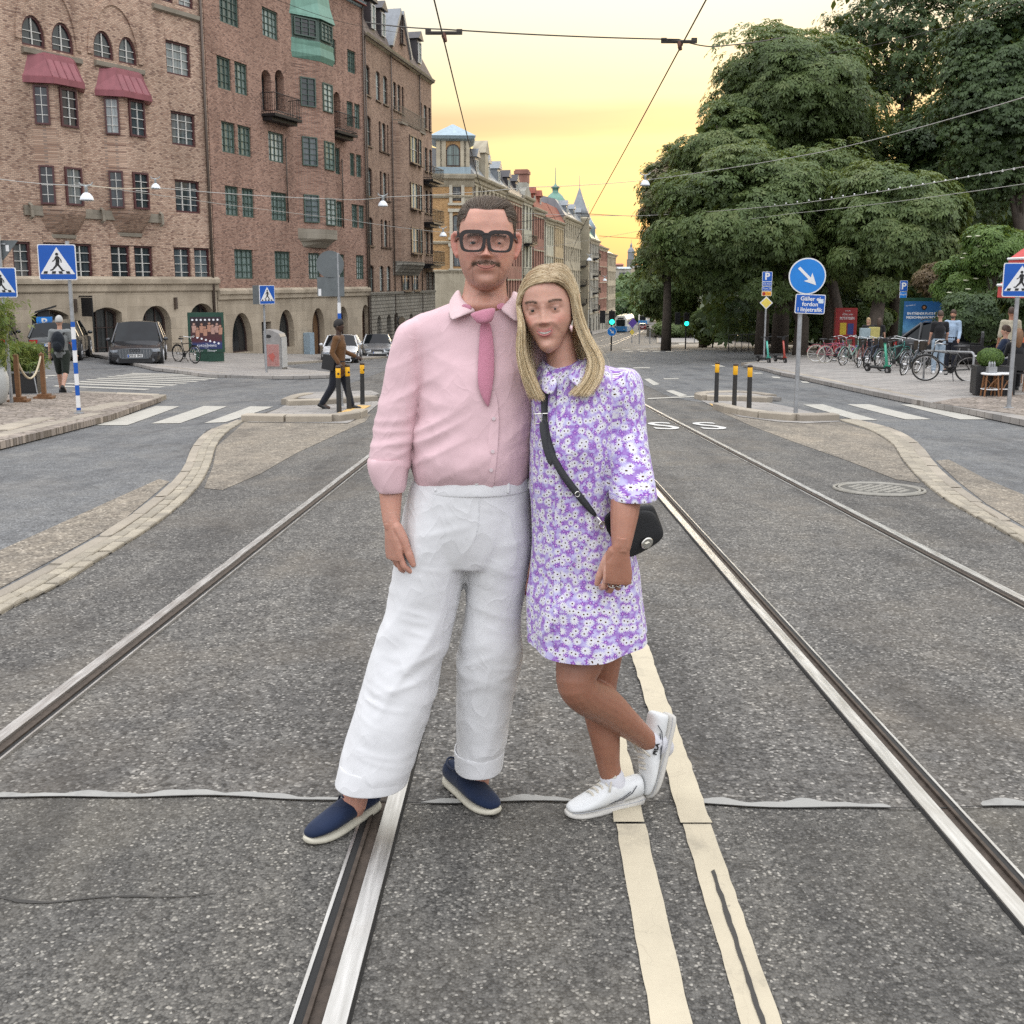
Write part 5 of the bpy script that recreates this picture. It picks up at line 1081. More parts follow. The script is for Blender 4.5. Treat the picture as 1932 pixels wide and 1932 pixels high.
# --- crossing sign with a give-way sign back above it
p0=gp(22,760,PV);t=thing('crossing_sign','crossing sign at the frame edge below the grey back of a triangular sign','road sign',p0,R(6));Y=p0.y;h_=lambda v:hgt(v,760,Y)
pole(t,h_(440),.034);walker_sign(t,h_(533),.58,-.06,.0)
mb=MB();mb.prism([(-.62,h_(453)),(.34,h_(453)),(-.14,h_(512))],.05,.07);st=mb.build('give_way_back',GREYS,t);mb=MB();mb.prism([(.1,h_(462)),(.16,h_(462)),(.16,h_(474)),(.1,h_(474))],.045,.049);mb.build('sticker',WHITE,st);mb=MB();mb.box((-.14,.035,h_(460)),(.5,.02,.03));mb.box((-.14,.035,h_(478)),(.3,.02,.03));mb.build('bracket',GALV,t)
# --- crossing sign by the litter bin
p=gp(503,704,PV);t=thing('crossing_sign','two sided crossing sign on a pole beside the litter bin','road sign',p,R(52));Y=p.y;h_=lambda v:hgt(v,704,Y);pole(t,h_(540),.04);foot(t);walker_sign(t,h_(556),.66,-.2,.0)
mb=MB();mb.bbox(-.33,.33,-.178,.18,h_(556)-.33,h_(556)+.33);mb.build('sign_box',GREYS,t)
# --- crossing sign beside the terrace
p=gp(1903,770,PV);t=thing('crossing_sign','crossing sign with a torn sticker in front of the cafe terrace','road sign',p,R(-16));Y=p.y;h_=lambda v:hgt(v,770,Y);pole(t,h_(505),.038);foot(t);pl=walker_sign(t,h_(528),.60,-.06,-.0)
mb=MB();mb.prism([(.19,h_(552)),(.27,h_(552)),(.27,h_(541)),(.22,h_(543))],-.0725,-.0695);mb.build('sticker',WHITE,pl);pl.location=(.03,0,0)
# --- round sign seen from behind, on the island
p=gp(645,767);t=thing('sign_from_behind','grey back of a round sign over a square plate on the island pole','road sign',p,R(5));Y=p.y;h_=lambda v:hgt(v,767,Y);pole(t,h_(478),.034);foot(t)
mb=MB();disc(mb,(-.16,h_(499)),.285,-.03,-.01,32);mb.build('round_plate',GREYS,t);mb=MB();mb.prism(rrect(-.16,h_(541),.56,.40,.02),-.03,-.01);sp_=mb.build('square_plate',GREYS,t);mb=MB();mb.bbox(-.42,-.36,-.034,-.0305,h_(558),h_(545));mb.build('sticker',WHITE,sp_)
mb=MB();mb.tube([(0,0,h_(620)),(0,0,h_(571))],.037,12,cap=False);mb.build('pole_band',WHITE,t,smooth=True);mb=MB();mb.tube([(0,0,h_(604)),(0,0,h_(591))],.039,12,cap=False);mb.build('pole_band',BLUE,t,smooth=True)
for ch in t.children:ch.location.x-=.0
# --- keep-right arrow with its plate
p=gp(1501,783);t=thing('arrow_sign','round blue arrow sign above a blue text plate on the park side island','road sign',p,R(-9));Y=p.y;h_=lambda v:hgt(v,783,Y);pole(t,h_(492),.042);foot(t)
cz=h_(521);mb=MB();disc(mb,(.09,cz),.335,-.07,-.05,40);pl=mb.build('round_plate',WHITE,t);mb=MB();disc(mb,(.09,cz),.312,-.074,-.0705,40);mb.build('blue_field',BLUE2,pl)
mb=MB();a=R(-45);rot=lambda x,z:(.09+x*math.cos(a)-z*math.sin(a),cz+x*math.sin(a)+z*math.cos(a));mb.prism([rot(*q) for q in [(-.22,-.026),(.06,-.026),(.02,-.105),(.235,0),(.02,.105),(.06,.026),(-.22,.026)]],-.078,-.0745);mb.build('white_arrow',WHITE,pl)
cz2=h_(573);mb=MB();mb.prism(rrect(.09,cz2,.54,.36,.03),-.07,-.05);pl=mb.build('text_plate',WHITE,t);mb=MB();mb.prism(rrect(.09,cz2,.51,.33,.02),-.074,-.0705);mb.build('blue_field',BLUE,pl)
for i,s_ in enumerate(('Gäller ej','fordon','i linjetrafik')):text(s_,.105,WHITE,pl,(.09,-.0755,cz2+.095-.10*i),bold=.002)
mb=MB();mb.prism(rrect(.28,cz2+.06,.09,.08,.01),-.0785,-.077);mb.build('sticker',mat('pale_sticker',(.6,.68,.74),.5),pl);pl.rotation_euler=(0,R(2),0)
# --- parking pole by the scooters
p=gp(1441,681,PV);t=thing('parking_sign','stacked parking plates above a yellow diamond on one pole by the scooters','road sign',p,R(-6));Y=p.y;h_=lambda v:hgt(v,681,Y);pole(t,h_(512),.04);foot(t);k_=Y/FPX
def pplate(t,cz,w,h,m,y=-.06):mb=MB();mb.prism(rrect(0,cz,w,h,.03),y,y+.02);o=mb.build('plate',WHITE,t);mb=MB();mb.prism(rrect(0,cz,w*.92,h-.07*w,.02),y-.004,y-.0005);mb.build('plate_field',m,o);return o
o=pplate(t,h_(522),18.5*k_,18.5*k_,BLUE);text('P',.42,WHITE,o,(0,-.0655,h_(522)),bold=.012)
o=pplate(t,h_(535.5),18*k_,8*k_,BLUE);text('10 min',.13,WHITE,o,(0,-.0655,h_(535.5)));o=pplate(t,h_(544.5),18*k_,8*k_,BLUE);text('Taxa 29',.11,WHITE,o,(0,-.0655,h_(544.5)))
o=pplate(t,h_(554),18*k_,8.5*k_,mat('plate_orange',(.75,.36,.02),.45));mb=MB();disc(mb,(-5*k_,h_(554)),3*k_,-.068,-.0645);mb.build('red_dot',RED,o);text('Taxi',.11,RED,o,(3.4*k_,-.0655,h_(554)))
mb=MB();d=12*k_;cz=h_(571.4);mb.prism([(-d,cz),(0,cz-d),(d,cz),(0,cz+d)],-.06,-.04);o=mb.build('diamond_plate',WHITE,t);d*=.82;mb=MB();mb.prism([(-d,cz),(0,cz-d),(d,cz),(0,cz+d)],-.064,-.0605);mb.build('diamond_field',YPALE,o)
# --- bollards
bol=None
for i,(u,v,lab) in enumerate(((640,779,'black bollard with yellow cap nearest the walking man on the brick side island'),(659,773,'middle black bollard with yellow cap on the brick side island'),(684,764,'far bollard with yellow cap on the brick side island next to the pink sleeve'),
(1351,760,'far yellow capped bollard on the park side island'),(1385,768,'middle yellow capped bollard on the park side island'),(1413,776,'near yellow capped bollard on the park side island beside the arrow sign'))):
 p=gp(u,v)
 if bol is None:
  bol=thing('bollard',lab,'bollard',p,0,'yellow capped bollards on the islands')
  mb=MB();mb.lathe([(.052,0),(.05,.02),(.046,.72),(.046,.90),(.04,.915)],16);mb.build('post',mat('bollard_black',(.02,.02,.02),.6,0,.2,14),bol,ang=40)
  mb=MB();mb.lathe([(.0465,.69),(.0495,.695),(.0495,.875),(.0465,.88)],16);mb.build('yellow_band',YEL,bol,ang=40)
  mb=MB();mb.lathe([(.05,.88),(.052,.885),(.052,.91),(.03,.93),(.0,.932)],16);mb.build('cap',mat('bollard_cap',(.035,.02,.015),.5),bol,ang=40)
  mb=MB();disc(mb,(0.012,.77),.022,-.0515,-.047,12);mb.build('emblem',BLACK,bol)
 else:
  b_=copy_tree(bol);b_.location=p;b_['label']=lab;b_.rotation_euler.z=.4*i
  b_.rotation_euler.y=R((-1.2,.8,0,-.6,.9)[i-1])
  # --- litter bin
p=gp(520,697,PV);t=thing('litter_bin','grey street litter bin with red printed panel and slanted hood','litter bin',p,R(-8));BG=mat('bin_grey',(.27,.26,.25),.5,.2,.15,6)
mb=MB();mb.prism([(-.32,.03),(.36,.03),(.36,1.28),(.30,1.40),(.0,1.53),(-.24,1.56),(-.32,1.50)],-.3,.3);bo=mb.build('body',BG,t)
mb=MB();mb.prism([(-.25,.14),(.30,.14),(.30,1.0),(-.25,1.0)],-.315,-.3015);pn=mb.build('printed_panel',mat('panel_pinkish',(.42,.33,.30),.6),t);mb=MB()
for i in range(13):x=-.24+i*.041;mb.bbox(x,x+.018,-.319,-.3155,.15,.99)
mb.build('red_stripes',mat('panel_red',(.36,.07,.06),.6),pn)
mb=MB();mb.prism([(.0+.11*math.cos(a)*(1+.3*math.sin(3*a)),.5+.15*math.sin(a)*(1+.25*math.cos(5*a))) for a in np.linspace(0,2*math.pi,26)[:-1]],-.325,-.3195);mb.build('lion_emblem',mat('panel_red2',(.42,.10,.08),.6),pn)
mb=MB();mb.prism([(-.14+.13*math.cos(a),1.30+.065*math.sin(a)) for a in np.linspace(0,2*math.pi,20)[:-1]],-.312,-.3015);mb.build('throw_in_hole',BLACK,t);mb=MB();mb.bbox(-.34,.38,-.31,.31,0,.03);mb.build('base_plate',BLACK,t);mb=MB();mb.bbox(.361,.40,-.25,.25,.1,1.25);mb.build('side_panel',mat('bin_light',(.45,.45,.44),.5),t)
# --- advertising kiosk with a film poster
p=gp(392,682,PV);Y=p.y;k_=Y/FPX;t=thing('advertising_board','dark green advertising board with group portrait poster by the arched stone wall','advertising board',p,R(14));w,h=1.42,92*k_
mb=MB();mb.bbox(-w/2,w/2,-.12,.12,.38,h);mb.build('case',DGREEN,t);mb=MB();mb.bbox(-w/2+.25,w/2-.05,-.1,.1,0,.379);mb.build('plinth',DGREEN,t)
def m_grad(name,stops,ax=2,z0=0.0,z1=2.0,noise=.1):
 tt=NT(name);sp=tt.add('ShaderNodeSeparateXYZ',{0:tt.add('ShaderNodeTexCoord').outputs['Object']});f=tt.add('ShaderNodeMapRange',{0:sp.outputs[ax],1:z0,2:z1}).outputs[0]
 f=tt.math('ADD',f,tt.math('MULTIPLY_ADD',tt.noise(tt.co(),4,4),noise,-noise/2));return tt.fin(tt.ramp(f,stops),.35)
mb=MB();mb.bbox(-w/2+.1,w/2-.1,-.124,-.1205,.52,h-.18);pst=mb.build('poster',m_grad('film_poster',[(0,(.02,.03,.10)),(.16,(.03,.05,.16)),(.24,(.08,.02,.03)),(.45,(.07,.03,.03)),(.6,(.02,.012,.015)),(1,(.03,.02,.03))],2,.5,h),t)
LMP=mat('poster_white',(.85,.85,.88),.4)
mb=MB()
for i in range(7):
 for zz in (h-.30,h*.46):disc(mb,(-.52+i*.165,zz-(.05*i-.12)*(zz<h*.6)),.042,-.128,-.1245,10)
mb.build('poster_bulbs',LMP,pst)
SK=mat('poster_skin',(.42,.22,.15),.5);HR=mat('poster_hair',(.05,.025,.02),.5);rnd=random.Random(4)
for i in range(8):
 x=-.47+(i%4)*.3+(.13 if i>3 else 0);zz=h*.73+(-.02 if i>3 else.14)+rnd.uniform(-.08,.05);mb=MB();disc(mb,(x,zz),.075,-.1265,-.1245,12);mb.build('poster_hair',HR,pst)
 mb=MB();disc(mb,(x,zz-.02),.048,-.1285,-.1268,12);mb.prism([(x-.09,zz-.08),(x+.09,zz-.08),(x+.07,zz-.36),(x-.07,zz-.36)],-.1285,-.1268);mb.build('poster_figure',SK if i%3 else mat('poster_rose',(.45,.27,.22),.5),pst)
text('THE',.05,LMP,pst,(0,-.1255,h*.365));text('KARDASHIANS',.135,LMP,pst,(0,-.1255,h*.325),wid=.85);text('Season 1',.045,LMP,pst,(0,-.1255,h*.285));text('Disney+',.11,LMP,pst,(.2,-.1255,h*.225));text('Streama nu',.06,LMP,pst,(-.3,-.1255,h*.225))
# --- pay machine and shop details
p=gp(50,676,.05);t=thing('pay_machine','blue parking pay machine with dark peaked cap behind the parked cars','pay machine',(p.x,38.5,g(p.x,38.5)),R(20));mb=MB();mb.bbox(-.27,.27,-.2,.2,.0,1.62);mb.build('cabinet',BLUE2,t);mb=MB();mb.prism([(-.32,1.75),(.42,1.98),(.44,2.06),(-.30,1.83)],-.3,.3);mb.bbox(-.2,.2,-.15,.15,1.621,1.85);mb.build('cap',BLACK,t);text('P',.42,WHITE,t,(0,-.203,1.4),bold=.01)
# --- planters, bamboo, rope posts
def bamboo(parent,c,r,h,n,seed,m=None,culms=7):
 rng=np.random.default_rng(seed);mb=MB()
 for k in range(culms):a=rng.uniform(0,6.28);q=rng.uniform(.2,1)*r;b=Vector((c[0]+math.cos(a)*q*.5,c[1]+math.sin(a)*q*.5,c[2]));mb.tube([b,b+Vector((math.cos(a)*q*.4,math.sin(a)*q*.4,h*rng.uniform(.7,1.0)))],[.009,.004],5)
 mb.build('stem',mat('bamboo_stem',(.20,.20,.05),.6),parent)
 C=np.stack([c[0]+rng.normal(scale=r*.45,size=n),c[1]+rng.normal(scale=r*.45,size=n),c[2]+h*(.15+.85*rng.random(n)**.8)],1);leaf_cloud('foliage',C,rng.normal(size=(n,3))+np.array([0,0,.4]),.15,m or LF_BAM,parent,4,.5,.16,None,rng,2.6)
p=gp(-16,764,PV);t=thing('plant_pot','tall grey rounded plant pot with bamboo at the frame edge','plant pot',p);mb=MB();mb.lathe([(.17,0),(.26,.06),(.33,.3),(.34,.52),(.29,.70),(.26,.72),(.25,.66)],24);mb.build('pot',mat('pot_grey',(.42,.43,.42),.6,0,.1,4,.3,30),t,smooth=True);bamboo(t,(0.1,.0,.65),.45,1.35,700,61)
p=gp(44,741,PV);t=thing('planter_box','black planter trough full of feathery bamboo behind the rope posts','planter',p,R(8));mb=MB();mb.bbox(-.42,.38,-.22,.22,0,.48);mb.build('trough',PBLK,t);mb=MB();mb.bbox(-.44,.40,-.24,.24,.481,.50);mb.build('rim',mat('rim_grey',(.3,.3,.29),.5),t);bamboo(t,(-.02,.05,.45),.46,.62,1300,62,culms=12)
mb=MB()
for x in (-.36,.36):mb.tube([(x*1.1,-.3,0),(x*.9,-.26,.5)],.013,6)
mb.tube([(-.34,-.265,.47),(.34,-.265,.47)],.013,6);mb.build('stand',GALV,t)
posts=[]
for i,(u,v,lab) in enumerate(((36,758,'near wooden rope post on a stepped base beside the planter'),(84,752,'far wooden rope post on a stepped base beside the planter'))):
 p=gp(u,v,PV);posts.append(p)
 if i==0:
  rp=thing('rope_post',lab,'rope post',p,R(10),'wooden posts of the rope barrier');mb=MB();mb.bbox(-.042,.042,-.042,.042,.10,.96);mb.tube([(0,0,.96),(0,0,1.0)],[.03,.0],8);mb.build('post',WOOD,rp);mb=MB();mb.bbox(-.19,.19,-.15,.15,0,.05);mb.bbox(-.12,.12,-.1,.1,.051,.10);mb.build('base',WOOD,rp)
 else:q=copy_tree(rp);q.location=p;q['label']=lab
a,b=posts[0]+Vector((0,0,.92)),posts[1]+Vector((0,0,.95));mb=MB();mb.tube([a.lerp(b,t_)-Vector((0,0,.48*(1-(2*t_-1)**2))) for t_ in np.linspace(0,1,15)],.02,8);tag(mb.build('barrier_rope',mat('cream_rope',(.55,.47,.33),.8,0,.1,40,.5,150),None,smooth=True),'cream rope sagging between the two wooden posts','rope')
# --- terrace: planter with clipped ball, stool tables, red parasols
p=gp(1868,745,PV);t=thing('planter_box','black terrace planter with clipped round box ball','planter',p,R(-12));Y=p.y;k_=Y/FPX;mb=MB();mb.bbox(-.36,.42,-.25,.25,.02,55*k_);mb.build('trough',PBLK,t)
rng=np.random.default_rng(8);e=unit(rng.normal(size=(2600,3)));C=np.array([-.05,.0,55*k_+.18])+e*np.array([.26,.26,.20])*rng.uniform(.8,1.02,(2600,1));leaf_cloud('clipped_ball',C,e,.045,LF_EL,t,4,.1,.6,None,rng);mb=MB();mb.ball((-.05,0,55*k_+.18),(.23,.23,.17),16,10);mb.build('ball_core',LF_DK,t)
def stool(label,u,v,rz):
 p=gp(u,v,PV);t=thing('rattan_stool',label,'stool',p,rz,'rattan terrace stools');mb=MB()
 RT=mat('rattan',(.22,.10,.04),.6,0,.2,20)
 for k in range(4):a=k*math.pi/2+.6;mb.tube([(math.cos(a)*.2,math.sin(a)*.2,0),(math.cos(a)*.15,math.sin(a)*.15,.46)],.018,6);mb.tube([(math.cos(a)*.19,math.sin(a)*.19,.1),(math.cos(a+.8)*.12,math.sin(a+.8)*.12,.3),(math.cos(a+1.57)*.17,math.sin(a+1.57)*.17,.42)],.011,5)
 mb.build('legs_frame',RT,t);mb=MB();mb.lathe([(.19,.46),(.2,.47),(.2,.49),(.19,.5)],16);mb.build('top',WHITE,t)
 mb=MB();mb.tube([(math.cos(a)*.18,math.sin(a)*.18,.16) for a in np.linspace(0,6.28,12)[:-1]],.011,5,closed=True);mb.build('ring',WHITE,t);return t
st=stool('rattan stool with white top carrying a steel cruet by the black planter',1867,748,0);stool('second rattan stool behind the first, in front of the seated woman',1889,747,.5)
mb=MB();mb.bbox(-.09,.09,-.06,.06,.0,.13);
for x in (-.05,.0,.05):mb.lathe([(.025,.131),(.025,.2),(.012,.22),(.012,.24)],8,(x,0,0))
cr=mb.build('cruet_stand',GALV,None,loc=st.location+Vector((0,0,.502)));tag(cr,'steel napkin and cruet stand on the white stool top','cruet')
p=gp(1890,742,PV);t=thing('terrace_table','white topped terrace table with a bread basket between the guests','table',(p.x+.25,p.y+.9,p.z));mb=MB();mb.box((0,0,.73),(.7,.6,.03));mb.build('top',WHITE,t);mb=MB();mb.tube([(0,0,0),(0,0,.72)],.03,8);mb.box((0,0,.01),(.4,.4,.02));mb.build('pedestal',BLACK,t)
tt=thing('bread_basket','small basket with pale bread on the terrace table','basket',t.location+Vector((-.2,0,.747)));mb=MB();mb.lathe([(.07,0),(.1,.02),(.12,.1),(.115,.1)],12);mb.build('basket',mat('rattan',(.22,.10,.04)),tt);mb=MB()
for k in range(6):mb.ball((math.cos(k)*.05,math.sin(k)*.05,.1+.01*k),(.05,.03,.025),8,6)
mb.build('bread',mat('bread',(.6,.42,.16),.8),tt)
def parasol(label,u,v,Y,w,seed):
 p=at(u,v,Y);t=thing('parasol',label,'parasol',(p.x,p.y,g(p.x,p.y)+PV),0,'red terrace parasols');z=p.z-t.location.z;RP=mat('parasol_red',(.52,.075,.07),.7,0,.12,3,.2,40)
 mb=MB();n=8;ring=lambda r_,zz:[(r_*math.cos(2*math.pi*i/n+.39),r_*math.sin(2*math.pi*i/n+.39),zz) for i in range(n)]
 mb.loft([ring(w,z),ring(w*.72,z+.24*w),ring(w*.3,z+.46*w),ring(.05,z+.55*w)],cap=False);cn=mb.build('canopy',RP,t)
 mb=MB();mb.loft([ring(w*1.002,z+.01),ring(w*1.01,z-.28)],cap=False);mb.build('valance',RP,t);mb=MB();mb.tube([Vector(q) for q in ring(w*1.01,z)],.035,6,closed=True);mb.build('white_piping',WHITE,cn);mb=MB();mb.tube([(0,0,0),(0,0,z+.55*w)],.03,8);mb.build('pole',mat('white_pole',(.6,.6,.58),.5),t)
parasol('red parasol with white piping behind the crossing sign',1972,538,22.5,.95,1);parasol('red parasol further back and higher at the frame edge',1985,488,24.5,.95,2)
# --- bicycle stands
def hoop(label,u0,u1,v,rz=0):
 a,b=gp(u0,v,PV),gp(u1,v+9,PV);t=thing('bicycle_stand',label,'bicycle stand',a,0,'steel bicycle hoops');d=b-a;mb=MB();q=lambda f,z:Vector((d.x*f,d.y*f,d.z*f+z));h=.78;mb.tube([q(0,0),q(0,h-.09),q(.015,h-.03),q(.05,h),q(.95,h),q(.985,h-.03),q(1,h-.09),q(1,0)],.03,8);mb.build('hoop',GALV,t,smooth=True);mb=MB()
 for f in (0,1):mb.lathe([(.06,0),(.06,.012),(.03,.014)],10,q(f,0))
 mb.build('flange',GALV,t)
hoop('long steel bicycle hoop with a black bicycle leaning on it',1742,1834,715)
# --- advertising boards on the park side
def board(label,u0,u1,v0,v1,Y,vb,frame_m,name='advertising_board',rz=0.0):
 a,b=at(u0,v1,Y),at(u1,v1,Y);w=(b.x-a.x);x=(a.x+b.x)/2;zb=g(x,Y)+PV;t=thing(name,label,'advertising board',(x,Y,zb),rz);z0,z1=a.z-zb,at(u0,v0,Y).z-zb
 mb=MB();mb.bbox(-w/2,w/2,-.11,.11,z0,z1);mb.build('case',frame_m,t);mb=MB();mb.bbox(-w/2+.02,-w/2+.14,-.08,.08,0,z0-.002);mb.bbox(w/2-.14,w/2-.02,-.08,.08,0,z0-.002);mb.build('legs',frame_m,t);return t,w,z0,z1
t,w,z0,z1=board('green framed board with blue grill party poster behind the bicycles',1695,1773,562,660,36.5,700,DGREEN,rz=R(-6))
mb=MB();mb.bbox(-w/2+.10,w/2-.10,-.115,-.1105,z0+.06,z1-.12);pst=mb.build('poster',m_grad('grill_poster',[(0,(.03,.02,.02)),(.25,(.10,.10,.12)),(.42,(.12,.32,.52)),(.6,(.035,.13,.30)),(1,(.02,.10,.28))],2,z0,z1,.25),t)
hh=z1-z0;text('EN STÅENDE PLATS PÅ',.118,WHITE,pst,(0,-.1165,z0+hh*.70),bold=.004,wid=.88);text('MIDSOMMARBORDET',.118,WHITE,pst,(0,-.1165,z0+hh*.625),bold=.004,wid=.98);text('Kan dukas nu!',.06,WHITE,pst,(-w*.28,-.1165,z0+hh*.86),(R(90),R(-8),0))
mb=MB();disc(mb,(.05,z0+hh*.82),.10,-.1185,-.1152,18);em=mb.build('emblem',BLACK,pst);mb=MB();disc(mb,(.05,z0+hh*.82),.05,-.1205,-.1187,12);mb.build('emblem_centre',mat('poster_rust',(.3,.12,.05)),em)
mb=MB();mb.prism(rrect(.05,z0+hh*.25,.62,.30,.1),-.119,-.1152);mb.build('grill_lid',mat('poster_brown',(.16,.085,.055),.4),pst);mb=MB();mb.prism(rrect(.05,z0+hh*.385,.60,.10,.05),-.121,-.1152);mb.build('grill_rim',mat('poster_tan',(.45,.32,.24),.4),pst);mb=MB();disc(mb,(.50,z0+hh*.46),.18,-.1195,-.1152,16);mb.build('hat',mat('poster_straw',(.38,.27,.13),.5),pst)
t,w,z0,z1=board('red advertising board with two snack packets under the chestnut',1573,1614,581,640,52,660,RED,rz=R(4))
mb=MB();mb.bbox(-w/2+.06,w/2-.06,-.114,-.1105,z0+.05,z1-.05);pst=mb.build('poster',mat('poster_red',(.30,.016,.016),.4),t);hh=z1-z0
text('Glöm inte',.17,WHITE,pst,(.05,-.1155,z0+hh*.80),wid=.8);text('POTATISEN',.19,WHITE,pst,(.03,-.1155,z0+hh*.67),bold=.004,wid=.8);text('Estrella',.09,WHITE,pst,(.05,-.1155,z0+hh*.91))
mb=MB();mb.prism(rrect(-.16,z0+hh*.34,.34,.62,.03),-.119,-.1142);mb.build('yellow_packet',mat('packet_yellow',(.62,.44,.03),.4),pst);mb=MB();mb.prism(rrect(.24,z0+hh*.33,.32,.58,.03),-.119,-.1142);mb.build('blue_packet',mat('packet_blue',(.03,.05,.22),.4),pst)
# small parking sign over the blue board
p=at(1705,531,37.2);t=thing('parking_sign','small parking sign with time plate rising above the blue advertising board','road sign',(p.x,37.2,g(p.x,37.2)+PV),R(-8));z=p.z-t.location.z;pole(t,z,.03);k_=37.2/FPX
o=pplate(t,z-8.5*k_,14*k_,20*k_,BLUE);text('P',.34,WHITE,o,(0,-.0655,z-9*k_),bold=.01);o=pplate(t,z-25*k_,13*k_,12*k_,BLUE2);text('Avgift',.1,WHITE,o,(0,-.0655,z-24*k_))
# --- pedestrian guard fence by the crossing
a,b=gp(1374,664,.1),gp(1452,664,.1);t=thing('guard_fence','black steel guard fence in front of the parked van','fence',a);d=b-a;L=d.length;mb=MB();q=lambda f,z:Vector((d.x*f,d.y*f,d.z*f+z))
n=7
for i in range(n):mb=MB();mb.tube([q(i/(n-1),0),q(i/(n-1),1.12)],.03,8);mb.build('post',M_BLK,t)
mb=MB();mb.tube([q(0,1.1),q(1,1.1)],.025,8);mb.tube([q(0,.12),q(1,.12)],.02,8);mb.build('rail',M_BLK,t);mb=MB()
for i in range(60):mb.tube([q((i+.5)/60,.12),q((i+.5)/60,1.1)],.008,4,cap=False)
mb.build('infill_bars',M_BLK,t)
# --- traffic lights
GRN=emis('green_lamp',(.02,1.0,.62),2.6)
def tlight(label,u,v,vl,hs=1.0,extra=False):
 p=gp(u,v,.1);Y=p.y;t=thing('traffic_light',label,'traffic light',p,0,'traffic lights showing green');zl=hgt(vl,v,Y);mb=MB();mb.tube([(0,.0,0),(0,0,zl+.9)],.055,8);mb.build('pole',M_BLK,t)
 mb=MB();mb.bbox(-.16*hs,.16*hs,-.28,-.06,zl-.22,zl+.82);mb.build('housing',M_BLK,t);mb=MB();disc(mb,(0,zl),.135*hs,-.30,-.281,16);mb.build('green_lamp',GRN,t)
 for k in (1,2):mb=MB();disc(mb,(0,zl+.3*k),.11,-.29,-.281,14);mb.build('dark_lamp',mat('lamp_off',(.02,.012,.01),.3),t)
 mb=MB()
 for k in range(3):mb.tube([(.14*hs*math.cos(a),-.34,zl+.3*k+.14*hs*math.sin(a)) for a in np.linspace(.2,2.94,9)],.012,4)
 mb.build('visor',M_BLK,t)
 if extra:mb=MB();mb.bbox(-.9,-.5,-.26,-.05,zl-.1,zl+.85);mb.bbox(-.5,-.1,-.1,-.05,zl+.5,zl+.56);mb.build('side_housing',M_BLK,t)
 return t
tlight('traffic light on black pole in front of the stone steps',1293,659,610,1.3,True);tlight('traffic light beside the guard fence with arrow lamp lit green',1360,650,616,1.5)
t=tlight('traffic light showing green above a round blue arrow sign mid street',1153,662,607,1.4,True);zb_=hgt(625,662,t.location.y);mb=MB();disc(mb,(0,zb_),.36,-.3,-.28,24);pl=mb.build('round_plate',WHITE,t);mb=MB();disc(mb,(0,zb_),.33,-.304,-.3005,24);mb.build('blue_field',BLUE2,pl);mb=MB();a=R(-45);rot=lambda x,z:(x*math.cos(a)-z*math.sin(a),zb_+x*math.sin(a)+z*math.cos(a));mb.prism([rot(*q_) for q_ in [(-.22,-.04),(.05,-.04),(.02,-.13),(.24,0),(.02,.13),(.05,.04),(-.22,.04)]],-.309,-.3045);mb.build('white_arrow',WHITE,pl)
# --- stone steps and retaining wall at the park corner
W0,W1=gp(1238,637),gp(1300,634);t=thing('retaining_wall','low rough stone retaining wall topped with shrubs beside the steps','wall',W0);d=W1-W0;mb=MB();rnd=random.Random(2);Lw=math.hypot(d.x,d.y)
sm=[sett_mesh(60+i,S_RUB) for i in range(4)]
for r_ in range(4):
 x=-.4*(r_%2)
 while x<Lw:
  l=rnd.uniform(.5,.95);o=link('stone',sm[rnd.randrange(4)],t);f=(x+l/2)/Lw;o.location=(d.x*f,d.y*f+rnd.uniform(-.03,.03),d.z*f+.15+.31*r_);o.scale=(l*.97,.5,.15);x+=l
mb=MB();mb.bbox(-.3,d.x+.3,.25,9,-.3,1.2);mb.build('earth_fill',mat('earth',(.13,.12,.10)),t)
S0=gp(1300,635);S1=gp(1344,637);t=thing('stone_steps','flight of stone steps with handrail climbing into the park','steps',S0);wS=S1.x-S0.x;n=11
for k in range(n):mb=MB();mb.bbox(.02*k,wS+.35*k,.45*k,.45*k+.5,.17*k-.3,.17*k+.17);mb.build('step',M_KERB,t)
mb=MB();mb.bbox(.2,wS+3.4,.45*n,.45*n+6,0,.17*n-.01);mb.build('landing',M_KERB,t)
for x in (.05,wS+.6):mb=MB();mb.tube([(x,0,.95),(x+1.2,.45*n,.95+.17*n+.3)],.035,6);[mb.tube([(x+1.2*f,.45*n*f,.17*n*f),(x+1.2*f,.45*n*f,.95+(.17*n+.3)*f)],.03,6) for f in (0,.33,.66,1)];mb.build('handrail',M_BLK,t)
# --- thin posts, a bollard and small signs down the street
for (u,v,vt,lab) in ((1192,671/1.0-24,610,'thin grey post with violet diversion sign at the far pavement corner'),(1206,649,612,'slim grey post at the tip of the far pavement'),(1226,649,622,'short grey post on the far pavement beside the park wall'),(1310,647,612,'grey post on the kerb before the retaining wall'),(1242,632,600,'tall grey lamp post behind the far pavement')):
 p=gp(u,v,.1);t=thing('street_post',lab,'post',p,0,'thin posts along the far pavement');hh=max(1.0,hgt(vt,v,p.y));pole(t,hh,.06)
 if 'violet' in lab:mb=MB();mb.prism([(-.5,hh),(0,hh-.6),(.6,hh+.1),(.1,hh+.7)],-.1,-.07);mb.build('violet_plate',mat('violet',(.10,.05,.30)),t);mb=MB();mb.prism([(-.3,hh-1.1),(0,hh-1.5),(.3,hh-1.1),(0,hh-.7)],-.1,-.07);mb.build('yellow_plate',YPALE,t)
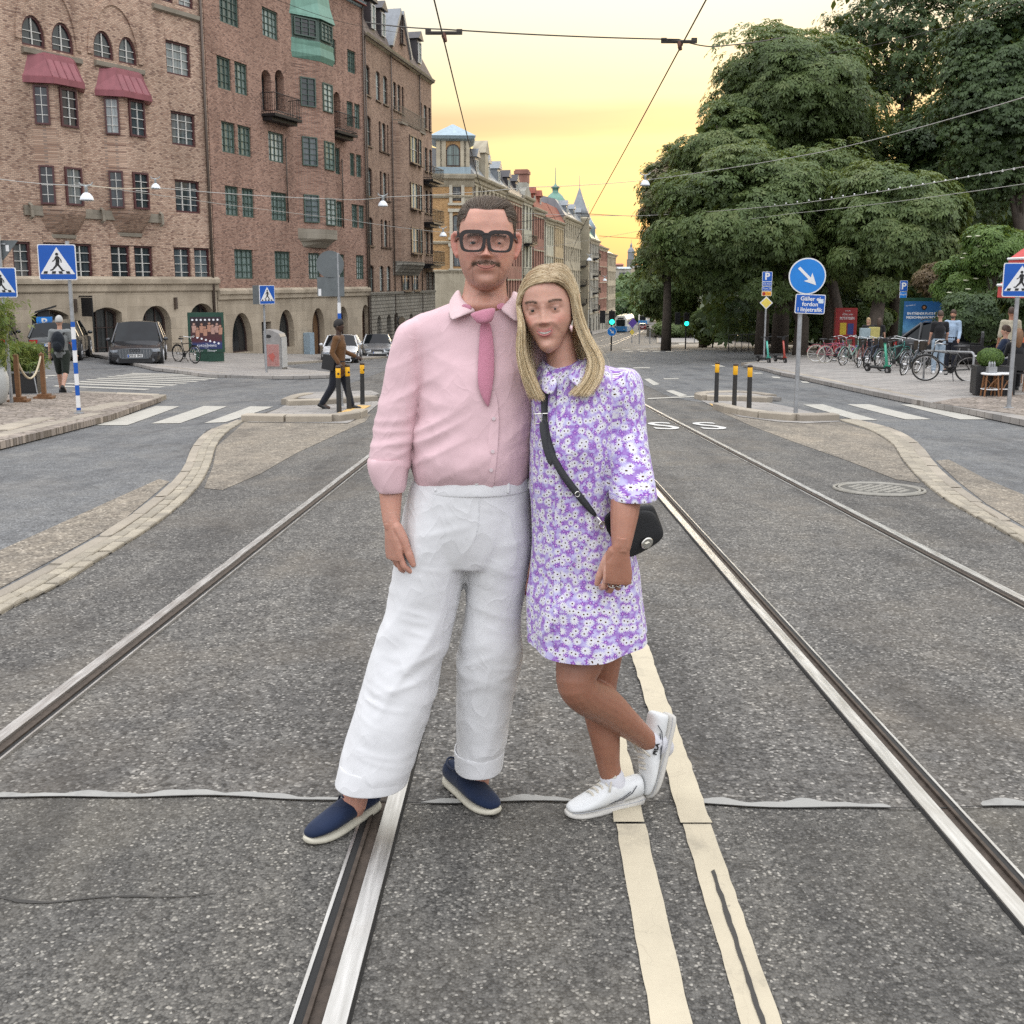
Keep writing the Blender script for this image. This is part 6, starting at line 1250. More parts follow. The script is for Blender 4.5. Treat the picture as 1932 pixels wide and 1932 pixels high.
 # --- hanging lamps and wires
WIRE=mat('wire_dark',(.045,.04,.035),.6,.3);WIREL=mat('wire_light',(.42,.41,.38),.5,.2)
def sag(a,b,s,n=14):return [Vector(a).lerp(Vector(b),t_)-Vector((0,0,s*4*t_*(1-t_))) for t_ in np.linspace(0,1,n)]
def span(label,pts,r,m=WIRE,s=.0,name='span_wire'):
 mb=MB()
 for a,b in zip(pts,pts[1:]):mb.tube(sag(a,b,s),r,5,cap=False)
 return tag(mb.build(name,m,None),label,'wire','overhead wires')
P=lambda u,v,Y:at(u,v,Y)
def contact(x0f,label):
 ys=list(np.arange(4.5,60,2.0))+list(np.arange(60,230,8.0));mb=MB();mb.tube([Vector((x0f(y)+curve_x(y),y,g(x0f(y),y)+5.62)) for y in ys],.011,5,cap=False);return tag(mb.build('contact_wire',WIRE,None),label,'wire','overhead wires')
contact(lambda y:-1.02+.004*y,'tram contact wire above the track on the brick side');contact(lambda y:2.27+.01*y,'tram contact wire above the track on the park side')
xa,xb=-1.02+.06,2.27+.15;za,zb2=g(0,14.6)+5.66,g(0,15)+5.66
span('cross wire holding both tram wires near the camera',[P(690,42,18),(xa,14.6,za+.12),(xb,15.0,zb2+.1),P(1345,88,16),P(1480,70,22)],.010,WIRE,.02)
def hanger(label,x,y,z):
 t=thing('wire_clamp',label,'wire clamp',(x,y,z),0,'tram wire clamps');mb=MB();mb.tube([(-.24,0,.1),(.24,0,.1)],.025,6);mb.bbox(-.26,-.18,-.02,.02,.08,.15);mb.bbox(.18,.26,-.02,.02,.08,.15);mb.build('crossbar',WIRE,t);mb=MB();mb.tube([(0,0,.1),(0.02,-.02,-.02)],.03,6);mb.tube([(0,.0,.02),(0,-.25,.0)],.02,6);mb.build('clip',mat('clamp_rust',(.14,.06,.04),.7),t)
hanger('tram wire clamp above the brick side track',xa,14.6,za-.03);hanger('tram wire clamp above the park side track',xb,15.0,zb2-.03)
for (lab,pts,m,r) in (('light wire from the brick houses carrying the nearest lamps',[P(-20,335,30),P(163,350,27),P(293,354,33),P(640,376,38),P(722,372,40),P(1000,353,42),P(1217,340,42),P(1560,285,34),P(1950,178,24)],WIREL,.012),
('light wire passing behind the man towards the chestnuts',[P(140,345,30),P(640,412,46),P(836,438,52),P(1000,432,56)],WIREL,.012),
('lower span wire crossing the sky to the park trees',[P(985,402,58),P(1210,407,56),P(1500,385,40),P(1945,312,27)],WIREL,.012),('thin wire below the beaded span wire',[P(1000,470,70),P(1210,435,60),P(1500,402,42),P(1945,345,28)],WIREL,.009),
('highest thin wire running into the dark tree',[P(1560,100,30),P(1750,60,26),P(1950,-5,22)],WIRE,.008),('thin wire slanting from the brown house roof',[P(500,-10,40),P(640,40,45),P(760,62,50)],WIRE,.010),('far span wire under the dome',[P(970,420,100),P(1090,402,100),P(1215,408,95)],WIRE,.03),('far span wire above the trams',[P(1130,445,150),P(1215,450,150)],WIRE,.04)):
 span(lab,pts,r,m,.05)
mb=MB()
for k in range(34):p=Vector(P(1225+k*21,0,40));f=k/33;y_=55-27*f;p=P(1225+k*21.5,407-92*f**1.35,y_);mb.ball(p,.035,6,4)
tag(mb.build('wire_beads',WHITE,None),'row of small white insulator beads strung along the lower span wire','insulators')
LW=mat('lamp_white',(.72,.75,.78),.4);LG=mat('lamp_collar_grey',(.36,.38,.38),.5)
def lamp(label,u,v,Y,w):
 k=Y/FPX*w;p=at(u,v,Y);t=thing('hanging_lamp',label,'street lamp',p,0,'white bowl lamps hung on the span wires');mb=MB();mb.lathe([(1.0*k,0),(.98*k,.12*k),(.85*k,.55*k),(.5*k,.98*k),(.28*k,1.1*k),(.26*k,1.12*k)],20);mb.build('bowl',LW,t,smooth=True);mb=MB();mb.lathe([(.24*k,1.125*k),(.22*k,1.9*k),(.26*k,2.0*k),(.1*k,2.1*k)],12);mb.build('neck',LG,t,smooth=True)
 mb=MB();mb.tube([(-1.0*k,0,2.6*k),(-.8*k,0,2.2*k),(0,0,2.05*k),(.8*k,0,2.25*k),(1.0*k,0,2.6*k)],.10*k,6);mb.build('hanger',LG,t);mb=MB();mb.lathe([(.9*k,-.01),(.3*k,-.12*k),(0,-.14*k)],16);mb.build('lens',mat('lamp_lens',(.6,.62,.62),.3),t,smooth=True)
for (lab,u,v,Y,w) in (('nearest white bowl lamp in front of the tan brick bays',164,378,27,12.5),('second white bowl lamp before the tan brick house',294,356,33,8.5),('white bowl lamp before the brown gabled house',722.5,389,40,9),('small bowl lamp above the man, before the yellow corner house',836,446,52,7),('bowl lamp against the sky beside the light tree',1217,350,42,9),('tiny bowl lamp beside the man ear, before the row of houses',1029,508,90,4),('bowl lamp hanging before the domed house',1112,492,110,5),('far bowl lamp below the pointed tower',1141,530,150,4)):lamp(lab,u,v,Y,w)
# ====== vehicles
def paint(name,col,metal=.35,rough=.28):
 if name in MATS:return MATS[name]
 t=NT(name);v=t.co();n=t.noise(v,3,4)
 MATS[name]=t.fin(t.ramp(n,[(.3,tuple(x*.88 for x in col)),(.7,tuple(min(1,x*1.08) for x in col))]),t.math('MULTIPLY_ADD',t.noise(v,14,4),.12,rough-.06),metal,None,.5,Coat_Weight=.7,Coat_Roughness=.08);return MATS[name]
CARGL=glassy('car_glass',(.008,.010,.012),.04,.25);TYRE=mat('tyre_rubber',(.018,.018,.018),.85);RIM=mat('alloy_rim',(.42,.42,.43),.35,.8);TRIM=mat('black_car_trim',(.014,.014,.015),.45);CHROME=mat('chrome',(.6,.6,.6),.15,1.0)
HEAD=glassy('headlamp_glass',(.35,.38,.42),.08,.9);TAIL=mat('tail_lamp_red',(.35,.012,.012),.2);PLATE=mat('number_plate_white',(.72,.72,.70),.5)
STY={
'sedan':dict(st=[(0,.50,.53,.74),(.025,.60,.64,.88),(.10,.68,.75,.96),(.24,.79,.86,.99),(.29,.86,.905,1),(.42,.90,1.0,1),(.58,.915,1.0,1),(.72,.93,.965,1),(.86,.95,.985,.98),(.97,.93,.955,.93),(1,.80,.82,.86)],cowl=4,rf=5,re=7,rb=8,roof=1.43),
'suv':dict(st=[(0,.52,.55,.76),(.02,.66,.70,.90),(.08,.74,.80,.97),(.22,.83,.89,.99),(.27,.87,.92,1),(.42,.90,1.0,1),(.60,.92,1.0,1),(.82,.95,.955,1),(.955,.97,.99,.97),(.985,.90,.92,.94),(1,.75,.77,.88)],cowl=4,rf=5,re=7,rb=8,roof=1.63),
'wagon':dict(st=[(0,.50,.53,.76),(.025,.62,.66,.90),(.10,.70,.77,.97),(.23,.80,.86,.99),(.28,.86,.90,1),(.42,.89,1.0,1),(.62,.90,1.0,1),(.88,.92,.97,.98),(.965,.93,.95,.95),(.985,.86,.88,.93),(1,.72,.74,.88)],cowl=4,rf=5,re=7,rb=8,roof=1.50),
'van':dict(st=[(0,.55,.60,.80),(.02,.85,.90,.92),(.08,.95,1.02,.97),(.14,1.02,1.10,.99),(.18,1.08,1.14,1),(.32,1.10,1.0,1),(.60,1.10,1.0,1),(.93,1.10,.985,.98),(.985,1.10,1.14,.96),(.995,.9,.95,.95),(1,.70,.75,.92)],cowl=4,rf=5,re=7,rb=8,roof=1.95)}
def car(name,label,u,v,rz,L,W,H,style,pm,front='plain',plate='',cat='car',loc=None,dark_low=True,group=None,glass=None,roofm=None,rails=False):
 p=gp(u,v) if loc is None else Vector(loc);t=thing(name,label,cat,p,rz,group);S=STY[style];st=S['st'];hw=W/2;zb=.19
 rings=[];n_st=len(st)
 for i,(f,zs,zt,wf) in enumerate(st):
  x=L/2-f*L;w=hw*wf;green=S['cowl']<i<S['rb'];gl=S['cowl']<=i<=S['rb']
  k=H/S['roof']
  zs_,zt_=zs*k,(zt*H if (green and style!='van') or (style=='van' and green) else zt*k)
  wt=w*(.74 if green else.86 if gl else.80);zmid=zb+(zs_-zb)*.55;lift=.02 if 0<i<n_st-1 else 0
  half=[(w*.86,zb),(w*.97,zb+.10),(w*1.0,zmid),(w*.985,zs_-.06),(w*.955,zs_),(wt,zt_-(.05 if green else.012)),(wt*.6,zt_+(0 if green else.005)),(0,zt_+(.012 if green else.015))]
  ring=[(x,-y,z) for y,z in half]+[(x,y,z) for y,z in half[-2::-1]];rings.append(ring)
 n=len(rings[0]);body,gls=MB(),{'windscreen':MB(),'rear_window':MB(),'side_window':MB()};lowm=MB()
 for i in range(n_st-1):
  for j in range(n-1):
   q=[rings[i][j],rings[i][j+1],rings[i+1][j+1],rings[i+1][j]];tgt=body
   jj=j if j<7 else n-2-j
   if S['cowl']<=i<S['rb']:
    if i==S['cowl'] and jj>=5:tgt=gls['windscreen']
    elif i==S['rb']-1 and jj>=5:tgt=gls['rear_window']
    elif jj==4:tgt=gls['side_window']
   if jj==0:tgt=lowm
   tgt.add(q,[(3,2,1,0)])
 body.add(rings[0],[tuple(range(n))]);body.add(rings[-1],[tuple(range(n-1,-1,-1))])
 def weld(o,a=32):
  bm=bmesh.new();bm.from_mesh(o.data);bmesh.ops.remove_doubles(bm,verts=bm.verts,dist=.001);bm.to_mesh(o.data);bm.free();bake(o,('SUBSURF',dict(levels=2,render_levels=2,boundary_smooth='PRESERVE_CORNERS')));autosmooth(o,50);return o
 bo=weld(body.build('body',pm,t));lw=weld(lowm.build('sill',TRIM if dark_low else pm,t))
 for k_,m_ in gls.items():
  if m_.v:weld(m_.build(k_,glass or CARGL,t))
  # window pillars
 mb=MB()
 for s in (-1,1):
  for i in (S['rf']+1,S['re']):
   a=Vector(rings[i][4 if s<0 else n-5]);b=Vector(rings[i][5 if s<0 else n-6]);mb.tube([a+Vector((0,s*.004,0)),b+Vector((0,s*.004,0))],.035 if i==S['rf']+1 else.05,6)
  a,b=Vector(rings[S['cowl']][4 if s<0 else n-5]),Vector(rings[S['rf']][5 if s<0 else n-6]);mb.tube([a,a.lerp(b,.5)+Vector((0,0,.015)),b],.035,6)
  a,b=Vector(rings[S['rb']][4 if s<0 else n-5]),Vector(rings[S['re']][5 if s<0 else n-6]);mb.tube([a,b],.05,6)
 mb.build('pillar',pm,bo)
 # wheels
 r=.335 if H<1.5 else.37
 for fx in (L*.5-L*.185,-L*.5+L*.20):
  for s in (-1,1):
   mb=MB();mb.tube([(fx,s*(hw*.80),r),(fx,s*(hw*1.003),r)],r*1.13,22);mb.build('wheel_arch',TRIM,t)
   mb=MB();mb.tube([(fx,s*hw*.78,r),(fx,s*hw*.99,r),(fx,s*hw*1.012,r)],[r,r,r*.93],24);wh=mb.build('wheel',TYRE,t)
   mb=MB();mb.tube([(fx,s*hw*1.012,r),(fx,s*(hw*1.012+.004),r)],r*.66,20);mb.build('rim_well',TRIM,wh);mb=MB()
   for k in range(5):
    for d in (-.09,.09):a=k*2*math.pi/5+d;mb.tube([(fx,s*(hw*1.012+.012),r),(fx+math.cos(a)*r*.66,s*(hw*1.012+.012),r+math.sin(a)*r*.66)],.016,5)
   mb.tube([(fx+math.cos(a)*r*.67,s*(hw*1.012+.01),r+math.sin(a)*r*.67) for a in np.linspace(0,2*math.pi,22)[:-1]],.018,5,closed=True);mb.build('rim',RIM,wh)
   # shut lines, handles, mirrors
 k=H/S['roof'];mb=MB()
 for f in (.30,.52,.74):
  x=L/2-f*L
  for s in (-1,1):mb.bbox(x-.006,x+.006,s*hw*.99,s*(hw+.004),zb+.14,.84*k)
 mb.build('door_gap',TRIM,bo);mb=MB()
 for f in (.47,.69):
  for s in (-1,1):mb.box((L/2-f*L,s*(hw*.995),.74*k),(.2,.03,.025))
 mb.build('door_handle',CHROME if front!='plain' else pm,bo);mb=MB()
 for s in (-1,1):mb.ball((L/2-.33*L,s*(hw+.09),.98*k),(.07,.10,.07),10,6);mb.box((L/2-.33*L,s*(hw-.01),.94*k),(.06,.12,.03))
 mb.build('wing_mirror',pm,t,smooth=True)
 # front
 X=L/2;zg=.42*k
 mb=MB();gw=hw*(.58 if front!='kidney' else.30)
 if front=='shield':
  pts=[(-hw*.60,.70*k),(hw*.60,.70*k),(hw*.66,.55*k),(hw*.50,.34*k),(-hw*.50,.34*k),(-hw*.66,.55*k)];M0=Matrix.Translation((X+.02,0,0))@Matrix.Rotation(R(90),4,'Z');mb.M=M0;mb.prism(pts,-.03,.10);gr=mb.build('grille',mat('grille_grey',(.10,.11,.12),.4,.3),t);mb=MB();mb.M=M0
  for i in range(11):x=-hw*.55+i*hw*.11;mb.box((x,-.035,.52*k),(.012,.012,.30*k))
  mb.build('grille_bars',mat('alloy_rim',(.42,.42,.43)),gr);mb=MB();mb.M=M0
  for i in range(4):mb.tube([(-.13+i*.087+.05*math.cos(a),-.045,.66*k+.05*math.sin(a)) for a in np.linspace(0,6.28,14)[:-1]],.009,5,closed=True)
  mb.build('ring_badge',TRIM,gr)
 elif front=='kidney':
  for s in (-1,1):mb.box((X-.02,s*hw*.20,.58*k),(.10,hw*.34,.17*k))
  mb.build('grille',TRIM,t)
 elif front!='rear':mb.box((X-.02,0,.55*k),(.10,hw*.85,.16*k));gr=mb.build('grille',TRIM,t);mb=MB();[mb.box((X+.032,0,(.50+.035*i)*k),(.012,hw*.82,.012)) for i in range(4)];mb.build('grille_bars',CHROME,gr)
 mb=MB();mb.box((X-.05,0,.30*k),(.14,hw*1.25,.13*k));mb.build('lower_intake',TRIM,t)
 for s in (-1,1):
  mb=MB();mb.box((X-.12,s*hw*.70,.63*k),(.28,hw*.36,.085*k),rz=-s*R(24));mb.build('headlight',HEAD,t);mb=MB();mb.box((X-.10,s*hw*.76,.36*k),(.20,hw*.24,.13*k),rz=-s*R(24));mb.build('fog_recess',TRIM,t)
  mb=MB();mb.box((-L/2+.06,s*hw*.72,.78*k),(.16,hw*.30,.15*k),rz=s*R(18));mb.build('tail_light',TAIL,t)
 for s,x in ((1,X+.045),(-1,-X-.02)):
  mb=MB();mb.box((x,0,(.45 if s>0 else.66)*k),(.012,.52,.11));pl=mb.build('number_plate',PLATE,t);mb=MB();mb.box((x+s*.004,-s*.235,(.45 if s>0 else.66)*k),(.012,.035,.10));mb.build('plate_strip',BLUE,pl)
  if plate:text(plate,.105,BLACK,pl,(x+s*.0075,.01,(.45 if s>0 else.66)*k),(R(90),0,R(90)*s),wid=.95,bold=.002)
 if style in ('wagon','suv'):
  a=rings[S['rb']];mb=MB();mb.tube([(-L/2+.03,-.05,.90*k),(-L/2+.10,.38,1.12*k)],.012,5);mb.build('rear_wiper',TRIM,t);mb=MB();mb.box((-L/2+.0,0,.74*k),(.05,hw*.9,.03));mb.build('tailgate_strip',CHROME,t)
 if rails:
  for s in (-1,1):mb=MB();mb.tube([(L*.12,s*hw*.70,H-.01),(L*.10,s*hw*.70,H+.05),(-L*.30,s*hw*.69,H+.03),(-L*.33,s*hw*.69,H-.03)],.02,6);mb.build('roof_rail',TRIM,t)
 mb=MB();[mb.tube([(L/2-.30*L,y0,.93*k),(L/2-.33*L,y0+.5,1.02*k)],.01,4) for y0 in (-.5,.05)];mb.build('wiper',TRIM,t)
 return t
Pgrey,Pblk,Pwht,Psil,Pdk=paint('anthracite_paint',(.035,.037,.042),.3,.2),paint('black_paint',(.018,.019,.022),.2),paint('white_paint',(.70,.71,.72),0),paint('silver_paint',(.40,.41,.42),.6),paint('dark_grey_green_paint',(.03,.034,.034),.3,.2)
GC='cars parked along the kerb'
car('parked_car','anthracite electric SUV facing the camera beside the bicycle',264,685,R(-73),4.55,1.86,1.62,'suv',Pgrey,'shield','WAG 19U',group=GC)
car('parked_car','dark grey estate car seen from behind past the man with the backpack',118,676,R(106),4.4,1.76,1.50,'wagon',Pdk,'rear','WJH 708',group=GC)
car('parked_car','black car half hidden behind the bamboo planter',-18,676,R(112),4.5,1.8,1.45,'sedan',Pblk,'plain','',group=GC)
car('parked_car','white saloon facing the camera behind the walking man',646,683,R(-84.5),4.7,1.83,1.44,'sedan',Pwht,'kidney','',group=GC)
car('parked_car','silver saloon parked behind the white one',712,674,R(-82),4.6,1.78,1.45,'sedan',Psil,'plain','',group=GC)
car('parked_car','dark estate behind the silver saloon, half hidden by the man',742,666,R(-80),4.6,1.8,1.5,'wagon',Pdk,'plain','',group=GC)
car('parked_car','black SUV with its front towards the terrace planter',1826,692,R(-35),4.65,1.9,1.66,'suv',Pblk,'plain','',group=GC,rails=True)
car('parked_car','grey estate behind the black SUV at the frame edge',1925,676,R(-12),4.7,1.82,1.50,'wagon',paint('mid_grey_paint',(.20,.21,.22),.5),'plain','',group=GC,rails=True)
car('parked_car','silver SUV between the red and blue advertising boards',1672,656,R(178),4.6,1.85,1.65,'suv',Psil,'plain','',group=GC,rails=True)
car('parked_car','dark car beside the red board, behind the arrow sign post',1548,652,R(170),4.5,1.8,1.5,'wagon',Pblk,'plain','',group=GC)
car('parked_van','dark blue van behind the guard fence under the trees',1425,646,R(172),4.8,1.9,1.9,'van',paint('navy_paint',(.012,.016,.03)),'plain','','van',group=GC)
p_=gp(1212,622);car('moving_car','dark red car driving away between the two trams',0,0,R(82),4.5,1.8,1.5,'wagon',paint('dark_red_paint',(.16,.02,.02)),'plain','',loc=p_)
# ------ trams
TW=paint('tram_cream',(.66,.65,.60),0,.4);TB=paint('tram_blue',(.02,.16,.38),0,.4)
def tram(label,u,v,rz,L):
 p=gp(u,v);t=thing('tram',label,'tram',p,rz,'trams in the street');W,H=2.65,3.55
 def ring(x,k,z0,z1):return [(x,-W/2*k,z0),(x,W/2*k,z0),(x,W/2*k,z1),(x,-W/2*k,z1)]
 mb=MB();mb.loft([ring(L/2,.80,.45,1.45),ring(L/2-.5,1,.35,1.45),ring(-L/2+.5,1,.35,1.45),ring(-L/2,.8,.45,1.45)]);mb.build('lower_body',TB,t)
 mb=MB();mb.loft([[(x,a*W/2*k*(.93 if z>3 else 1),z) for a,z in ((-1,1.452),(1,1.452),(1,2.9),(.7,H),(-.7,H),(-1,2.9))] for x,k in ((L/2-.12,.82),(L/2-.6,.995),(-L/2+.6,.995),(-L/2+.12,.82))]);mb.build('upper_body',TW,t)
 for s in (-1,1):
  for i in range(int(L/1.9)):mb=MB();x=L/2-1.4-i*1.85;mb.box((x,s*W/2*.997,2.15),(1.5,.03,.95));mb.build('window',CARGL,t)
 for s in (-1,1):mb=MB();mb.box((s*(L/2-.10),0,2.15),(.1,1.75,1.25));mb.build('windscreen',CARGL,t);mb=MB();mb.box((s*(L/2-.07),0,3.05),(.1,1.2,.25));mb.build('destination_display',TRIM,t);[MB().box((s*(L/2-.02),y,.85),(.06,.25,.16)).build('lamp',HEAD,t) for y in (-.75,.75)]
 mb=MB();mb.box((0,0,.25),(L-1.2,W*.85,.3));mb.build('underframe',TRIM,t);mb=MB();mb.tube([(0,-.6,H),(.8,-.6,H+.7),(0,-.6,H+1.4),(0,.6,H+1.4),(.8,.6,H+.7),(0,.6,H)],.04,5);mb.build('pantograph',TRIM,t);return t
tram('nearer tram half hidden behind the green traffic light',1178,626,R(77),14);tram('farther white fronted tram coming up the street',1215,612,R(79),14)
# ------ bicycles and scooters
def bike(label,u,v,rz,col,basket=False,child=False,step=False,lean=0.0,group='bicycles parked by the rack',dz=PV,black_tyre=True):
 p=gp(u,v,dz);t=thing('bicycle',label,'bicycle',p,rz,group);t.rotation_euler=(lean,0,rz);FM=paint('bike_'+'_'.join(str(int(c*100)) for c in col),col,.2);r=.335
 for x in (-.52,.53):
  mb=MB();mb.tube([(x+r*math.cos(a),0,r+r*math.sin(a)) for a in np.linspace(0,2*math.pi,30)[:-1]],.019,6,closed=True);w=mb.build('wheel',TYRE if black_tyre else mat('cream_tyre',(.5,.47,.4),.7),t)
  mb=MB();mb.tube([(x+.31*math.cos(a),0,r+.31*math.sin(a)) for a in np.linspace(0,2*math.pi,26)[:-1]],.010,5,closed=True);[mb.tube([(x,.02*(-1)**k,r),(x+.31*math.cos(k*.45),0,r+.31*math.sin(k*.45))],.0025,3,cap=False) for k in range(14)];mb.tube([(x,-.05,r),(x,.05,r)],.025,8);mb.build('spokes',CHROME,w)
  mb=MB();mb.tube([(x+.37*math.cos(a),0,r+.37*math.sin(a)) for a in np.linspace(.3 if x>0 else 0.9,2.6 if x>0 else 3.0,12)],.014,5);mb.build('mudguard',FM,t)
 mb=MB();bb,st_,hd0,hd1=(-.08,0,.29),(-.24,0,.80),(.36,0,.82),(.40,0,.66)
 mb.tube([bb,st_],.017,8);mb.tube([hd0,(.345,0,.90)],.018,8);mb.tube([hd0,hd1],.020,8);mb.tube([bb,hd1],.020,8)
 if not step:mb.tube([(-.21,0,.72),(.365,0,.79)],.017,8)
 else:mb.tube([(-.15,0,.5),(.1,0,.46),(.38,0,.72)],.017,8)
 for s in (-.055,.055):mb.tube([(-.08,s*.5,.29),(-.52,s,r)],.010,6);mb.tube([(-.22,s*.5,.74),(-.52,s,r)],.009,6);mb.tube([(.40,s*.6,.66),(.47,s,.45),(.53,s,r)],.012,6)
 mb.build('frame',FM,t,smooth=True)
 mb=MB();mb.tube([(.345,0,.90),(.33,0,1.0)],.014,6);mb.tube([(.12,-.29,1.03),(.25,-.26,1.05),(.34,-.08,1.01),(.34,.08,1.01),(.25,.26,1.05),(.12,.29,1.03)],.013,6);mb.build('handlebar',CHROME,t,smooth=True);mb=MB();[mb.tube([(.12,s*.29,1.03),(.04,s*.30,1.03)],.018,6) for s in (-1,1)];mb.build('grip',TRIM,t)
 mb=MB();mb.tube([(-.24,0,.80),(-.27,0,.90)],.013,6);mb.build('seat_post',CHROME,t);mb=MB();mb.ball((-.30,0,.93),(.13,.075,.035),12,6);mb.ball((-.18,0,.93),(.09,.03,.025),10,6);mb.build('saddle',TRIM,t,smooth=True)
 mb=MB();mb.tube([(-.08,-.02,.29),(-.08,-.035,.29)],.09,16);mb.tube([(-.08,-.06,.29),(.02,-.075,.16)],.011,5);mb.tube([(-.08,.06,.29),(-.18,.075,.42)],.011,5);mb.box((.03,-.12,.155),(.09,.09,.02));mb.box((-.19,.12,.425),(.09,.09,.02));mb.build('crank',TRIM,t);mb=MB();[mb.tube([(-.3,s*.05,.74),(-.75,s*.06,.74)],.007,5) for s in (-1,1)];[mb.tube([(x,-.06,.74),(x,.06,.74)],.007,5) for x in (-.4,-.55,-.72)];[mb.tube([(-.68,s*.06,.74),(-.53,s*.06,.34)],.006,5) for s in (-1,1)];mb.build('rear_rack',TRIM,t)
 if basket:mb=MB();mb.loft([[(.40,-.13,.72),(.62,-.13,.72),(.62,.13,.72),(.40,.13,.72)],[(.36,-.17,.97),(.68,-.17,.97),(.68,.17,.97),(.36,.17,.97)]],cap=False);mb.add([(.40,-.13,.72),(.62,-.13,.72),(.62,.13,.72),(.40,.13,.72)],[(0,1,2,3)]);mb.build('basket',mat('basket_dark',(.05,.04,.03),.8),t)
 if child:
  mb=MB();mb.loft([[(x,-w,z) for x,z in ((-.80,zz),(-.74,zz))]+[(x,w,z) for x,z in ((-.74,zz),(-.80,zz))] for zz,w in ((.82,.14),(1.0,.17),(1.2,.16),(1.32,.11))]);mb.bbox(-.80,-.45,-.16,.16,.79,.85);[mb.bbox(-.8,-.5,s*.15,s*.17,.85,1.0) for s in (-1,1)];mb.build('child_seat',TRIM,t)
 mb=MB();mb.tube([(-.12,.03,.27),(-.16,.2,.0)],.010,5);mb.build('kick_stand',TRIM,t);return t
bike('black bicycle with front wheel turned, against the stone wall by the poster',352,684,R(-35),(.012,.012,.013),basket=False,group='bicycles in the street')
bike('red bicycle at the far end of the row with pale tyres',1578,684,R(12),(.38,.03,.06),black_tyre=False,lean=R(4));bike('second red bicycle leaning beside the first',1564,683,R(-16),(.30,.02,.05),lean=R(-3),black_tyre=False)
bike('mint green step through bicycle with basket',1604,688,R(40),(.25,.45,.38),step=True,basket=True,lean=R(5));bike('purple bicycle behind the mint one',1600,681,R(-20),(.12,.10,.30),step=True)
bike('brownish red bicycle between the mint and the dark bicycles',1626,692,R(58),(.24,.06,.05),step=True,lean=R(4));bike('dark blue bicycle behind the green scooter',1644,693,R(50),(.03,.05,.09),basket=True,lean=R(5));bike('black upright bicycle behind the green scooter',1668,697,R(70),(.015,.015,.016),basket=True,lean=R(3));bike('teal bicycle with pale saddle behind the upright bicycles',1690,693,R(38),(.04,.25,.23),lean=R(4))
bike('dark green bicycle tucked behind the grey city bicycle',1688,699,R(25),(.02,.07,.05),lean=R(-4));bike('grey city bicycle with wide handlebar and front basket',1716,706,R(48),(.13,.15,.17),basket=True,step=True,lean=R(6));bike('black bicycle with child seat leaning on the steel hoop',1786,719,R(158),(.02,.02,.02),child=True,lean=R(-7))
def scooter(label,u,v,rz,col,lean=R(5)):
 p=gp(u,v,PV);t=thing('electric_scooter',label,'scooter',p,rz,'rental electric scooters');t.rotation_euler=(lean,0,rz);FM=paint('scooter_'+'_'.join(str(int(c*100)) for c in col),col,.1)
 for x in (-.45,.48):mb=MB();mb.tube([(x,-.03,.12),(x,.03,.12)],.12,18);w=mb.build('wheel',TYRE,t);mb=MB();mb.tube([(x,-.034,.12),(x,.034,.12)],.05,12);mb.build('hub',RIM,w)
 mb=MB();mb.box((0,0,.17),(.62,.17,.06));mb.box((-.42,0,.25),(.2,.10,.03));mb.build('deck',TRIM,t);mb=MB();mb.tube([(.36,0,.2),(.44,0,.32),(.36,0,1.08)],[.05,.045,.035],8);mb.build('stem',FM,t,smooth=True)
 mb=MB();mb.tube([(.34,-.26,1.12),(.36,0,1.1),(.34,.26,1.12)],.016,6);mb.box((.40,0,1.05),(.08,.12,.14));mb.build('handlebar',TRIM,t);mb=MB();mb.box((.47,0,.26),(.24,.08,.03));mb.build('mudguard',FM,t)
scooter('turquoise stemmed electric scooter by the parking sign',1440,684,R(-75),(.08,.45,.36));scooter('red and dark electric scooter next to the turquoise one',1472,684,R(-80),(.42,.06,.04));scooter('green stemmed electric scooter in front of the bicycle row',1655,703,R(-70),(.03,.32,.20))
p=gp(1650,690,PV);t=thing('delivery_box','pale blue and yellow delivery box on a stand above the bicycles','delivery box',(p.x,p.y+.6,p.z),R(-5));mb=MB();mb.bbox(-.33,-.005,-.02,.25,.95,1.32);mb.build('blue_half',mat('box_blue',(.30,.38,.41)),t);mb=MB();mb.bbox(-.0,.33,-.02,.25,.95,1.36);mb.build('yellow_half',mat('box_yellow',(.50,.44,.15)),t);mb=MB();[mb.tube([(x,.1,0),(x,.1,.95)],.02,6) for x in (-.25,.25)];mb.build('stand',TRIM,t)
# ====== people: shared tools
def m_skin(name,col,red=(.5,.16,.10),attr=False):
 t=NT(name);v=t.co();n=t.noise(v,9,4,.6);f=t.noise(v,160,3)
 c=t.ramp(n,[(.3,tuple(x*.86 for x in col)),(.7,tuple(min(1,x*1.1) for x in col))])
 if attr:c=t.mix(t.add('ShaderNodeAttribute',attribute_name='tintf').outputs['Fac'],c,t.add('ShaderNodeAttribute',attribute_name='tint').outputs['Color'])
 c=t.mix(1.0,c,t.ramp(t.noise(v,42,4,.65),[(.30,(.93,.89,.88)),(.5,(1,1,1)),(.70,(1.06,1.03,1.0))]),'MULTIPLY');c=t.mix(t.ramp(t.noise(v,210,2),[(.66,(0,0,0)),(.72,(.18,.18,.18))]),c,tuple(x*.62 for x in col))
 t.fin(c,t.math('MULTIPLY_ADD',t.noise(v,70,2),.2,.34),0,t.bump(f,.25,.002),.45);t.b.inputs['Subsurface Weight'].default_value=.08;t.b.inputs['Subsurface Radius'].default_value=(.012,.004,.002);t.b.inputs['Subsurface Scale'].default_value=1.0
 return t.m
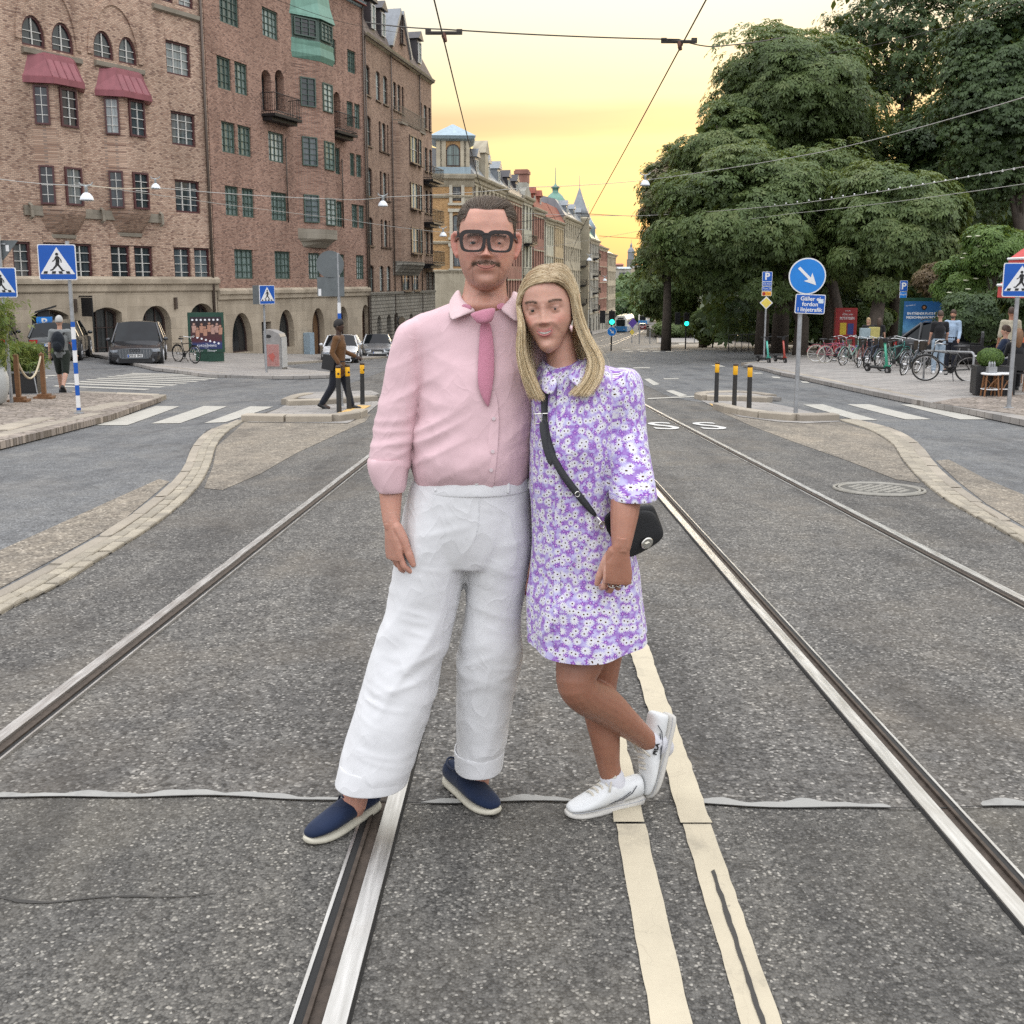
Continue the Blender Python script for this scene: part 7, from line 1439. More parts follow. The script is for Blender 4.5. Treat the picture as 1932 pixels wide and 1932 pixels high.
def m_cloth(name,col,weave=900,var=.12,wr=.5,rough=.85,wscale=7.0,wdist=.012):
 """woven cloth: fine weave plus crisp ridged creases"""
 if name in MATS:return MATS[name]
 t=NT(name);v=t.co();n=t.noise(v,5,4)
 c=t.ramp(n,[(.3,tuple(x*(1-var) for x in col)),(.7,tuple(min(1,x*(1+var*.5)) for x in col))])
 vd=t.add('ShaderNodeVectorMath',{0:t.co((1.0,1.0,.6)),1:t.add('ShaderNodeVectorMath',{0:t.add('ShaderNodeTexNoise',{'Vector':v,'Scale':5.0}).outputs[1],3:.16},operation='SCALE').outputs[0]},operation='ADD').outputs[0]
 r1=t.math('SUBTRACT',1.0,t.math('ABSOLUTE',t.math('MULTIPLY_ADD',t.noise(vd,wscale,1.5,.5),2.0,-1.0)));r2=t.math('SUBTRACT',1.0,t.math('ABSOLUTE',t.math('MULTIPLY_ADD',t.noise(vd,wscale*2.3,1.5,.5),2.0,-1.0)))
 msk=t.ramp(t.noise(v,4.0,2),[(.40,(0,0,0)),(.62,(1,1,1))]);rd=t.math('ADD',t.math('POWER',r1,11.0),t.math('MULTIPLY',t.math('MULTIPLY',t.math('POWER',r2,11.0),.5),msk))
 b1_=t.bump(rd,wr,wdist);b2_=t.bump(t.noise(v,weave,2),.15,.001,b1_)
 MATS[name]=t.fin(c,rough,0,b2_,.2,Sheen_Weight=.15);return MATS[name]
def cap_tube(mb,pts,rad,n=12,sx=1.0):
 """tapered limb with rounded ends"""
 pts=[Vector(p) for p in pts];rad=list(rad)
 if len(pts)>3:
  q,rr=[],[]
  for i in range(len(pts)-1):
   p0,p1,p2,p3=pts[max(i-1,0)],pts[i],pts[i+1],pts[min(i+2,len(pts)-1)];r0,r1,r2,r3=rad[max(i-1,0)],rad[i],rad[i+1],rad[min(i+2,len(pts)-1)]
   for f in (0,.25,.5,.75):
    c=lambda a,b,c_,d:.5*(b*2+(c_-a)*f+(a*2-b*5+c_*4-d)*f*f+(b*3-a-c_*3+d)*f**3);q.append(c(p0,p1,p2,p3));rr.append(c(r0,r1,r2,r3))
  pts,rad=q+[pts[-1]],rr+[rad[-1]]
 a=(pts[0]-pts[1]).normalized();b=(pts[-1]-pts[-2]).normalized()
 P=[pts[0]+a*rad[0]*.9,pts[0]+a*rad[0]*.6]+pts+[pts[-1]+b*rad[-1]*.6,pts[-1]+b*rad[-1]*.9];r_=[rad[0]*.3,rad[0]*.78]+list(rad)+[rad[-1]*.78,rad[-1]*.3]
 mb.tube(P,r_,n);return mb
def fuse(mb,name,m,parent,vox=.012,smooth=4,dec=None):
 """grow one continuous skin over overlapping volumes"""
 o=mb.build(name,m,parent,smooth=True);bake(o,('REMESH',dict(mode='VOXEL',voxel_size=vox,use_smooth_shade=True)),('SMOOTH',dict(factor=.5,iterations=smooth)))
 o.data.polygons.foreach_set('use_smooth',[True]*len(o.data.polygons));return o
def ellipse_ring(c,rx,ry,n=24,power=2.0,yaw=0.0):
 out=[]
 for j in range(n):
  t_=2*math.pi*j/n;a,b=math.cos(t_),math.sin(t_);k=1/(abs(a)**power+abs(b)**power)**(1/power);x,y=a*k*rx,b*k*ry
  out.append((c[0]+x*math.cos(yaw)-y*math.sin(yaw),c[1]+x*math.sin(yaw)+y*math.cos(yaw),c[2]))
 return out
SKIN_L,SKIN_T,SKIN_D=m_skin('fair_skin',(.50,.29,.21)),m_skin('tanned_skin',(.42,.215,.14)),m_skin('dark_skin',(.055,.03,.021))
def figure(label,loc,rz,H=1.75,skin=SKIN_L,top=None,bottom=None,shoes=None,hair=None,hips=(0,0),knees=(0,0),sh=(8,8),shp=(0,0),el=(10,10),lean=0,jacket=False,shorts=False,skirt=False,sleeves='long',long_hair=False,beard=False,girth=1.0,group='passers by',seat=0.0,head_turn=0,hair_style='short',legs=True):
 """a posed person: front is local -y; hips/knees/shoulder angles in degrees, (left, right) with left at +x"""
 t=thing('person',label,'person',loc,rz,group);k=H/1.75
 V3=lambda x,y,z:Vector((x,y,z))*k
 hipz=.92 if not seat else seat/k+.09
 J={}
 for s,i in ((1,0),(-1,1)):
  a,b=R(hips[i]),R(hips[i]-knees[i]);h=V3(.09*s,0,hipz);kn=h+V3(.01*s,-.43*math.sin(a),-.43*math.cos(a));an=kn+V3(.0,-.42*math.sin(b),-.42*math.cos(b));J[s]=(h,kn,an,b)
 low=min(J[s][2].z for s in (1,-1))-.075*k
 if not seat:
  for s in (1,-1):J[s]=tuple(q-Vector((0,0,low)) if isinstance(q,Vector) else q for q in J[s])
  dz=-low
 else:dz=0
 L_=R(lean);pel=V3(0,0,hipz+.02)+Vector((0,0,dz));up=Vector((0,-math.sin(L_),math.cos(L_)))*k
 waist,chest,neck,head=pel+up*.14,pel+up*.36,pel+up*.56,pel+up*.73
 arms={}
 for s,i in ((1,0),(-1,1)):
  sp_=pel+up*.50+Vector((.175*s*k*girth**.5,0,0));a,p_=R(sh[i]),R(shp[i]);d=Vector((math.sin(a)*s,-math.sin(p_)*math.cos(a),-math.cos(p_)*math.cos(a)));e=sp_+d*.29*k
  q=R(shp[i]+el[i]);d2=Vector((math.sin(a)*s*.6,-math.sin(q)*math.cos(a),-math.cos(q)*math.cos(a))).normalized();w=e+d2*.25*k;arms[s]=(sp_,e,w,w+d2*.16*k)
  # continuous body
 mb=MB();G=girth
 cap_tube(mb,[pel,waist,chest,pel+up*.48],[.135*k*G,.12*k*G,.14*k*G,.10*k],14);cap_tube(mb,[pel+up*.50,neck,head-up*.04],[.07*k,.055*k,.05*k],10)
 mb.ball(head+up*.02,(.077*k,.095*k,.118*k),14,10);mb.ball(head+up*-.045+Vector((0,-.03*k,0)),(.055*k,.062*k,.06*k),12,8);mb.ball(head+up*-.005+Vector((0,-.098*k,0)),(.014*k,.018*k,.024*k),8,6)
 for s in (1,-1):
  h,kn,an,b=J[s];cap_tube(mb,[h,h.lerp(kn,.5),kn,kn.lerp(an,.35),an],[.088*k*G,.075*k,.056*k,.056*k,.036*k],10)
  sp_,e,w,hd=arms[s];cap_tube(mb,[pel+up*.47,sp_],[.07*k,.058*k],10);cap_tube(mb,[sp_,e,w],[.052*k,.042*k,.028*k],10);cap_tube(mb,[w,w.lerp(hd,.5)],[.026*k,.036*k],8)
  dd=(hd-w).normalized();sd=dd.orthogonal().normalized()
  for q in range(4):o_=sd*(.024-.016*q)*k;cap_tube(mb,[w.lerp(hd,.45)+o_,hd+o_*.9-dd*.01*abs(q-1.4)*k],[.010*k,.008*k],6)
  cap_tube(mb,[w.lerp(hd,.2)+sd*.03*k,w.lerp(hd,.62)+sd*.055*k],[.012*k,.009*k],6);mb.ball(head+Vector((.078*s*k,.005*k,0)),(.012*k,.022*k,.03*k),6,6)
  f=Vector((0,-math.cos(b*.4),-math.sin(max(b*-.6,0))*.6)).normalized();cap_tube(mb,[an-Vector((0,0,.02*k)),an+f*.14*k-Vector((0,0,.05*k))],[.04*k,.032*k],8)
 body=fuse(mb,'body',skin,t,.011*k,3)
 # clothing
 if top:
  mb=MB();e_=.018*k;cap_tube(mb,[pel+up*(.0 if not jacket else -.14),waist,chest,pel+up*.47],[(.15 if not jacket else.165)*k*G,.14*k*G,.158*k*G,.115*k],16)
  for s in (1,-1):
   sp_,e,w,hd=arms[s];cap_tube(mb,[pel+up*.46,sp_],[.09*k,.076*k],10)
   if sleeves=='long':cap_tube(mb,[sp_,e,e.lerp(w,.92)],[.07*k,.058*k,.044*k],10)
   elif sleeves=='short':cap_tube(mb,[sp_,sp_.lerp(e,.72)],[.07*k,.064*k],10)
   elif sleeves=='half':cap_tube(mb,[sp_,e,e.lerp(w,.25)],[.07*k,.06*k,.054*k],10)
  c=fuse(mb,'jacket' if jacket else 'shirt',top,t,.012*k,3)
  mb=MB();mb.tube([neck-up*.045+Vector((.066*math.cos(a)*k,.07*math.sin(a)*k-.004,.015*math.sin(a)*k)) for a in np.linspace(0,2*math.pi,16)[:-1]],.016*k,6,closed=True);mb.build('collar',top,t,smooth=True)
 if bottom:
  mb=MB();cap_tube(mb,[pel+up*.06,pel-Vector((0,0,.02))],[.148*k*G,.142*k*G],14)
  for s in (1,-1):
   h,kn,an,b=J[s];cap_tube(mb,[h,h.lerp(kn,.5),kn]+([] if shorts else [kn.lerp(an,.5),an+Vector((0,0,.02))]),[.104*k*G,.098*k,.080*k]+([] if shorts else [.072*k,.064*k]),12)
  fuse(mb,'shorts' if shorts else 'trousers',bottom,t,.012*k,3)
 for s in (1,-1):
  h,kn,an,b=J[s];pit=max(-.9,min(.5,b*.8 if b<0 else 0));f=Vector((0,-math.cos(pit),math.sin(pit)));n_=Vector((0,math.sin(pit),math.cos(pit)));base=an-Vector((0,0,.0))-n_*.075*k;mb=MB()
  mb.loft([[base+f*y*k+Vector((x*w*k,0,0))+n_*z*k for x,z in ((-1,0),(1,0),(1,h_*.7),(.5,h_),(-.5,h_),(-1,h_*.7))] for y,w,h_ in ((-.075,.025,.05),(-.06,.036,.085),(-.01,.04,.10),(.06,.043,.075),(.13,.046,.055),(.175,.038,.045),(.195,.018,.03))]);mb.build('shoe',shoes or BLACK,t,smooth=True)
 if hair:
  mb=MB();q=head+up*.03
  rings=[]
  for i in range(9):
   ph=math.pi/2-i*.235;rr=math.cos(ph);rings.append([q+Vector((.084*k*rr*math.cos(a),(.104*rr*math.sin(a))*k+.008*k,(.128*math.sin(ph))*k*1.0+(.035*k*max(0,-math.sin(a))*(i/8)*1.6))) for a in np.linspace(0,2*math.pi,20)[:-1]])
  mb.loft(rings);
  if long_hair:cap_tube(mb,[head+Vector((0,.05*k,.05*k)),head+Vector((0,.075*k,-.1*k)),head+Vector((0,.085*k,-.26*k))],[.085*k,.09*k,.05*k],12)
  mb.build('hair',hair,t,smooth=True)
 if beard:mb=MB();mb.ball(head-up*.065+Vector((0,-.042*k,0)),(.058*k,.058*k,.052*k),12,8);mb.build('beard',hair,t,smooth=True)
 return t
HB,HG,HD_,HL=mat('brown_hair',(.06,.035,.022),.6,0,.3,40,.6,200),mat('grey_hair',(.42,.41,.39),.7,0,.2,40,.6,200),mat('black_hair',(.012,.01,.01),.7,0,.3,60,.8,300),mat('blond_hair_far',(.40,.28,.14),.6,0,.2,40)
C_BLK,C_NAVY,C_BRN=m_cloth('black_cotton',(.016,.016,.018)),m_cloth('dark_trouser_cloth',(.014,.016,.024)),m_cloth('brown_corduroy',(.125,.062,.026))
# man crossing on the island
p=gp(640,772);W_=figure('man in brown jacket and dark trousers stepping across the island',p,R(82),1.80,SKIN_D,C_BRN,C_NAVY,BLACK,HD_,hips=(17,-13),knees=(3,18),sh=(16,14),shp=(5,-12),el=(62,48),lean=3,jacket=True,group=None)
mb=MB();mb.box((-.20,.12,.98),(.12,.25,.30),rx=R(10));mb.build('shoulder_bag',BLACK,W_)
# man with backpack walking away
p=gp(121,741,.05);B_=figure('grey haired man in shorts walking away with a black backpack',p,R(188),1.76,SKIN_L,m_cloth('grey_striped_cotton',(.20,.21,.21)),m_cloth('dark_green_shorts',(.022,.028,.022)),BLACK,HG,hips=(12,-14),knees=(6,28),sh=(10,12),shp=(-6,6),el=(12,14),shorts=True,sleeves='short',group=None,girth=1.1)
mb=MB();mb.ball((0,.20,1.22),(.16,.11,.25),16,12);mb.ball((0,.26,1.12),(.12,.09,.14),14,10);fuse(mb,'backpack',m_cloth('backpack_nylon',(.012,.016,.022)),B_,.012,2);mb=MB();[mb.tube([(s*.11,.12,1.40),(s*.13,-.06,1.47),(s*.14,-.17,1.25),(s*.13,.05,1.0)],.022,6) for s in (-1,1)];mb.build('backpack_strap',BLACK,B_)
# people on the park side
def gpY(u,Y,dz=PV):x=ray(u,650)[0]*Y;return Vector((x,Y,g(x,Y)+dz))
DEN=m_cloth('pale_denim',(.28,.36,.44))
figure('man in black T-shirt and pale jeans standing with his back to the camera',gpY(1771,29.5),R(165),1.80,SKIN_L,C_BLK,DEN,WHITE,HB,sh=(8,10),shp=(6,14),el=(20,40),sleeves='short',knees=(0,6),hips=(0,4))
figure('bearded man in pale blue shirt facing the black T-shirt man',gpY(1795,30.6),R(-40),1.82,SKIN_T,m_cloth('pale_blue_shirt',(.33,.43,.56)),C_NAVY,BLACK,HB,sh=(10,8),shp=(10,14),el=(30,30),beard=True)
figure('woman in black top with blond hair behind the bicycles',gpY(1636,40),R(-30),1.68,SKIN_L,C_BLK,C_NAVY,BLACK,HL,sh=(10,10),shp=(0,12),el=(14,20),sleeves='short',long_hair=True);figure('dark haired woman in black turned away beside the yellow box',gpY(1657,41),R(150),1.66,SKIN_L,C_BLK,C_NAVY,BLACK,HB,long_hair=True,sh=(20,10),shp=(20,0),el=(50,10),sleeves='short')
figure('man in cream shirt seen from behind at the terrace',gpY(1904,25.5),R(170),1.80,SKIN_T,m_cloth('cream_shirt',(.50,.46,.35)),C_NAVY,BLACK,HB,sh=(10,10),sleeves='half')
figure('seated woman in dark clothes with brown hair at the terrace table',gpY(1921,21.6),R(160),1.66,SKIN_L,C_BLK,C_BLK,BLACK,mat('auburn_hair',(.16,.08,.035),.6,0,.3,40),hips=(86,82),knees=(88,80),sh=(10,10),shp=(30,34),el=(50,60),seat=.46,long_hair=True);figure('seated guest in dark shorts with bare legs behind the rattan stools',gpY(1896,23.4),R(-120),1.75,SKIN_L,m_cloth('navy_polo',(.02,.03,.06)),C_BLK,WHITE,HB,hips=(84,80),knees=(80,86),shp=(30,30),el=(50,50),seat=.46,shorts=True,sleeves='short')
figure('guest in orange top half out of frame at the terrace',gpY(1938,23.8),R(-60),1.70,SKIN_L,m_cloth('orange_top',(.60,.14,.06)),C_NAVY,BLACK,HB,sleeves='short',hips=(86,82),knees=(88,80),seat=.46)
def chair_(loc,rz,label):
 t=thing('terrace_chair',label,'chair',loc,rz,'dark terrace chairs');mb=MB();mb.box((0,0,.44),(.44,.42,.03));mb.build('seat',TRIM,t);mb=MB();mb.box((0,.2,.68),(.42,.03,.36));mb.build('backrest',TRIM,t)
 for x in (-.19,.19):
  for y in (-.18,.19):mb=MB();mb.tube([(x,y,0),(x,y,.43)],.014,6);mb.build('leg',mat('rattan',(.22,.10,.04)),t)
chair_(gpY(1921,21.6),R(160),'terrace chair carrying the woman in dark clothes');chair_(gpY(1896,23.4),R(-120),'terrace chair behind the rattan stools');chair_(gpY(1938,23.8),R(-60),'terrace chair at the very edge of the frame')
for (u,v,rz,lab,c) in ((1222,630,170,'pedestrian in dark clothes on the far pavement before the second tram',C_BLK),(1248,627,20,'pedestrian leaning at the pale wall near the park corner',C_NAVY),(1105,650,180,'pedestrian in reddish top walking by the far houses',m_cloth('reddish_top',(.28,.08,.05))),(1112,655,10,'pedestrian in grey under the domed house',m_cloth('grey_top',(.2,.2,.2)))):
 figure(lab,gp(u,v,.1),R(rz),1.75,SKIN_L,c,C_NAVY,BLACK,HB,hips=(12,-12),knees=(4,16),group='far pedestrians')
 # ====== the couple
def ringpx(v,uL,uR,Y,ry,n=36,power=2.2,tilt=0.0,yoff=0.0):
 a,b=at(uL,v,Y),at(uR,v,Y);c=(a+b)/2
 return [(x,y+yoff,z+(x-c.x)*tilt) for x,y,z in ellipse_ring((c.x,Y,c.z),(b.x-a.x)/2,ry,n,power)]
def loftpx(mb,rows,n=36,power=2.2):
 """rows of (v, uL, uR, Y, half depth); denser rings are interpolated between them"""
 rows=np.array([r_[:5] for r_ in rows],float);k=np.arange(len(rows));t_=np.linspace(0,len(rows)-1,(len(rows)-1)*4+1)
 def cr(col):
  out=[]
  for x in t_:
   i=min(int(x),len(rows)-2);f=x-i;p0,p1,p2,p3=(col[max(i-1,0)],col[i],col[i+1],col[min(i+2,len(rows)-1)])
   out.append(.5*(2*p1+(p2-p0)*f+(2*p0-5*p1+4*p2-p3)*f*f+(3*p1-p0-3*p2+p3)*f**3))
  return out
 cols=[cr(rows[:,j]) for j in range(5)]
 mb.loft([ringpx(*q,n=n,power=power) for q in zip(*cols)][::-1]);return mb
def get_co(me):a=np.empty(len(me.vertices)*3,np.float32);me.vertices.foreach_get('co',a);return a.reshape(-1,3).astype(float)
def get_no(me):a=np.empty(len(me.vertices)*3,np.float32);me.vertices.foreach_get('normal',a);return a.reshape(-1,3).astype(float)
def set_co(me,c):me.vertices.foreach_set('co',c.astype(np.float32).ravel());me.update()
def folds(P,ang,along,across,seed,yk=1.0):
 """sharp-ridged fold field; folds run along the direction `ang` in the x-z plane"""
 c,s=math.cos(ang),math.sin(ang);a,b=P[:,0]*c+P[:,2]*s,-P[:,0]*s+P[:,2]*c
 w=noise3(np.stack([P[:,0]*3,P[:,1]*3,P[:,2]*3],1),seed+50)*.35
 n=noise3(np.stack([a*along,P[:,1]*along*yk,(b*across)+w*2],1),seed);return 1-np.abs(n)*2
def attr_f(me,name,val):a=me.attributes.new(name,'FLOAT','POINT');a.data.foreach_set('value',val.astype(np.float32))
def attr_c(me,name,val):a=me.attributes.new(name,'FLOAT_COLOR','POINT');a.data.foreach_set('color',np.concatenate([val,np.ones((len(val),1))],1).astype(np.float32).ravel())
def attr_v(me,name,val):a=me.attributes.new(name,'FLOAT_VECTOR','POINT');a.data.foreach_set('vector',val.astype(np.float32).ravel())
# ------ heads
HEAD_ROWS=[(.120,.004,.004,.010),(.116,.026,.030,.045),(.105,.048,.054,.072),(.085,.065,.076,.092),(.055,.0735,.088,.104),(.025,.0765,.0925,.107),(.0,.0765,.0935,.102),(-.025,.0735,.0935,.090),(-.05,.0695,.0935,.068),(-.075,.0625,.0925,.040),(-.095,.0530,.0915,.012),(-.110,.0405,.0885,-.010),(-.120,.026,.080,-.025),(-.1245,.010,.066,-.036)]
def gauss(x,z,cx,cz,sx,sz):return np.exp(-((x-cx)/sx)**2-((z-cz)/sz)**2)
def head_grid(mb,M,wk=1.0,jaw=1.0,nose=1.0,smile=.5,lip=1.0,brow=1.0,n=110,cheek=1.0,fold=1.0,muzzle=1.0,soft=.009):
 rows=np.array(HEAD_ROWS);zz=np.concatenate([np.linspace(.120,.10,8)[:-1],np.linspace(.10,-.11,100),np.linspace(-.11,-.1245,8)[1:]])
 w,f,b=[np.interp(zz,rows[::-1,0],rows[::-1,j]) for j in (1,2,3)]
 ker=np.ones(5)/5;w,f,b=[np.convolve(np.pad(q,2,'edge'),ker,'valid') for q in (w,f,b)]
 w=w*wk*np.where(zz<-.04,1+(jaw-1)*np.clip((-.04-zz)/.05,0,1),1)
 a=np.linspace(0,2*math.pi,n,endpoint=False);p=2.25
 A,Z=np.meshgrid(a,zz);Wd,Fd,Bd=[q[:,None]*np.ones(n) for q in (w,f,b)]
 sa,ca=np.sin(A),np.cos(A);kk=1/(np.abs(sa)**p+np.abs(ca)**p)**(1/p)
 X=Wd*sa*kk;mid=np.where(Bd<0,0,0);Yb=np.where(ca>0,-Fd*ca*kk,-Bd*ca*kk);Yv=Yb
 fr=np.clip(ca*1.6,0,1);x,z=X,Z;ax=np.abs(x)
 d=np.zeros_like(X)
 d+=-.0125*gauss(ax,z,.032,.000,.017,.011)-.004*gauss(ax,z,.018,-.004,.010,.018)
 d+=.0045*brow*gauss(ax,z,.032,.021,.026,.008)+.002*gauss(ax,z,0,.022,.012,.012)
 br=np.clip((.012-z)/.048,0,1);d+=nose*(.004+.019*br**1.3)*np.exp(-(x/(.0075+.004*br))**2)*((z<.014)&(z>-.050))*np.clip((z+.034+soft)/soft,0,1)
 d+=nose*.009*gauss(ax,z,.0135,-.034,.0065,.0065)-.004*gauss(ax,z,.0075,-.0415,.004,.003)
 d+=.004*cheek*gauss(ax,z,.044,-.026,.018,.016)+.005*smile*gauss(ax,z,.036,-.040,.014,.014)
 zc=-.0645+.012*smile*np.clip(ax/.028,0,1)**2
 d+=.006*muzzle*gauss(ax,z,0,-.062,.032,.016)+lip*(.0048*np.exp(-((z-zc-.0055)/.0045)**2)+.0058*np.exp(-((z-zc+.0065)/.0055)**2)-.0062*np.exp(-((z-zc)/.0022)**2))*np.exp(-(ax/.0235)**4)
 d+=-.003*gauss(x,z,0,-.0485,.004,.007)-.003*gauss(ax,z,0,-.083,.02,.006)+.0065*gauss(ax,z,0,-.102,.020,.012)
 nl=ax-(.019+(-.036-z)*.62);d+=-.0026*fold*(.5+smile)*np.exp(-(nl/.0045)**2)*((z<-.033)&(z>-.075))+.0025*smile*np.exp(-((nl-.010)/.008)**2)*((z<-.030)&(z>-.070))
 Yv=Yv-d*fr
 V=np.stack([X,Yv,Z],-1).reshape(-1,3);m_=len(zz)
 rings=[[M@Vector(q) for q in V[i*n:(i+1)*n]] for i in range(m_)];mb.loft(rings[::-1])
 for s in (-1,1):
  E=[(.0735,.010,.030),(.083,.014,.034),(.088,.020,.026),(.0885,.022,.008),(.084,.018,-.012),(.0755,.010,-.030),(.072,.004,-.022)]
  mb.tube([M@Vector((s*wk*q[0],q[1],q[2])) for q in E],[.006,.0075,.008,.0075,.0075,.008,.005],8);mb.ball(M@Vector((s*wk*.077,.012,.002)),(.006,.010,.022),10,8,(M.to_3x3()@Matrix.Rotation(R(-20)*s,3,'Z')).to_4x4())
def head_local(P,M):Mi=np.array(M.inverted());return P@Mi[:3,:3].T+Mi[:3,3]
EYEW,IRIS=mat('eye_white',(.42,.40,.385),.25,0,.03),None
def eyes(parent,M,iris,look=(0,0),x=.0315,r=.0122,lid=.35):
 for s in (-1,1):
  c=Vector((s*x,-.0755,.0005));mb=MB();mb.ball((0,0,0),r,18,12);o=mb.build('eye',EYEW,parent,smooth=True);Me=M@Matrix.Translation(c)@Matrix.Rotation(look[0],4,'Z')@Matrix.Rotation(look[1],4,'X');o.matrix_basis=Me
  for nm,rr,m_,dy in (('iris',.0066,iris,.0004),('pupil',.0032,BLACK,.0008)):
   mb=MB();rg=[[(q*rr*math.cos(a),-math.sqrt(max(r*r-(q*rr)**2,0))-dy,q*rr*math.sin(a)) for a in np.linspace(0,2*math.pi,14)[:-1]] for q in (1,.6,.05)];mb.loft(rg);mb.build(nm,m_,o,smooth=True)
def lids(mb,M,x=.0315,r=.0136,up=.30,low=-.42):
 """eyelids as part of the face skin: shells over the ball above `up` and below `low` (fractions of the radius)"""
 for s in (-1,1):
  c=Vector((s*x,-.0755,.0005))
  for sg,lim in ((1,up),(-1,low)):
   rings=[]
   for ph in np.linspace(math.asin(lim),sg*1.35,7):
    rings.append([M@(c+Vector((r*math.cos(ph)*math.sin(a)*1.12,-r*math.cos(ph)*math.cos(a),r*math.sin(ph)))) for a in np.linspace(-1.5,1.5,13)])
   inner=[[M@(c+(M.inverted()@q-c)*.86) for q in rg] for rg in rings]
   for A_,B_,C_,D_ in ((rings[i],rings[i+1],inner[i+1],inner[i]) for i in range(6)):
    for j in range(12):mb.add([A_[j],A_[j+1],B_[j+1],B_[j],D_[j],D_[j+1],C_[j+1],C_[j]],[(0,1,2,3),(7,6,5,4),(0,4,5,1),(1,5,6,2),(2,6,7,3),(3,7,4,0)])
    # ------ hands
def hand(mb,wrist,d,back,L=.185,curl=(20,30,20),thumb=1,spread=4,curls=None,thumb_out=32,rad=1.0):
 """palm and five fingers; d points to the fingertips, back is the back-of-hand normal, thumb=+1/-1 picks the thumb side"""
 d=Vector(d).normalized();back=Vector(back);back=(back-d*back.dot(d)).normalized();s=d.cross(back).normalized()*thumb;W=wrist;k=L/.185
 P=lambda a,b,c:W+d*a*k+s*b*k+back*c*k
 rings=[]
 for a,hw,th,off in ((-.035,.018,.016,0),(-.01,.0245,.0195,0),(.015,.028,.018,.001),(.04,.036,.017,.002),(.065,.041,.0155,.0),(.088,.041,.014,-.001),(.098,.039,.012,-.002)):
  rings.append([P(a,off+hw*math.cos(t_),th*math.sin(t_)) for t_ in np.linspace(0,2*math.pi,17)[:-1]])
 mb.loft(rings)
 F=[(.030,.074,.0092),(.0105,.083,.0096),(-.0095,.077,.0091),(-.029,.060,.0080)]
 for i,(b,ln,r_) in enumerate(F):
  r_*=rad;c=curls[i] if curls else curl;fan=R(spread)*(b/.03);dd=(d*math.cos(fan)+s*math.sin(fan)).normalized();p=P(.088-.006*abs(i-1),b,0);pts=[p-dd*.02*k,p];rr=[r_*k*1.05,r_*1.08*k];ang=0
  for q,(fr,cu) in enumerate(zip((.46,.31,.23),c)):
   ang+=R(cu);v_=(dd*math.cos(ang)-back*math.sin(ang));m_=p+v_*ln*fr*k*.5;p=p+v_*ln*fr*k;pts+=[m_,p];rr+=[r_*k*(.96-.05*q),r_*k*(1.02-.10*q) if q<2 else r_*k*.72]
  cap_tube(mb,pts,rr,10)
 b0=P(.018,.024,-.006);td=(d*math.cos(R(thumb_out))+s*math.sin(R(thumb_out))-back*.22).normalized();t1=b0+td*.042*k;t2=t1+(td*.75+d*.6-back*.15).normalized()*.032*k;t3=t2+(td*.5+d*.85-back*.25).normalized()*.026*k
 cap_tube(mb,[b0-td*.012*k,b0.lerp(t1,.5),t1,t1.lerp(t2,.5),t2,t3],[.015*k,.0155*k,.0125*k,.0112*k,.0112*k,.0078*k],10)
 return dict(P=P,d=d,s=s,back=back)
def join_mesh(o,*others):
 """append other objects' geometry to o, so the body stays one mesh"""
 V=[get_co(o.data)];F=[[tuple(p.vertices) for p in o.data.polygons]];off=len(V[0]);fs=list(F[0])
 for q in others:
  c=get_co(q.data);V.append(c);fs+=[tuple(i+off for i in p.vertices) for p in q.data.polygons];off+=len(c);me_=q.data;bpy.data.objects.remove(q);bpy.data.meshes.remove(me_)
 me=bpy.data.meshes.new(o.name);me.from_pydata(np.concatenate(V).tolist(),[],fs);me.materials.append(o.data.materials[0]);me.polygons.foreach_set('use_smooth',[True]*len(me.polygons));me.update();old=o.data;o.data=me;bpy.data.meshes.remove(old);return o
def cut_below(o,fz):
 """open a garment at its hem: drop everything lower than fz(x)"""
 bm=bmesh.new();bm.from_mesh(o.data);bmesh.ops.delete(bm,geom=[v for v in bm.verts if v.co.z<fz(v.co.x,v.co.y)],context='VERTS')
 for v in bm.verts:
  if v.is_boundary:v.co.z=max(fz(v.co.x,v.co.y),v.co.z-.006) if v.co.z-fz(v.co.x,v.co.y)<.008 else v.co.z
 bm.to_mesh(o.data);bm.free();return o
 # ------ shoes
def shoe_loft(heel,toe,up,prof,n=18):
 """prof rows: (fraction heel->toe, half width, base z, top z, lateral shift); returns rings"""
 heel,toe,up=Vector(heel),Vector(toe),Vector(up).normalized();f=(toe-heel);L=f.length;f=f/L;up=(up-f*up.dot(f)).normalized();s=f.cross(up)
 rings=[]
 for fr,w,z0,z1,sh in prof:
  c=heel+f*fr*L+s*sh;ring=[]
  for t_ in np.linspace(0,2*math.pi,n+1)[:-1]:
   ca,sa_=math.cos(t_),math.sin(t_);x=math.copysign(abs(ca)**.75,ca)*w;zz=(z0+z1)/2+math.copysign(abs(sa_)**.7,sa_)*(z1-z0)/2
   if sa_>0:x*=1-.25*sa_
   ring.append(c+s*x+up*zz)
  rings.append(ring)
 return rings,f,s,up,L
def hair_curves(name,paths,rad,m,parent):
 """strands: array (n, k, 3)"""
 n,k,_=paths.shape;hc=bpy.data.hair_curves.new(name);hc.add_curves([k]*n);hc.attributes['position'].data.foreach_set('vector',paths.astype(np.float32).ravel())
 a=hc.attributes.get('radius') or hc.attributes.new('radius','FLOAT','POINT');prof=np.linspace(1,.35,k)[None,:]*np.asarray(rad).reshape(-1,1)*np.ones((n,1));a.data.foreach_set('value',prof.astype(np.float32).ravel());hc.materials.append(m);o=link(name,hc,parent);return o
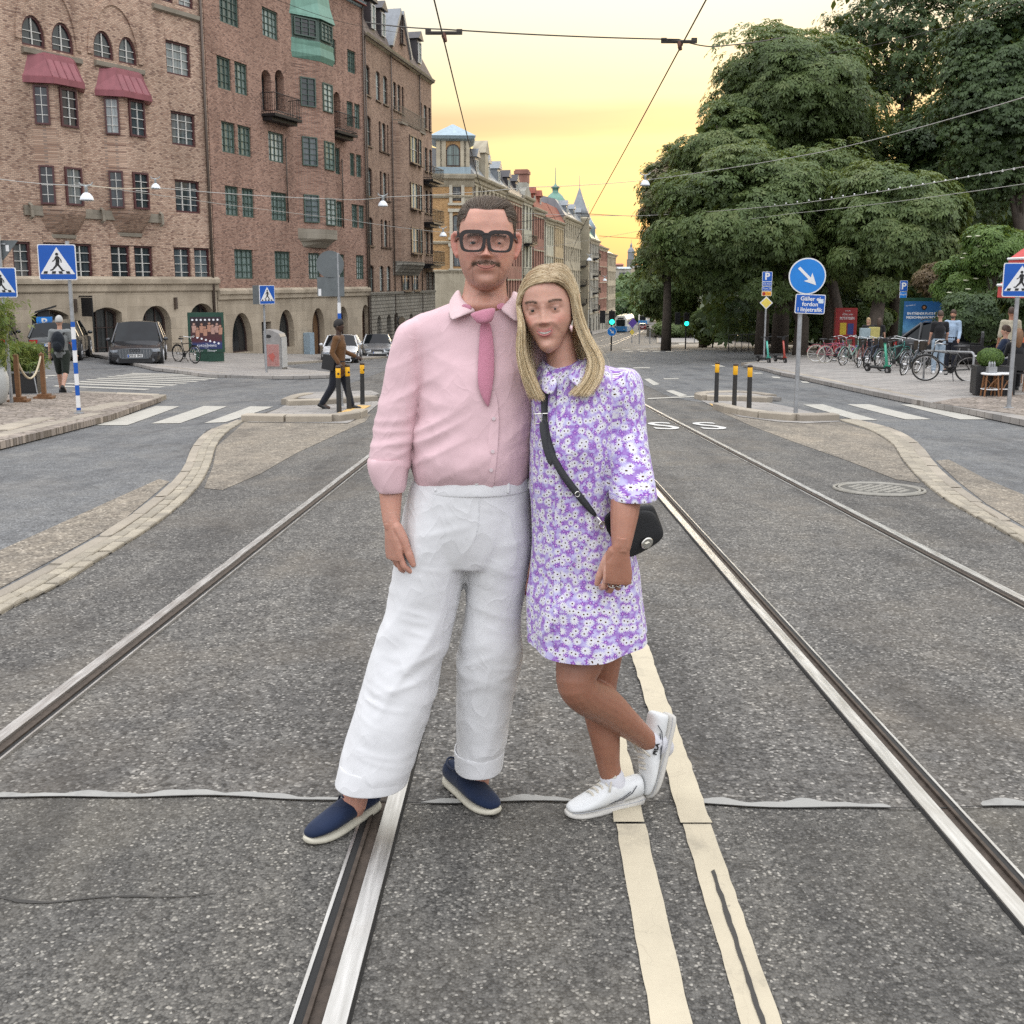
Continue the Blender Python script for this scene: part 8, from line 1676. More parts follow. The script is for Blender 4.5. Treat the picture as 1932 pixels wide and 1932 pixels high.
def m_hair(name,c1,c2,rough=.42):
 t=NT(name);hi=t.add('ShaderNodeHairInfo');col=t.mix(hi.outputs['Random'],c1,c2)
 col=t.mix(1.0,col,t.ramp(hi.outputs['Intercept'],[(0,(.62,.58,.54)),(.35,(1,1,1)),(1,(1.08,1.06,1.02))]),'MULTIPLY');return t.fin(col,rough,0,None,.55,Anisotropic=.6)
def lips(parent,M,m,smile,w,open_=0.0,y0=-.1005,r=(.0024,.0030),n=13):
 for sg,rr in ((1,r[0]),(-1,r[1])):
  mb=MB();mb.M=M;pts,rad=[],[]
  for q in np.linspace(-1,1,n):xx=q*w;zc_=-.0645+.012*smile*abs(xx/.028)**2;pts.append((xx,y0+5.6*abs(xx)**1.9,zc_+sg*(open_*math.sqrt(max(0,1-q*q))+rr*.75*(1-abs(q)**3))+(-.0008*math.exp(-(xx/.003)**2) if sg>0 else 0)));rad.append(rr*(1.0-.72*abs(q)**3))
  mb.tube(pts,rad,8);mb.build('lip',m,parent,smooth=True)
LIPM,LIPW=mat('man_lip',(.42,.17,.135),.45,0,.1,60),mat('woman_lip',(.50,.17,.16),.35,0,.1,60)
# ====== the man
SK_M=m_skin('man_skin',(.52,.27,.20),attr=True);SK_W=m_skin('woman_skin',(.58,.325,.245),attr=True)
man=thing('person','man in pink shirt, pink knitted tie, white trousers and thick black glasses','person',(0,0,0))
MY=2.80
MH=Matrix.Translation(at(917.5,463.5,2.775))@Matrix.Rotation(R(1.0),4,'Y')@Matrix.Rotation(R(-3),4,'X')@Matrix.Rotation(R(1.5),4,'Z')@Matrix.Scale(1.0,4)
mb=MB();head_grid(mb,MH,1.05,.97,1.3,.8,.5,1.0);lids(mb,MH,.0345,up=.07,low=-.34)
loftpx(mb,[(512,880,953,2.80,.060),(540,876,955,2.805,.064),(560,871,958,2.805,.074),(576,862,966,2.805,.084),(592,852,978,2.82,.085),(620,820,1010,2.84,.075),(700,825,1005,2.82,.105),(800,825,985,2.82,.115),(900,815,975,2.81,.11),(970,800,965,2.80,.10),(1015,820,940,2.80,.06)],28)
Pm=lambda u,v,Y:at(u,v,Y)
cap_tube(mb,[Pm(840,640,2.83),Pm(795,650,2.82)],[.06,.045]);cap_tube(mb,[Pm(782,655,2.81),Pm(752,760,2.79),Pm(738,850,2.755),Pm(737,930,2.72),Pm(738.5,985,2.695)],[.042,.042,.040,.033,.0245],14)
cap_tube(mb,[Pm(1000,640,2.86),Pm(1055,655,2.93),Pm(1078,800,3.0),Pm(1040,950,2.97),Pm(1010,1040,2.96)],[.055,.042,.04,.035,.026],12)
hm=MB();cap_tube(hm,[Pm(738,950,2.710),Pm(739,990,2.692)],[.018,.0235],14);HL_=hand(hm,Pm(739,988,2.692),(.07,-.06,-1),(-.78,-.58,.05),.192,thumb=-1,curls=[(16,30,20),(18,34,22),(20,36,22),(22,36,24)],spread=4,thumb_out=20,rad=.93);hand(mb,Pm(1009,1045,2.96),(-.1,-.05,-1),(.3,.9,0),.178,thumb=1,curl=(40,55,40))
cap_tube(mb,[Pm(845,1030,2.79),Pm(770,1250,2.74),Pm(690,1420,2.69),Pm(668,1520,2.665)],[.085,.06,.045,.036],12);cap_tube(mb,[Pm(940,1030,2.80),Pm(930,1250,2.80),Pm(905,1420,2.83),Pm(900,1480,2.83)],[.085,.06,.045,.036],12)
body=fuse(mb,'body',SK_M,man,.0032,2);body=join_mesh(body,fuse(hm,'hand',SK_M,man,.0017,2))
P=head_local(get_co(body.data),MH);x,y,z=P.T;ax=np.abs(x);front=(y<-.03)&(z>-.14)&(z<.13)&(ax<.1)
tf=np.zeros(len(P));tc=np.tile(np.array([.09,.05,.035]),(len(P),1))
def put(mask,col,f):
 global tf,tc
 m_=mask>tf if isinstance(mask,np.ndarray) and mask.dtype!=bool else mask
 k_=np.maximum(tf,f*mask);tc[(f*mask)>tf]=col;tf=k_
fm=front.astype(float);zc=-.0645+.012*.55*np.clip(ax/.028,0,1)**2
put(fm*np.exp(-((z+.0515+.18*np.clip(ax-.012,0,1))/.0075)**2)*np.clip((.042-ax)/.006,0,1),(.12,.072,.054),.72)
put(fm*np.exp(-((ax-.0375+.10*np.clip(-z-.06,0,.1))/.0042)**2)*(z<-.052)*(z>-.106),(.12,.072,.054),.45)
put(fm*gauss(x,z,0,-.086,.010,.006),(.12,.065,.045),.30);put(fm*np.clip((-z-.040)/.03,0,1)*np.clip((ax*.7-z-.055)/.04,0,1),(.22,.12,.09),.30)
put(fm*np.exp(-((z-zc+.0062)/.0050)**2)*np.exp(-(ax/.022)**6),(.46,.17,.14),.65);put(fm*np.exp(-((z-zc)/.0016)**2)*np.exp(-(ax/.026)**6),(.10,.03,.025),.8)
put(fm*np.exp(-((z-.0195+.25*np.clip(ax-.035,0,1))/.0042)**2)*((ax>.012)&(ax<.052)),(.11,.06,.04),.6)
put(((z<.035)&(z>-.04)&(ax>.078)).astype(float),(.58,.22,.17),.55);put(fm*gauss(ax,z,.040,-.030,.02,.016),(.60,.24,.18),.35);put(fm*gauss(x,z,0,-.034,.014,.01),(.60,.24,.18),.4)
hl=.078-2.6*np.clip(ax-.030,0,1)**1.15*.75;scalp=((z>np.where(y<.0,np.where(ax<.045,.088+.12*ax,.0934-2.4*(ax-.045)),-.03+0*z))&(y>-.085+(ax>.06)*.045))&(z<.14)&(ax<.0775)
put(scalp.astype(float)*(z>-.045),(.085,.055,.038),.85);attr_f(body.data,'tintf',tf);attr_c(body.data,'tint',tc)
eyes(man,MH,mat('iris_hazel',(.04,.028,.018),.3),(R(-1),0),.0345)
lips(man,MH,LIPM,.85,.0245,.0003,-.1000,(.0012,.0025))
# hair: short, combed back from the forehead, greyer at the sides
rng=np.random.default_rng(3);Pv=get_co(body.data);Nv=get_no(body.data);idx=np.where(scalp&(z>-.045))[0];pick=rng.choice(idx,12000);Rt=Mi3=np.array(MH.to_3x3())
lp,ln_=P[pick],Nv[pick]@np.linalg.inv(Rt).T;k=7;ts=np.linspace(0,1,k);top_=np.clip((lp[:,2]-.03)/.07,0,1)
flow=np.stack([.14*np.sign(lp[:,0]+.02)*(1-top_)+.30*top_,1.15*np.ones(len(lp)),-.25-.65*(1-top_)],1);flow+=rng.normal(scale=.10,size=flow.shape);ln_=unit(ln_);flow=unit(flow-ln_*(flow*ln_).sum(1,keepdims=True)*.85)
Lh=(.008+.036*top_**1.3)*rng.uniform(.7,1.2,len(lp));lift=.04+.26*top_*(lp[:,1]<-.02)
st=lp[:,None,:]+ln_[:,None,:]*(.0008+(lift*Lh)[:,None,None]*np.sin(ts*math.pi*.75)[None,:,None])+flow[:,None,:]*(Lh[:,None]*ts[None,:])[...,None]
st=st@Rt.T+np.array(MH.translation);grey=(1-top_)*.8
H_M=m_hair('greying_brown_hair',(.075,.05,.034),(.19,.14,.10));H_MG=m_hair('grey_side_hair',(.12,.095,.075),(.30,.26,.22));sel=rng.random(len(lp))<grey
hair_curves('hair',st[~sel],.00042,H_M,man);hair_curves('side_hair',st[sel],.0004,H_MG,man)
bm_=np.where((tf>.45)&front&(z<-.040)&(z>-.108)&(tc[:,0]<.125))[0];pk=rng.choice(bm_,1500);b0=Pv[pk];dn=np.array([0,-.3,-1.0]);sb=b0[:,None,:]+(unit(Nv[pk]*.5+dn*.8+rng.normal(scale=.25,size=(1500,3))))[:,None,:]*(.0038*rng.uniform(.5,1.2,1500)[:,None]*np.linspace(0,1,3)[None,:])[...,None];hair_curves('moustache',sb,.0003,H_M,man)
def brows(parent,o,M,m,n,z0,x0,x1,arch,seed,L=.007):
 Pv_=get_co(o.data);Nv_=get_no(o.data);q=head_local(Pv_,M);ax_=np.abs(q[:,0]);rg_=np.random.default_rng(seed)
 mk=np.where((np.abs(q[:,2]-z0-arch*np.sin(np.clip((ax_-x0)/(x1-x0),0,1)*2.6))<.0026)&(ax_>x0)&(ax_<x1)&(q[:,1]<-.05))[0];pk_=rg_.choice(mk,n);R3=np.array(M.to_3x3());sx=np.sign(q[pk_,0])
 d_=np.stack([sx*1.0,.25*np.ones(n),.35-.8*np.clip((ax_[pk_]-x0)/(x1-x0),0,1)],1)@R3.T+rg_.normal(scale=.12,size=(n,3))+Nv_[pk_]*.15;hair_curves('eyebrows',Pv_[pk_][:,None,:]+Nv_[pk_][:,None,:]*.0004+unit(d_)[:,None,:]*(L*rg_.uniform(.6,1.1,n)[:,None]*np.linspace(0,1,4)[None,:])[...,None],.0003,m,parent)
brows(man,body,MH,H_M,420,.0185,.013,.050,.003,5)
# glasses
GLF=mat('tortoise_black_acetate',(.012,.007,.006),.18,0,.2,30);GY=-.1085
def lens_outline(s,k=1.0,oz=0.0):return [(s*(.0365+.0285*k*math.copysign(abs(math.cos(a))**.52,math.cos(a))*(1.0 if math.sin(a)>-.2 else.94)),.0005+oz+.0235*k*math.copysign(abs(math.sin(a))**.58,math.sin(a))*(1.0 if math.sin(a)>0 else 1.02)) for a in np.linspace(0,2*math.pi,29)[:-1]]
mb=MB();mb.M=MH
for s in (-1,1):
 o_,i_=lens_outline(s,1.24,.0022),lens_outline(s,.92,0);n=len(o_);yf=lambda q:GY+.35*max(0,abs(q[0])-.02)**1.35
 V=[(q[0],yf(q)-.0035,q[1]) for q in o_]+[(q[0],yf(q)-.0035,q[1]) for q in i_]+[(q[0],yf(q)+.0035,q[1]) for q in i_]+[(q[0],yf(q)+.0035,q[1]) for q in o_];F_=[]
 for i in range(n):j=(i+1)%n;F_+=[(i,j,n+j,n+i),(n+i,n+j,2*n+j,2*n+i),(2*n+i,2*n+j,3*n+j,3*n+i),(3*n+i,3*n+j,j,i)]
 mb.add(V,F_);mb.box((s*.0725,GY+.026,.0185),(.006,.03,.014),rz=s*R(12));mb.tube([(s*.0755,GY+.036,.018),(s*.0830,-.02,.016),(s*.0855,.012,.012),(s*.084,.032,-.012)],[.005,.0042,.0038,.003],6)
mb.box((0,GY-.002,.014),(.020,.007,.012));mb.box((0,GY-.002,.0205),(.03,.007,.006));gl=mb.build('glasses',GLF,man)
t_=NT('clear_lens');tr=t_.add('ShaderNodeBsdfTransparent');gs=t_.add('ShaderNodeBsdfGlossy',{1:.03});mx=t_.add('ShaderNodeMixShader',{0:.025,1:tr.outputs[0],2:gs.outputs[0]});t_.l.new(mx.outputs[0],t_.out.inputs[0]);CLR=t_.m
for s in (-1,1):mb=MB();mb.M=MH;q=lens_outline(s,.95,0);mb.add([(a,GY+.001+.35*max(0,abs(a)-.02)**1.35,b) for a,b in q],[tuple(range(len(q)))]);mb.build('lens',CLR,gl)
# shirt
PINK=m_cloth('pink_shirt_cotton',(.72,.50,.53),1400,.05,.24,.8,6.0,.009)
mb=MB();loftpx(mb,[(566,866,966,2.83,.066),(574,846,985,2.825,.082),(585,815,1015,2.825,.093),(598,782,1042,2.83,.103),(622,768,1052,2.83,.118),(660,778,1045,2.825,.130),(700,786,1030,2.815,.140),(735,790,1022,2.81,.144),(800,786,1012,2.80,.152),(850,780,1004,2.795,.158),(880,779,1000,2.795,.155),(898,782,999,2.80,.145),(925,795,990,2.80,.12)],40)
loftpx(mb,[(603,772,812,2.82,.045),(618,752,806,2.815,.062),(645,742,802,2.81,.070),(690,732,800,2.80,.072),(740,723,796,2.79,.068),(800,711,783,2.775,.064),(850,702,775,2.755,.060),(882,700,771,2.745,.058)],28)
loftpx(mb,[(603,1030,1066,2.85,.05),(640,1040,1098,2.90,.065),(720,1055,1110,2.96,.06),(830,1050,1110,2.99,.055),(900,1030,1085,2.985,.05)],24)
shirt=fuse(mb,'shirt',PINK,man,.0055,6)
co,no=get_co(shirt.data),get_no(shirt.data);uu=966+co[:,0]/co[:,1]*FPX;h_=co[:,2];zsh,zwa=at(0,600,MY).z,at(0,900,MY).z;f_=np.clip((zsh-h_)/(zsh-zwa),0,1);sleeve=np.clip((at(790,700,MY).x-co[:,0])/.03,0,1)
arm_pit=np.exp(-(((co[:,0]-at(800,760,MY).x)/.10)**2+((co[:,2]-at(800,760,MY).z)/.13)**2));belly=np.exp(-((f_-.72)/.25)**2)
d1=folds(co,R(38),3.2,15,3,1.4)*np.clip(fbm(co*5,9)+.25,0,1);d2=folds(co,R(-30),3.6,17,5,1.4)*np.clip(fbm(co*6,12)+.1,0,1);d3=folds(co,R(6),5.0,30,8,1.6)*sleeve*np.clip((f_-.40)*3,0,1);d4=folds(co,R(62),3.0,16,7)*sleeve;d5=folds(co,R(24),4,26,15,1.4)*(arm_pit+.35*belly)
set_co(shirt.data,co+no*((d1*.0075+d2*.0068)*np.clip(f_*1.5,.16,1)*(1-.45*sleeve)+d3*.0052+d4*.0042+d5*.0050+fbm(co*22,4)*.0011)[:,None])
# cuff, collar, placket, buttons
def band(rows,n=30,thick=.004,name='cuff',m=PINK,parent=man,wav=0.0,seed=1,power=2.2):
 rg=[ringpx(*r_[:5],n=n,power=power) for r_ in rows];rnd=random.Random(seed);out=MB();c=[sum((Vector(p) for p in r_),Vector())/n for r_ in rg]
 jit=[[rnd.uniform(-1,1)*wav for _ in range(n)] for _ in rg];A_=[[Vector(p)+(Vector(p)-c[i]).normalized()*jit[i][j] for j,p in enumerate(r_)] for i,r_ in enumerate(rg)];B_=[[p+(c[i]-p).normalized()*thick for p in r_] for i,r_ in enumerate(A_)]
 out.loft(A_+B_[::-1]+[A_[0]],cap=False);o=out.build(name,m,parent,smooth=True);bake(o,('SUBSURF',dict(levels=2,render_levels=2)));o.data.polygons.foreach_set('use_smooth',[True]*len(o.data.polygons));return o
band([(862,697,772,2.745,.064),(868,692,774,2.745,.069),(890,694,772,2.74,.068),(915,706,769,2.735,.062),(926,713,766,2.73,.055)],22,.005,'sleeve_cuff',wav=.0035,seed=4)
def ribbon(name,pts,nrm,w,th,m,parent,sub=2):
 """strip of cloth: centre points, outward normals, half widths"""
 pts=[Vector(p) for p in pts];A_=[]
 for i,p in enumerate(pts):
  d=(pts[min(i+1,len(pts)-1)]-pts[max(i-1,0)]).normalized();n=Vector(nrm[i] if isinstance(nrm,list) else nrm).normalized();s=d.cross(n).normalized();wi=w[i] if isinstance(w,(list,tuple)) else w
  A_.append([p-s*wi,p-s*wi*.5+n*th*.7,p+n*th,p+s*wi*.5+n*th*.7,p+s*wi,p+s*wi*.5-n*.0005,p-s*wi*.5-n*.0005])
 mb=MB();mb.loft(A_);o=mb.build(name,m,parent,smooth=True)
 if sub:bake(o,('SUBSURF',dict(levels=sub,render_levels=sub)));o.data.polygons.foreach_set('use_smooth',[True]*len(o.data.polygons))
 return o
bv=__import__('mathutils').bvhtree.BVHTree
def surf(tree_o,u,v,off=.004):
 """front surface of a garment under an image point"""
 if tree_o.name not in surf.c:me=tree_o.data;surf.c[tree_o.name]=bv.FromPolygons([q.co.copy() for q in me.vertices],[tuple(q.vertices) for q in me.polygons])
 a,b=ray(u,v);d=Vector((a,1,b)).normalized();h=surf.c[tree_o.name].ray_cast(Vector((0,0,CAMZ)),d);return h[0]+h[1]*off if h[0] else at(u,v,2.68)
surf.c={}
pts=[surf(shirt,u,v,.0015) for u,v in ((926,735),(930,765),(932,790),(931,820),(929,850),(926,880),(923,905),(922,922))];ribbon('placket',pts,(0,-1,0),.0165,.0012,PINK,man)
BTN=mat('pearl_button',(.72,.60,.62),.3)
for (u,v) in ((931,790),(929,852),(926,886)):c=surf(shirt,u,v,.005);mb=MB();mb.tube([c,c+Vector((0,-.002,0))],.0052,12);mb.build('button',BTN,man)
# collar: two leaves standing round the neck
COLL=m_cloth('collar_cotton',(.74,.55,.565),1400,.04,.1)
def leaf(s):
 top=[(955,548,2.80),(952,556,2.765),(938,566,2.735)] if s>0 else [(872,548,2.80),(873,557,2.765),(884,569,2.735)]
 A=[at(*(q if len(q)==3 else q)) for q in ([(966,540,2.86),(969,548,2.80),(964,556,2.755),(950,570,2.727),(941,579,2.714)] if s>0 else [(868,538,2.86),(866,546,2.80),(869,556,2.755),(884,571,2.727),(905,584,2.714)])]
 B=[at(*q) for q in ([(990,566,2.88),(995,580,2.80),(990,596,2.72),(982,604,2.695),(974,611,2.690)] if s>0 else [(850,562,2.88),(845,575,2.80),(846,596,2.72),(850,607,2.695),(862,599,2.690)])]
 C=[at(*q) for q in ([(962,556,2.85),(962,566,2.80),(956,574,2.76),(945,584,2.735),(938,588,2.722)] if s>0 else [(872,556,2.85),(873,566,2.80),(878,574,2.76),(892,586,2.735),(908,590,2.722)])]
 mb=MB();mb.loft([[C[i],A[i],A[i].lerp(B[i],.5)+Vector((0,-.006,.003)),B[i],B[i]+Vector((0,.004,-.001)),A[i].lerp(B[i],.5)+Vector((0,.001,0))] for i in range(5)],closed=True);o=mb.build('collar',COLL,man,smooth=True);bake(o,('SUBSURF',dict(levels=1,render_levels=1)));o.data.polygons.foreach_set('use_smooth',[True]*len(o.data.polygons))
leaf(1);leaf(-1)
# knitted tie
t_=NT('pink_knit');v_=t_.co();vo=t_.add('ShaderNodeTexVoronoi',{'Vector':v_,'Scale':750.0});TIE=t_.fin(t_.ramp(vo.outputs['Distance'],[(0,(.70,.34,.42)),(.6,(.52,.20,.28))]),.85,0,t_.bump(vo.outputs['Distance'],.5,.002),.2,Sheen_Weight=.3)
tp=[(915,607),(917,625),(918,660),(917,700),(916,725),(917,742),(919,757),(921,768)];pts=[surf(shirt,u,v,.006)+Vector((0,-.004,0)) for u,v in tp];pts[-1]+=Vector((0,.006,0));pts[-2]+=Vector((0,.002,0));tw=[.016,.020,.0255,.0275,.0245,.018,.010,.002]
ribbon('tie',pts,(0,-1,.05),tw,.007,TIE,man);k0=[at(910,584,2.700),at(912,592,2.690),at(914,604,2.684),at(915,611,2.686)];ribbon('tie_knot',k0,(0,-1,.1),[.046,.040,.029,.021],.018,TIE,man)
for s,a,b in ((-1,(892,582,2.712),(868,578,2.725)),(1,(936,582,2.712),(955,574,2.735))):ribbon('tie_band',[at(*a),at(*b)],(0,-1,.2),.012,.004,TIE,man,1)
# trousers
WHT=m_cloth('white_cotton_twill',(.73,.73,.74),1500,.04,.24,.85,6.0,.009)
mb=MB();loftpx(mb,[(893,786,1000,2.80,.142),(905,780,1001,2.80,.148),(930,770,1003,2.80,.150),(985,757,1004,2.795,.145),(1020,756,1003,2.79,.134),(1056,775,985,2.79,.115)],40)
loftpx(mb,[(935,775,890,2.795,.125),(1000,756,890,2.79,.134),(1050,746,886,2.785,.126),(1100,738,874,2.775,.116),(1150,730,862,2.76,.104),(1200,717,849,2.745,.100),(1250,697,832,2.73,.098),(1300,683,818,2.72,.098),(1350,669,804,2.705,.098),(1400,654,788,2.695,.099),(1435,645,778,2.685,.101),(1460,639,772,2.68,.102),(1490,633,768,2.675,.102)],32)
loftpx(mb,[(935,885,1000,2.80,.125),(1000,874,1004,2.80,.134),(1050,877,1001,2.80,.124),(1100,880,991,2.80,.112),(1150,879,981,2.80,.098),(1200,873,983,2.80,.096),(1235,868,986,2.805,.096),(1300,866,973,2.815,.092),(1370,862,957,2.825,.090),(1410,860,950,2.83,.090),(1432,860,947,2.83,.090),(1465,860,946,2.83,.090)],30)
tr_=fuse(mb,'trousers',WHT,man,.006,10)
co,no=get_co(tr_.data),get_no(tr_.data);hz=np.clip((at(0,900,MY).z-co[:,2])/(at(0,900,MY).z-at(0,1480,MY).z),0,1)
leg_=np.clip((hz-.28)*5,0,1);knee=np.exp(-((hz-.58)/.12)**2)
d1=folds(co,R(12),5,24,21,1.6)*np.exp(-((hz-.22)/.16)**2)*np.clip(fbm(co*6,35)+.5,0,1);d2=folds(co,R(-32),4.5,15,23,1.6)*np.clip(fbm(co*4.5,31)+.15,0,1);d3=folds(co,R(68),2.4,10,27)*leg_;d4=folds(co,R(28),6,22,29,1.6)*knee*np.clip(fbm(co*7,37)+.3,0,1);d5=folds(co,R(-12),7,38,33,2.0)*np.clip(fbm(co*8,39),0,1)
fade=np.clip((.915-hz)/.05,0,1)
xm=at(820,1450,2.75).x;zl_,zr_=at(700,1468,2.676).z,at(900,1441,2.83).z
set_co(tr_.data,co+no*fade[:,None]*(d1*.0048+d2*.0052+d3*.0072+d4*.0060+d5*.0022+fbm(co*24,6)*.0008)[:,None])
cut_below(tr_,lambda x_,y_:(zl_ if x_<xm else zr_)+.01);surf.c.pop('trousers',None)
band([(1434,643,779,2.684,.1025),(1435,641.5,780,2.684,.1045),(1454,637,775.5,2.68,.1055),(1471,633,771,2.677,.1055),(1472,633,771,2.677,.105)],26,.0025,'trouser_cuff',WHT,wav=.001);band([(1410,858,952,2.83,.0915),(1411,856.5,953,2.83,.0935),(1426,857,951,2.83,.0935),(1443,858,949,2.83,.0935),(1444,858,949,2.83,.093)],26,.0025,'trouser_cuff',WHT,wav=.001)
band([(888,790,999,2.80,.143),(893,785,1001,2.80,.149),(911,779,1003,2.80,.153),(918,777,1004,2.80,.152)],40,.004,'waistband',WHT)
for (u,v) in ((823,918),(957,922),(995,915)):a,b=surf(tr_,u,v-12,.008),surf(tr_,u,v+10,.006);ribbon('belt_loop',[a,a.lerp(b,.5)+Vector((0,-.002,0)),b],(0,-1,0),.005,.002,WHT,man,1)
pts=[surf(tr_,u,v,.0005) for u,v in ((897,925),(896,950),(895,975),(893,1000),(887,1020))];[ribbon('fly_seam',[p+Vector((dx_,0,0)) for p in pts],(0,-1,0),.0012,.0007,WHT,man) for dx_ in (-.012,.012)];c=surf(tr_,899,914,.010);mb=MB();mb.tube([c,c+Vector((0,-.002,0))],.006,12);mb.build('trouser_button',mat('pearl_white',(.7,.7,.68),.3),man)
# slip-on shoes
NAVY=m_cloth('navy_suede',(.010,.020,.052),700,.35,.1,.9,14);SOLE=mat('cream_sole',(.52,.49,.40),.7,0,.12,18)
def slip_on(heel,toe,ank,side):
 heel,toe=Vector(heel),Vector(toe);f=(toe-heel).normalized();heel=toe-f*.285
 prof=[(0.0,.022,.004,.034,0),(.03,.032,.0,.036,0),(.15,.036,.0,.034,0),(.4,.036,.002,.031,.004*side),(.62,.043,.0,.030,.006*side),(.8,.043,.001,.030,.004*side),(.92,.034,.006,.030,0),(.985,.02,.012,.030,0),(1.0,.006,.016,.028,0)]
 rg,f,s,up,L=shoe_loft(heel,toe,(0,0,1),prof);mb=MB();mb.loft(rg);o=mb.build('shoe_sole',SOLE,man,smooth=True);bake(o,('SUBSURF',dict(levels=1,render_levels=1)))
 prof=[(0.015,.020,.026,.070,0),(.04,.031,.028,.088,0),(.15,.036,.028,.086,0),(.30,.0365,.028,.080,.002*side),(.42,.038,.028,.088,.004*side),(.55,.041,.028,.079,.005*side),(.70,.0425,.028,.066,.005*side),(.84,.039,.028,.056,.003*side),(.94,.028,.028,.047,0),(.985,.014,.028,.040,0)]
 rg,f,s,up,L=shoe_loft(heel,toe,(0,0,1),prof,24);mb=MB();mb.loft(rg);o=mb.build('shoe',NAVY,man,smooth=True);bake(o,('SUBSURF',dict(levels=2,render_levels=2)));o.data.polygons.foreach_set('use_smooth',[True]*len(o.data.polygons))
 c0=heel+f*.075+up*.086;mb=MB();mb.tube([c0+f*.062*math.cos(a)+s*.030*math.sin(a)+up*(.004+.006*abs(math.sin(a))*-1) for a in np.linspace(0,2*math.pi,24)[:-1]],.0035,6,closed=True);mb.build('shoe_collar',NAVY,man,smooth=True)
 for sd in (-1,1):ribbon('elastic_gore',[heel+f*.115+s*sd*.036+up*.080,heel+f*.125+s*sd*.0405+up*.045],s*sd,.008,.002,mat('elastic_blue',(.02,.03,.06),.9),man,1)
gl_=lambda u,v:Vector(gp(u,v))
slip_on(gl_(684,1540),gl_(577,1600),None,-1);slip_on(gl_(866,1492),gl_(938,1545),None,1)
# red pouch in the hand behind
rp=thing('red_pouch','small dark red pouch held between the man and the woman','pouch',at(992,1085,2.97));mb=MB();mb.ball((0,0,-.01),(.045,.02,.055),16,10);mb.build('pouch',m_cloth('dark_red_leather',(.20,.012,.02),300,.15),rp,smooth=True);mb=MB();mb.tube([(-.02,0,.04),(0,0,.075),(.02,0,.04)],.004,6);mb.build('strap',BLACK,rp)
# ====== the woman
woman=thing('person','blond woman in purple daisy print dress with black shoulder bag and white sneakers','person',(0,0,0))
MW=Matrix.Translation(at(1025,585,2.600))@Matrix.Rotation(R(-5),4,'Y')@Matrix.Rotation(R(-11),4,'Z')@Matrix.Rotation(R(2),4,'X')@Matrix.Scale(.935,4)@Matrix.Translation((0,.088,0))
mb=MB();head_grid(mb,MW,.955,.78,.95,1.0,.3,.6,cheek=1.3,fold=.4,muzzle=.45,soft=.013);lids(mb,MW,up=.10,low=-.30)
loftpx(mb,[(606,1034,1070,2.71,.030),(635,1030,1080,2.71,.046),(668,1030,1087,2.712,.050),(692,1030,1096,2.715,.056),(706,1015,1130,2.72,.07),(735,1030,1165,2.72,.085),(830,1030,1140,2.72,.09),(930,1025,1145,2.72,.09),(1050,1025,1175,2.72,.10),(1120,1030,1170,2.72,.09)],26)
cap_tube(mb,[Pm(1145,735,2.72),Pm(1180,745,2.71),Pm(1186,860,2.65),Pm(1180,950,2.56),Pm(1175,1000,2.528),Pm(1172,1034,2.510)],[.038,.038,.040,.0400,.0325,.0250],14)
cap_tube(mb,[Pm(1040,722,2.74),Pm(1015,745,2.84),Pm(1015,860,2.90),Pm(1030,960,2.92)],[.05,.042,.038,.03],12)
hw_=MB();cap_tube(hw_,[Pm(1174,1004,2.528),Pm(1172,1034,2.508)],[.018,.0235],14);HW_=hand(hw_,Pm(1171,1036,2.505),(-.10,.02,-1),(.12,-1,.05),.178,thumb=1,curls=[(20,44,28),(22,48,32),(24,50,32),(26,48,28)],spread=2.5,thumb_out=20,rad=.92)
hip1,kn,ank=Pm(1110,1150,2.70),Pm(1089,1290,2.615),Pm(1224,1398,2.815)
cap_tube(mb,[hip1,hip1.lerp(kn,.55),kn+Vector((-.004,-.006,.012)),kn+Vector((.02,.01,-.035)),kn.lerp(ank,.32)+Vector((.006,.012,-.010)),kn.lerp(ank,.62),kn.lerp(ank,.88),ank,Pm(1250,1408,2.850)],[.085,.074,.056,.054,.056,.045,.034,.032,.028],18)
hip2,k2,a2=Pm(1140,1150,2.74),Pm(1128,1290,2.755),Pm(1149,1446,2.765)
cap_tube(mb,[hip2,k2,k2.lerp(a2,.35)+Vector((0,.02,0)),k2.lerp(a2,.7),a2,Pm(1161,1492,2.768)],[.08,.056,.054,.043,.034,.032],18)
wb=fuse(mb,'body',SK_W,woman,.0032,2);wb=join_mesh(wb,fuse(hw_,'hand',SK_W,woman,.0017,2))
Pb=get_co(wb.data);P=head_local(Pb,MW);x,y,z=P.T;ax=np.abs(x);front=(y<-.03)&(z>-.14)&(z<.13)&(ax<.1);fm=front.astype(float)
tf=np.zeros(len(P));tc=np.tile(np.array([.36,.175,.115]),(len(P),1));leg=np.clip((at(0,1150,2.7).z-Pb[:,2])/.05,0,1);put(leg,(.27,.118,.072),.9);arm_=((Pb[:,0]>at(1135,900,2.65).x)&(Pb[:,2]<at(0,860,2.65).z)).astype(float);put(arm_*(1-leg),(.34,.15,.095),.8)
zc=-.0645+.012*1.15*np.clip(ax/.028,0,1)**2
put(fm*np.exp(-((z-zc-.0075)/.0036)**2)*np.exp(-(ax/.0235)**6),(.46,.15,.14),.75);put(fm*np.exp(-((z-zc+.0095)/.0045)**2)*np.exp(-(ax/.0215)**6),(.50,.17,.16),.8);put(fm*np.exp(-((z-zc+.0005)/.0042)**2)*np.exp(-(ax/.0235)**8),(.06,.015,.015),.95)  # last tint paints the dark inside of the open mouth
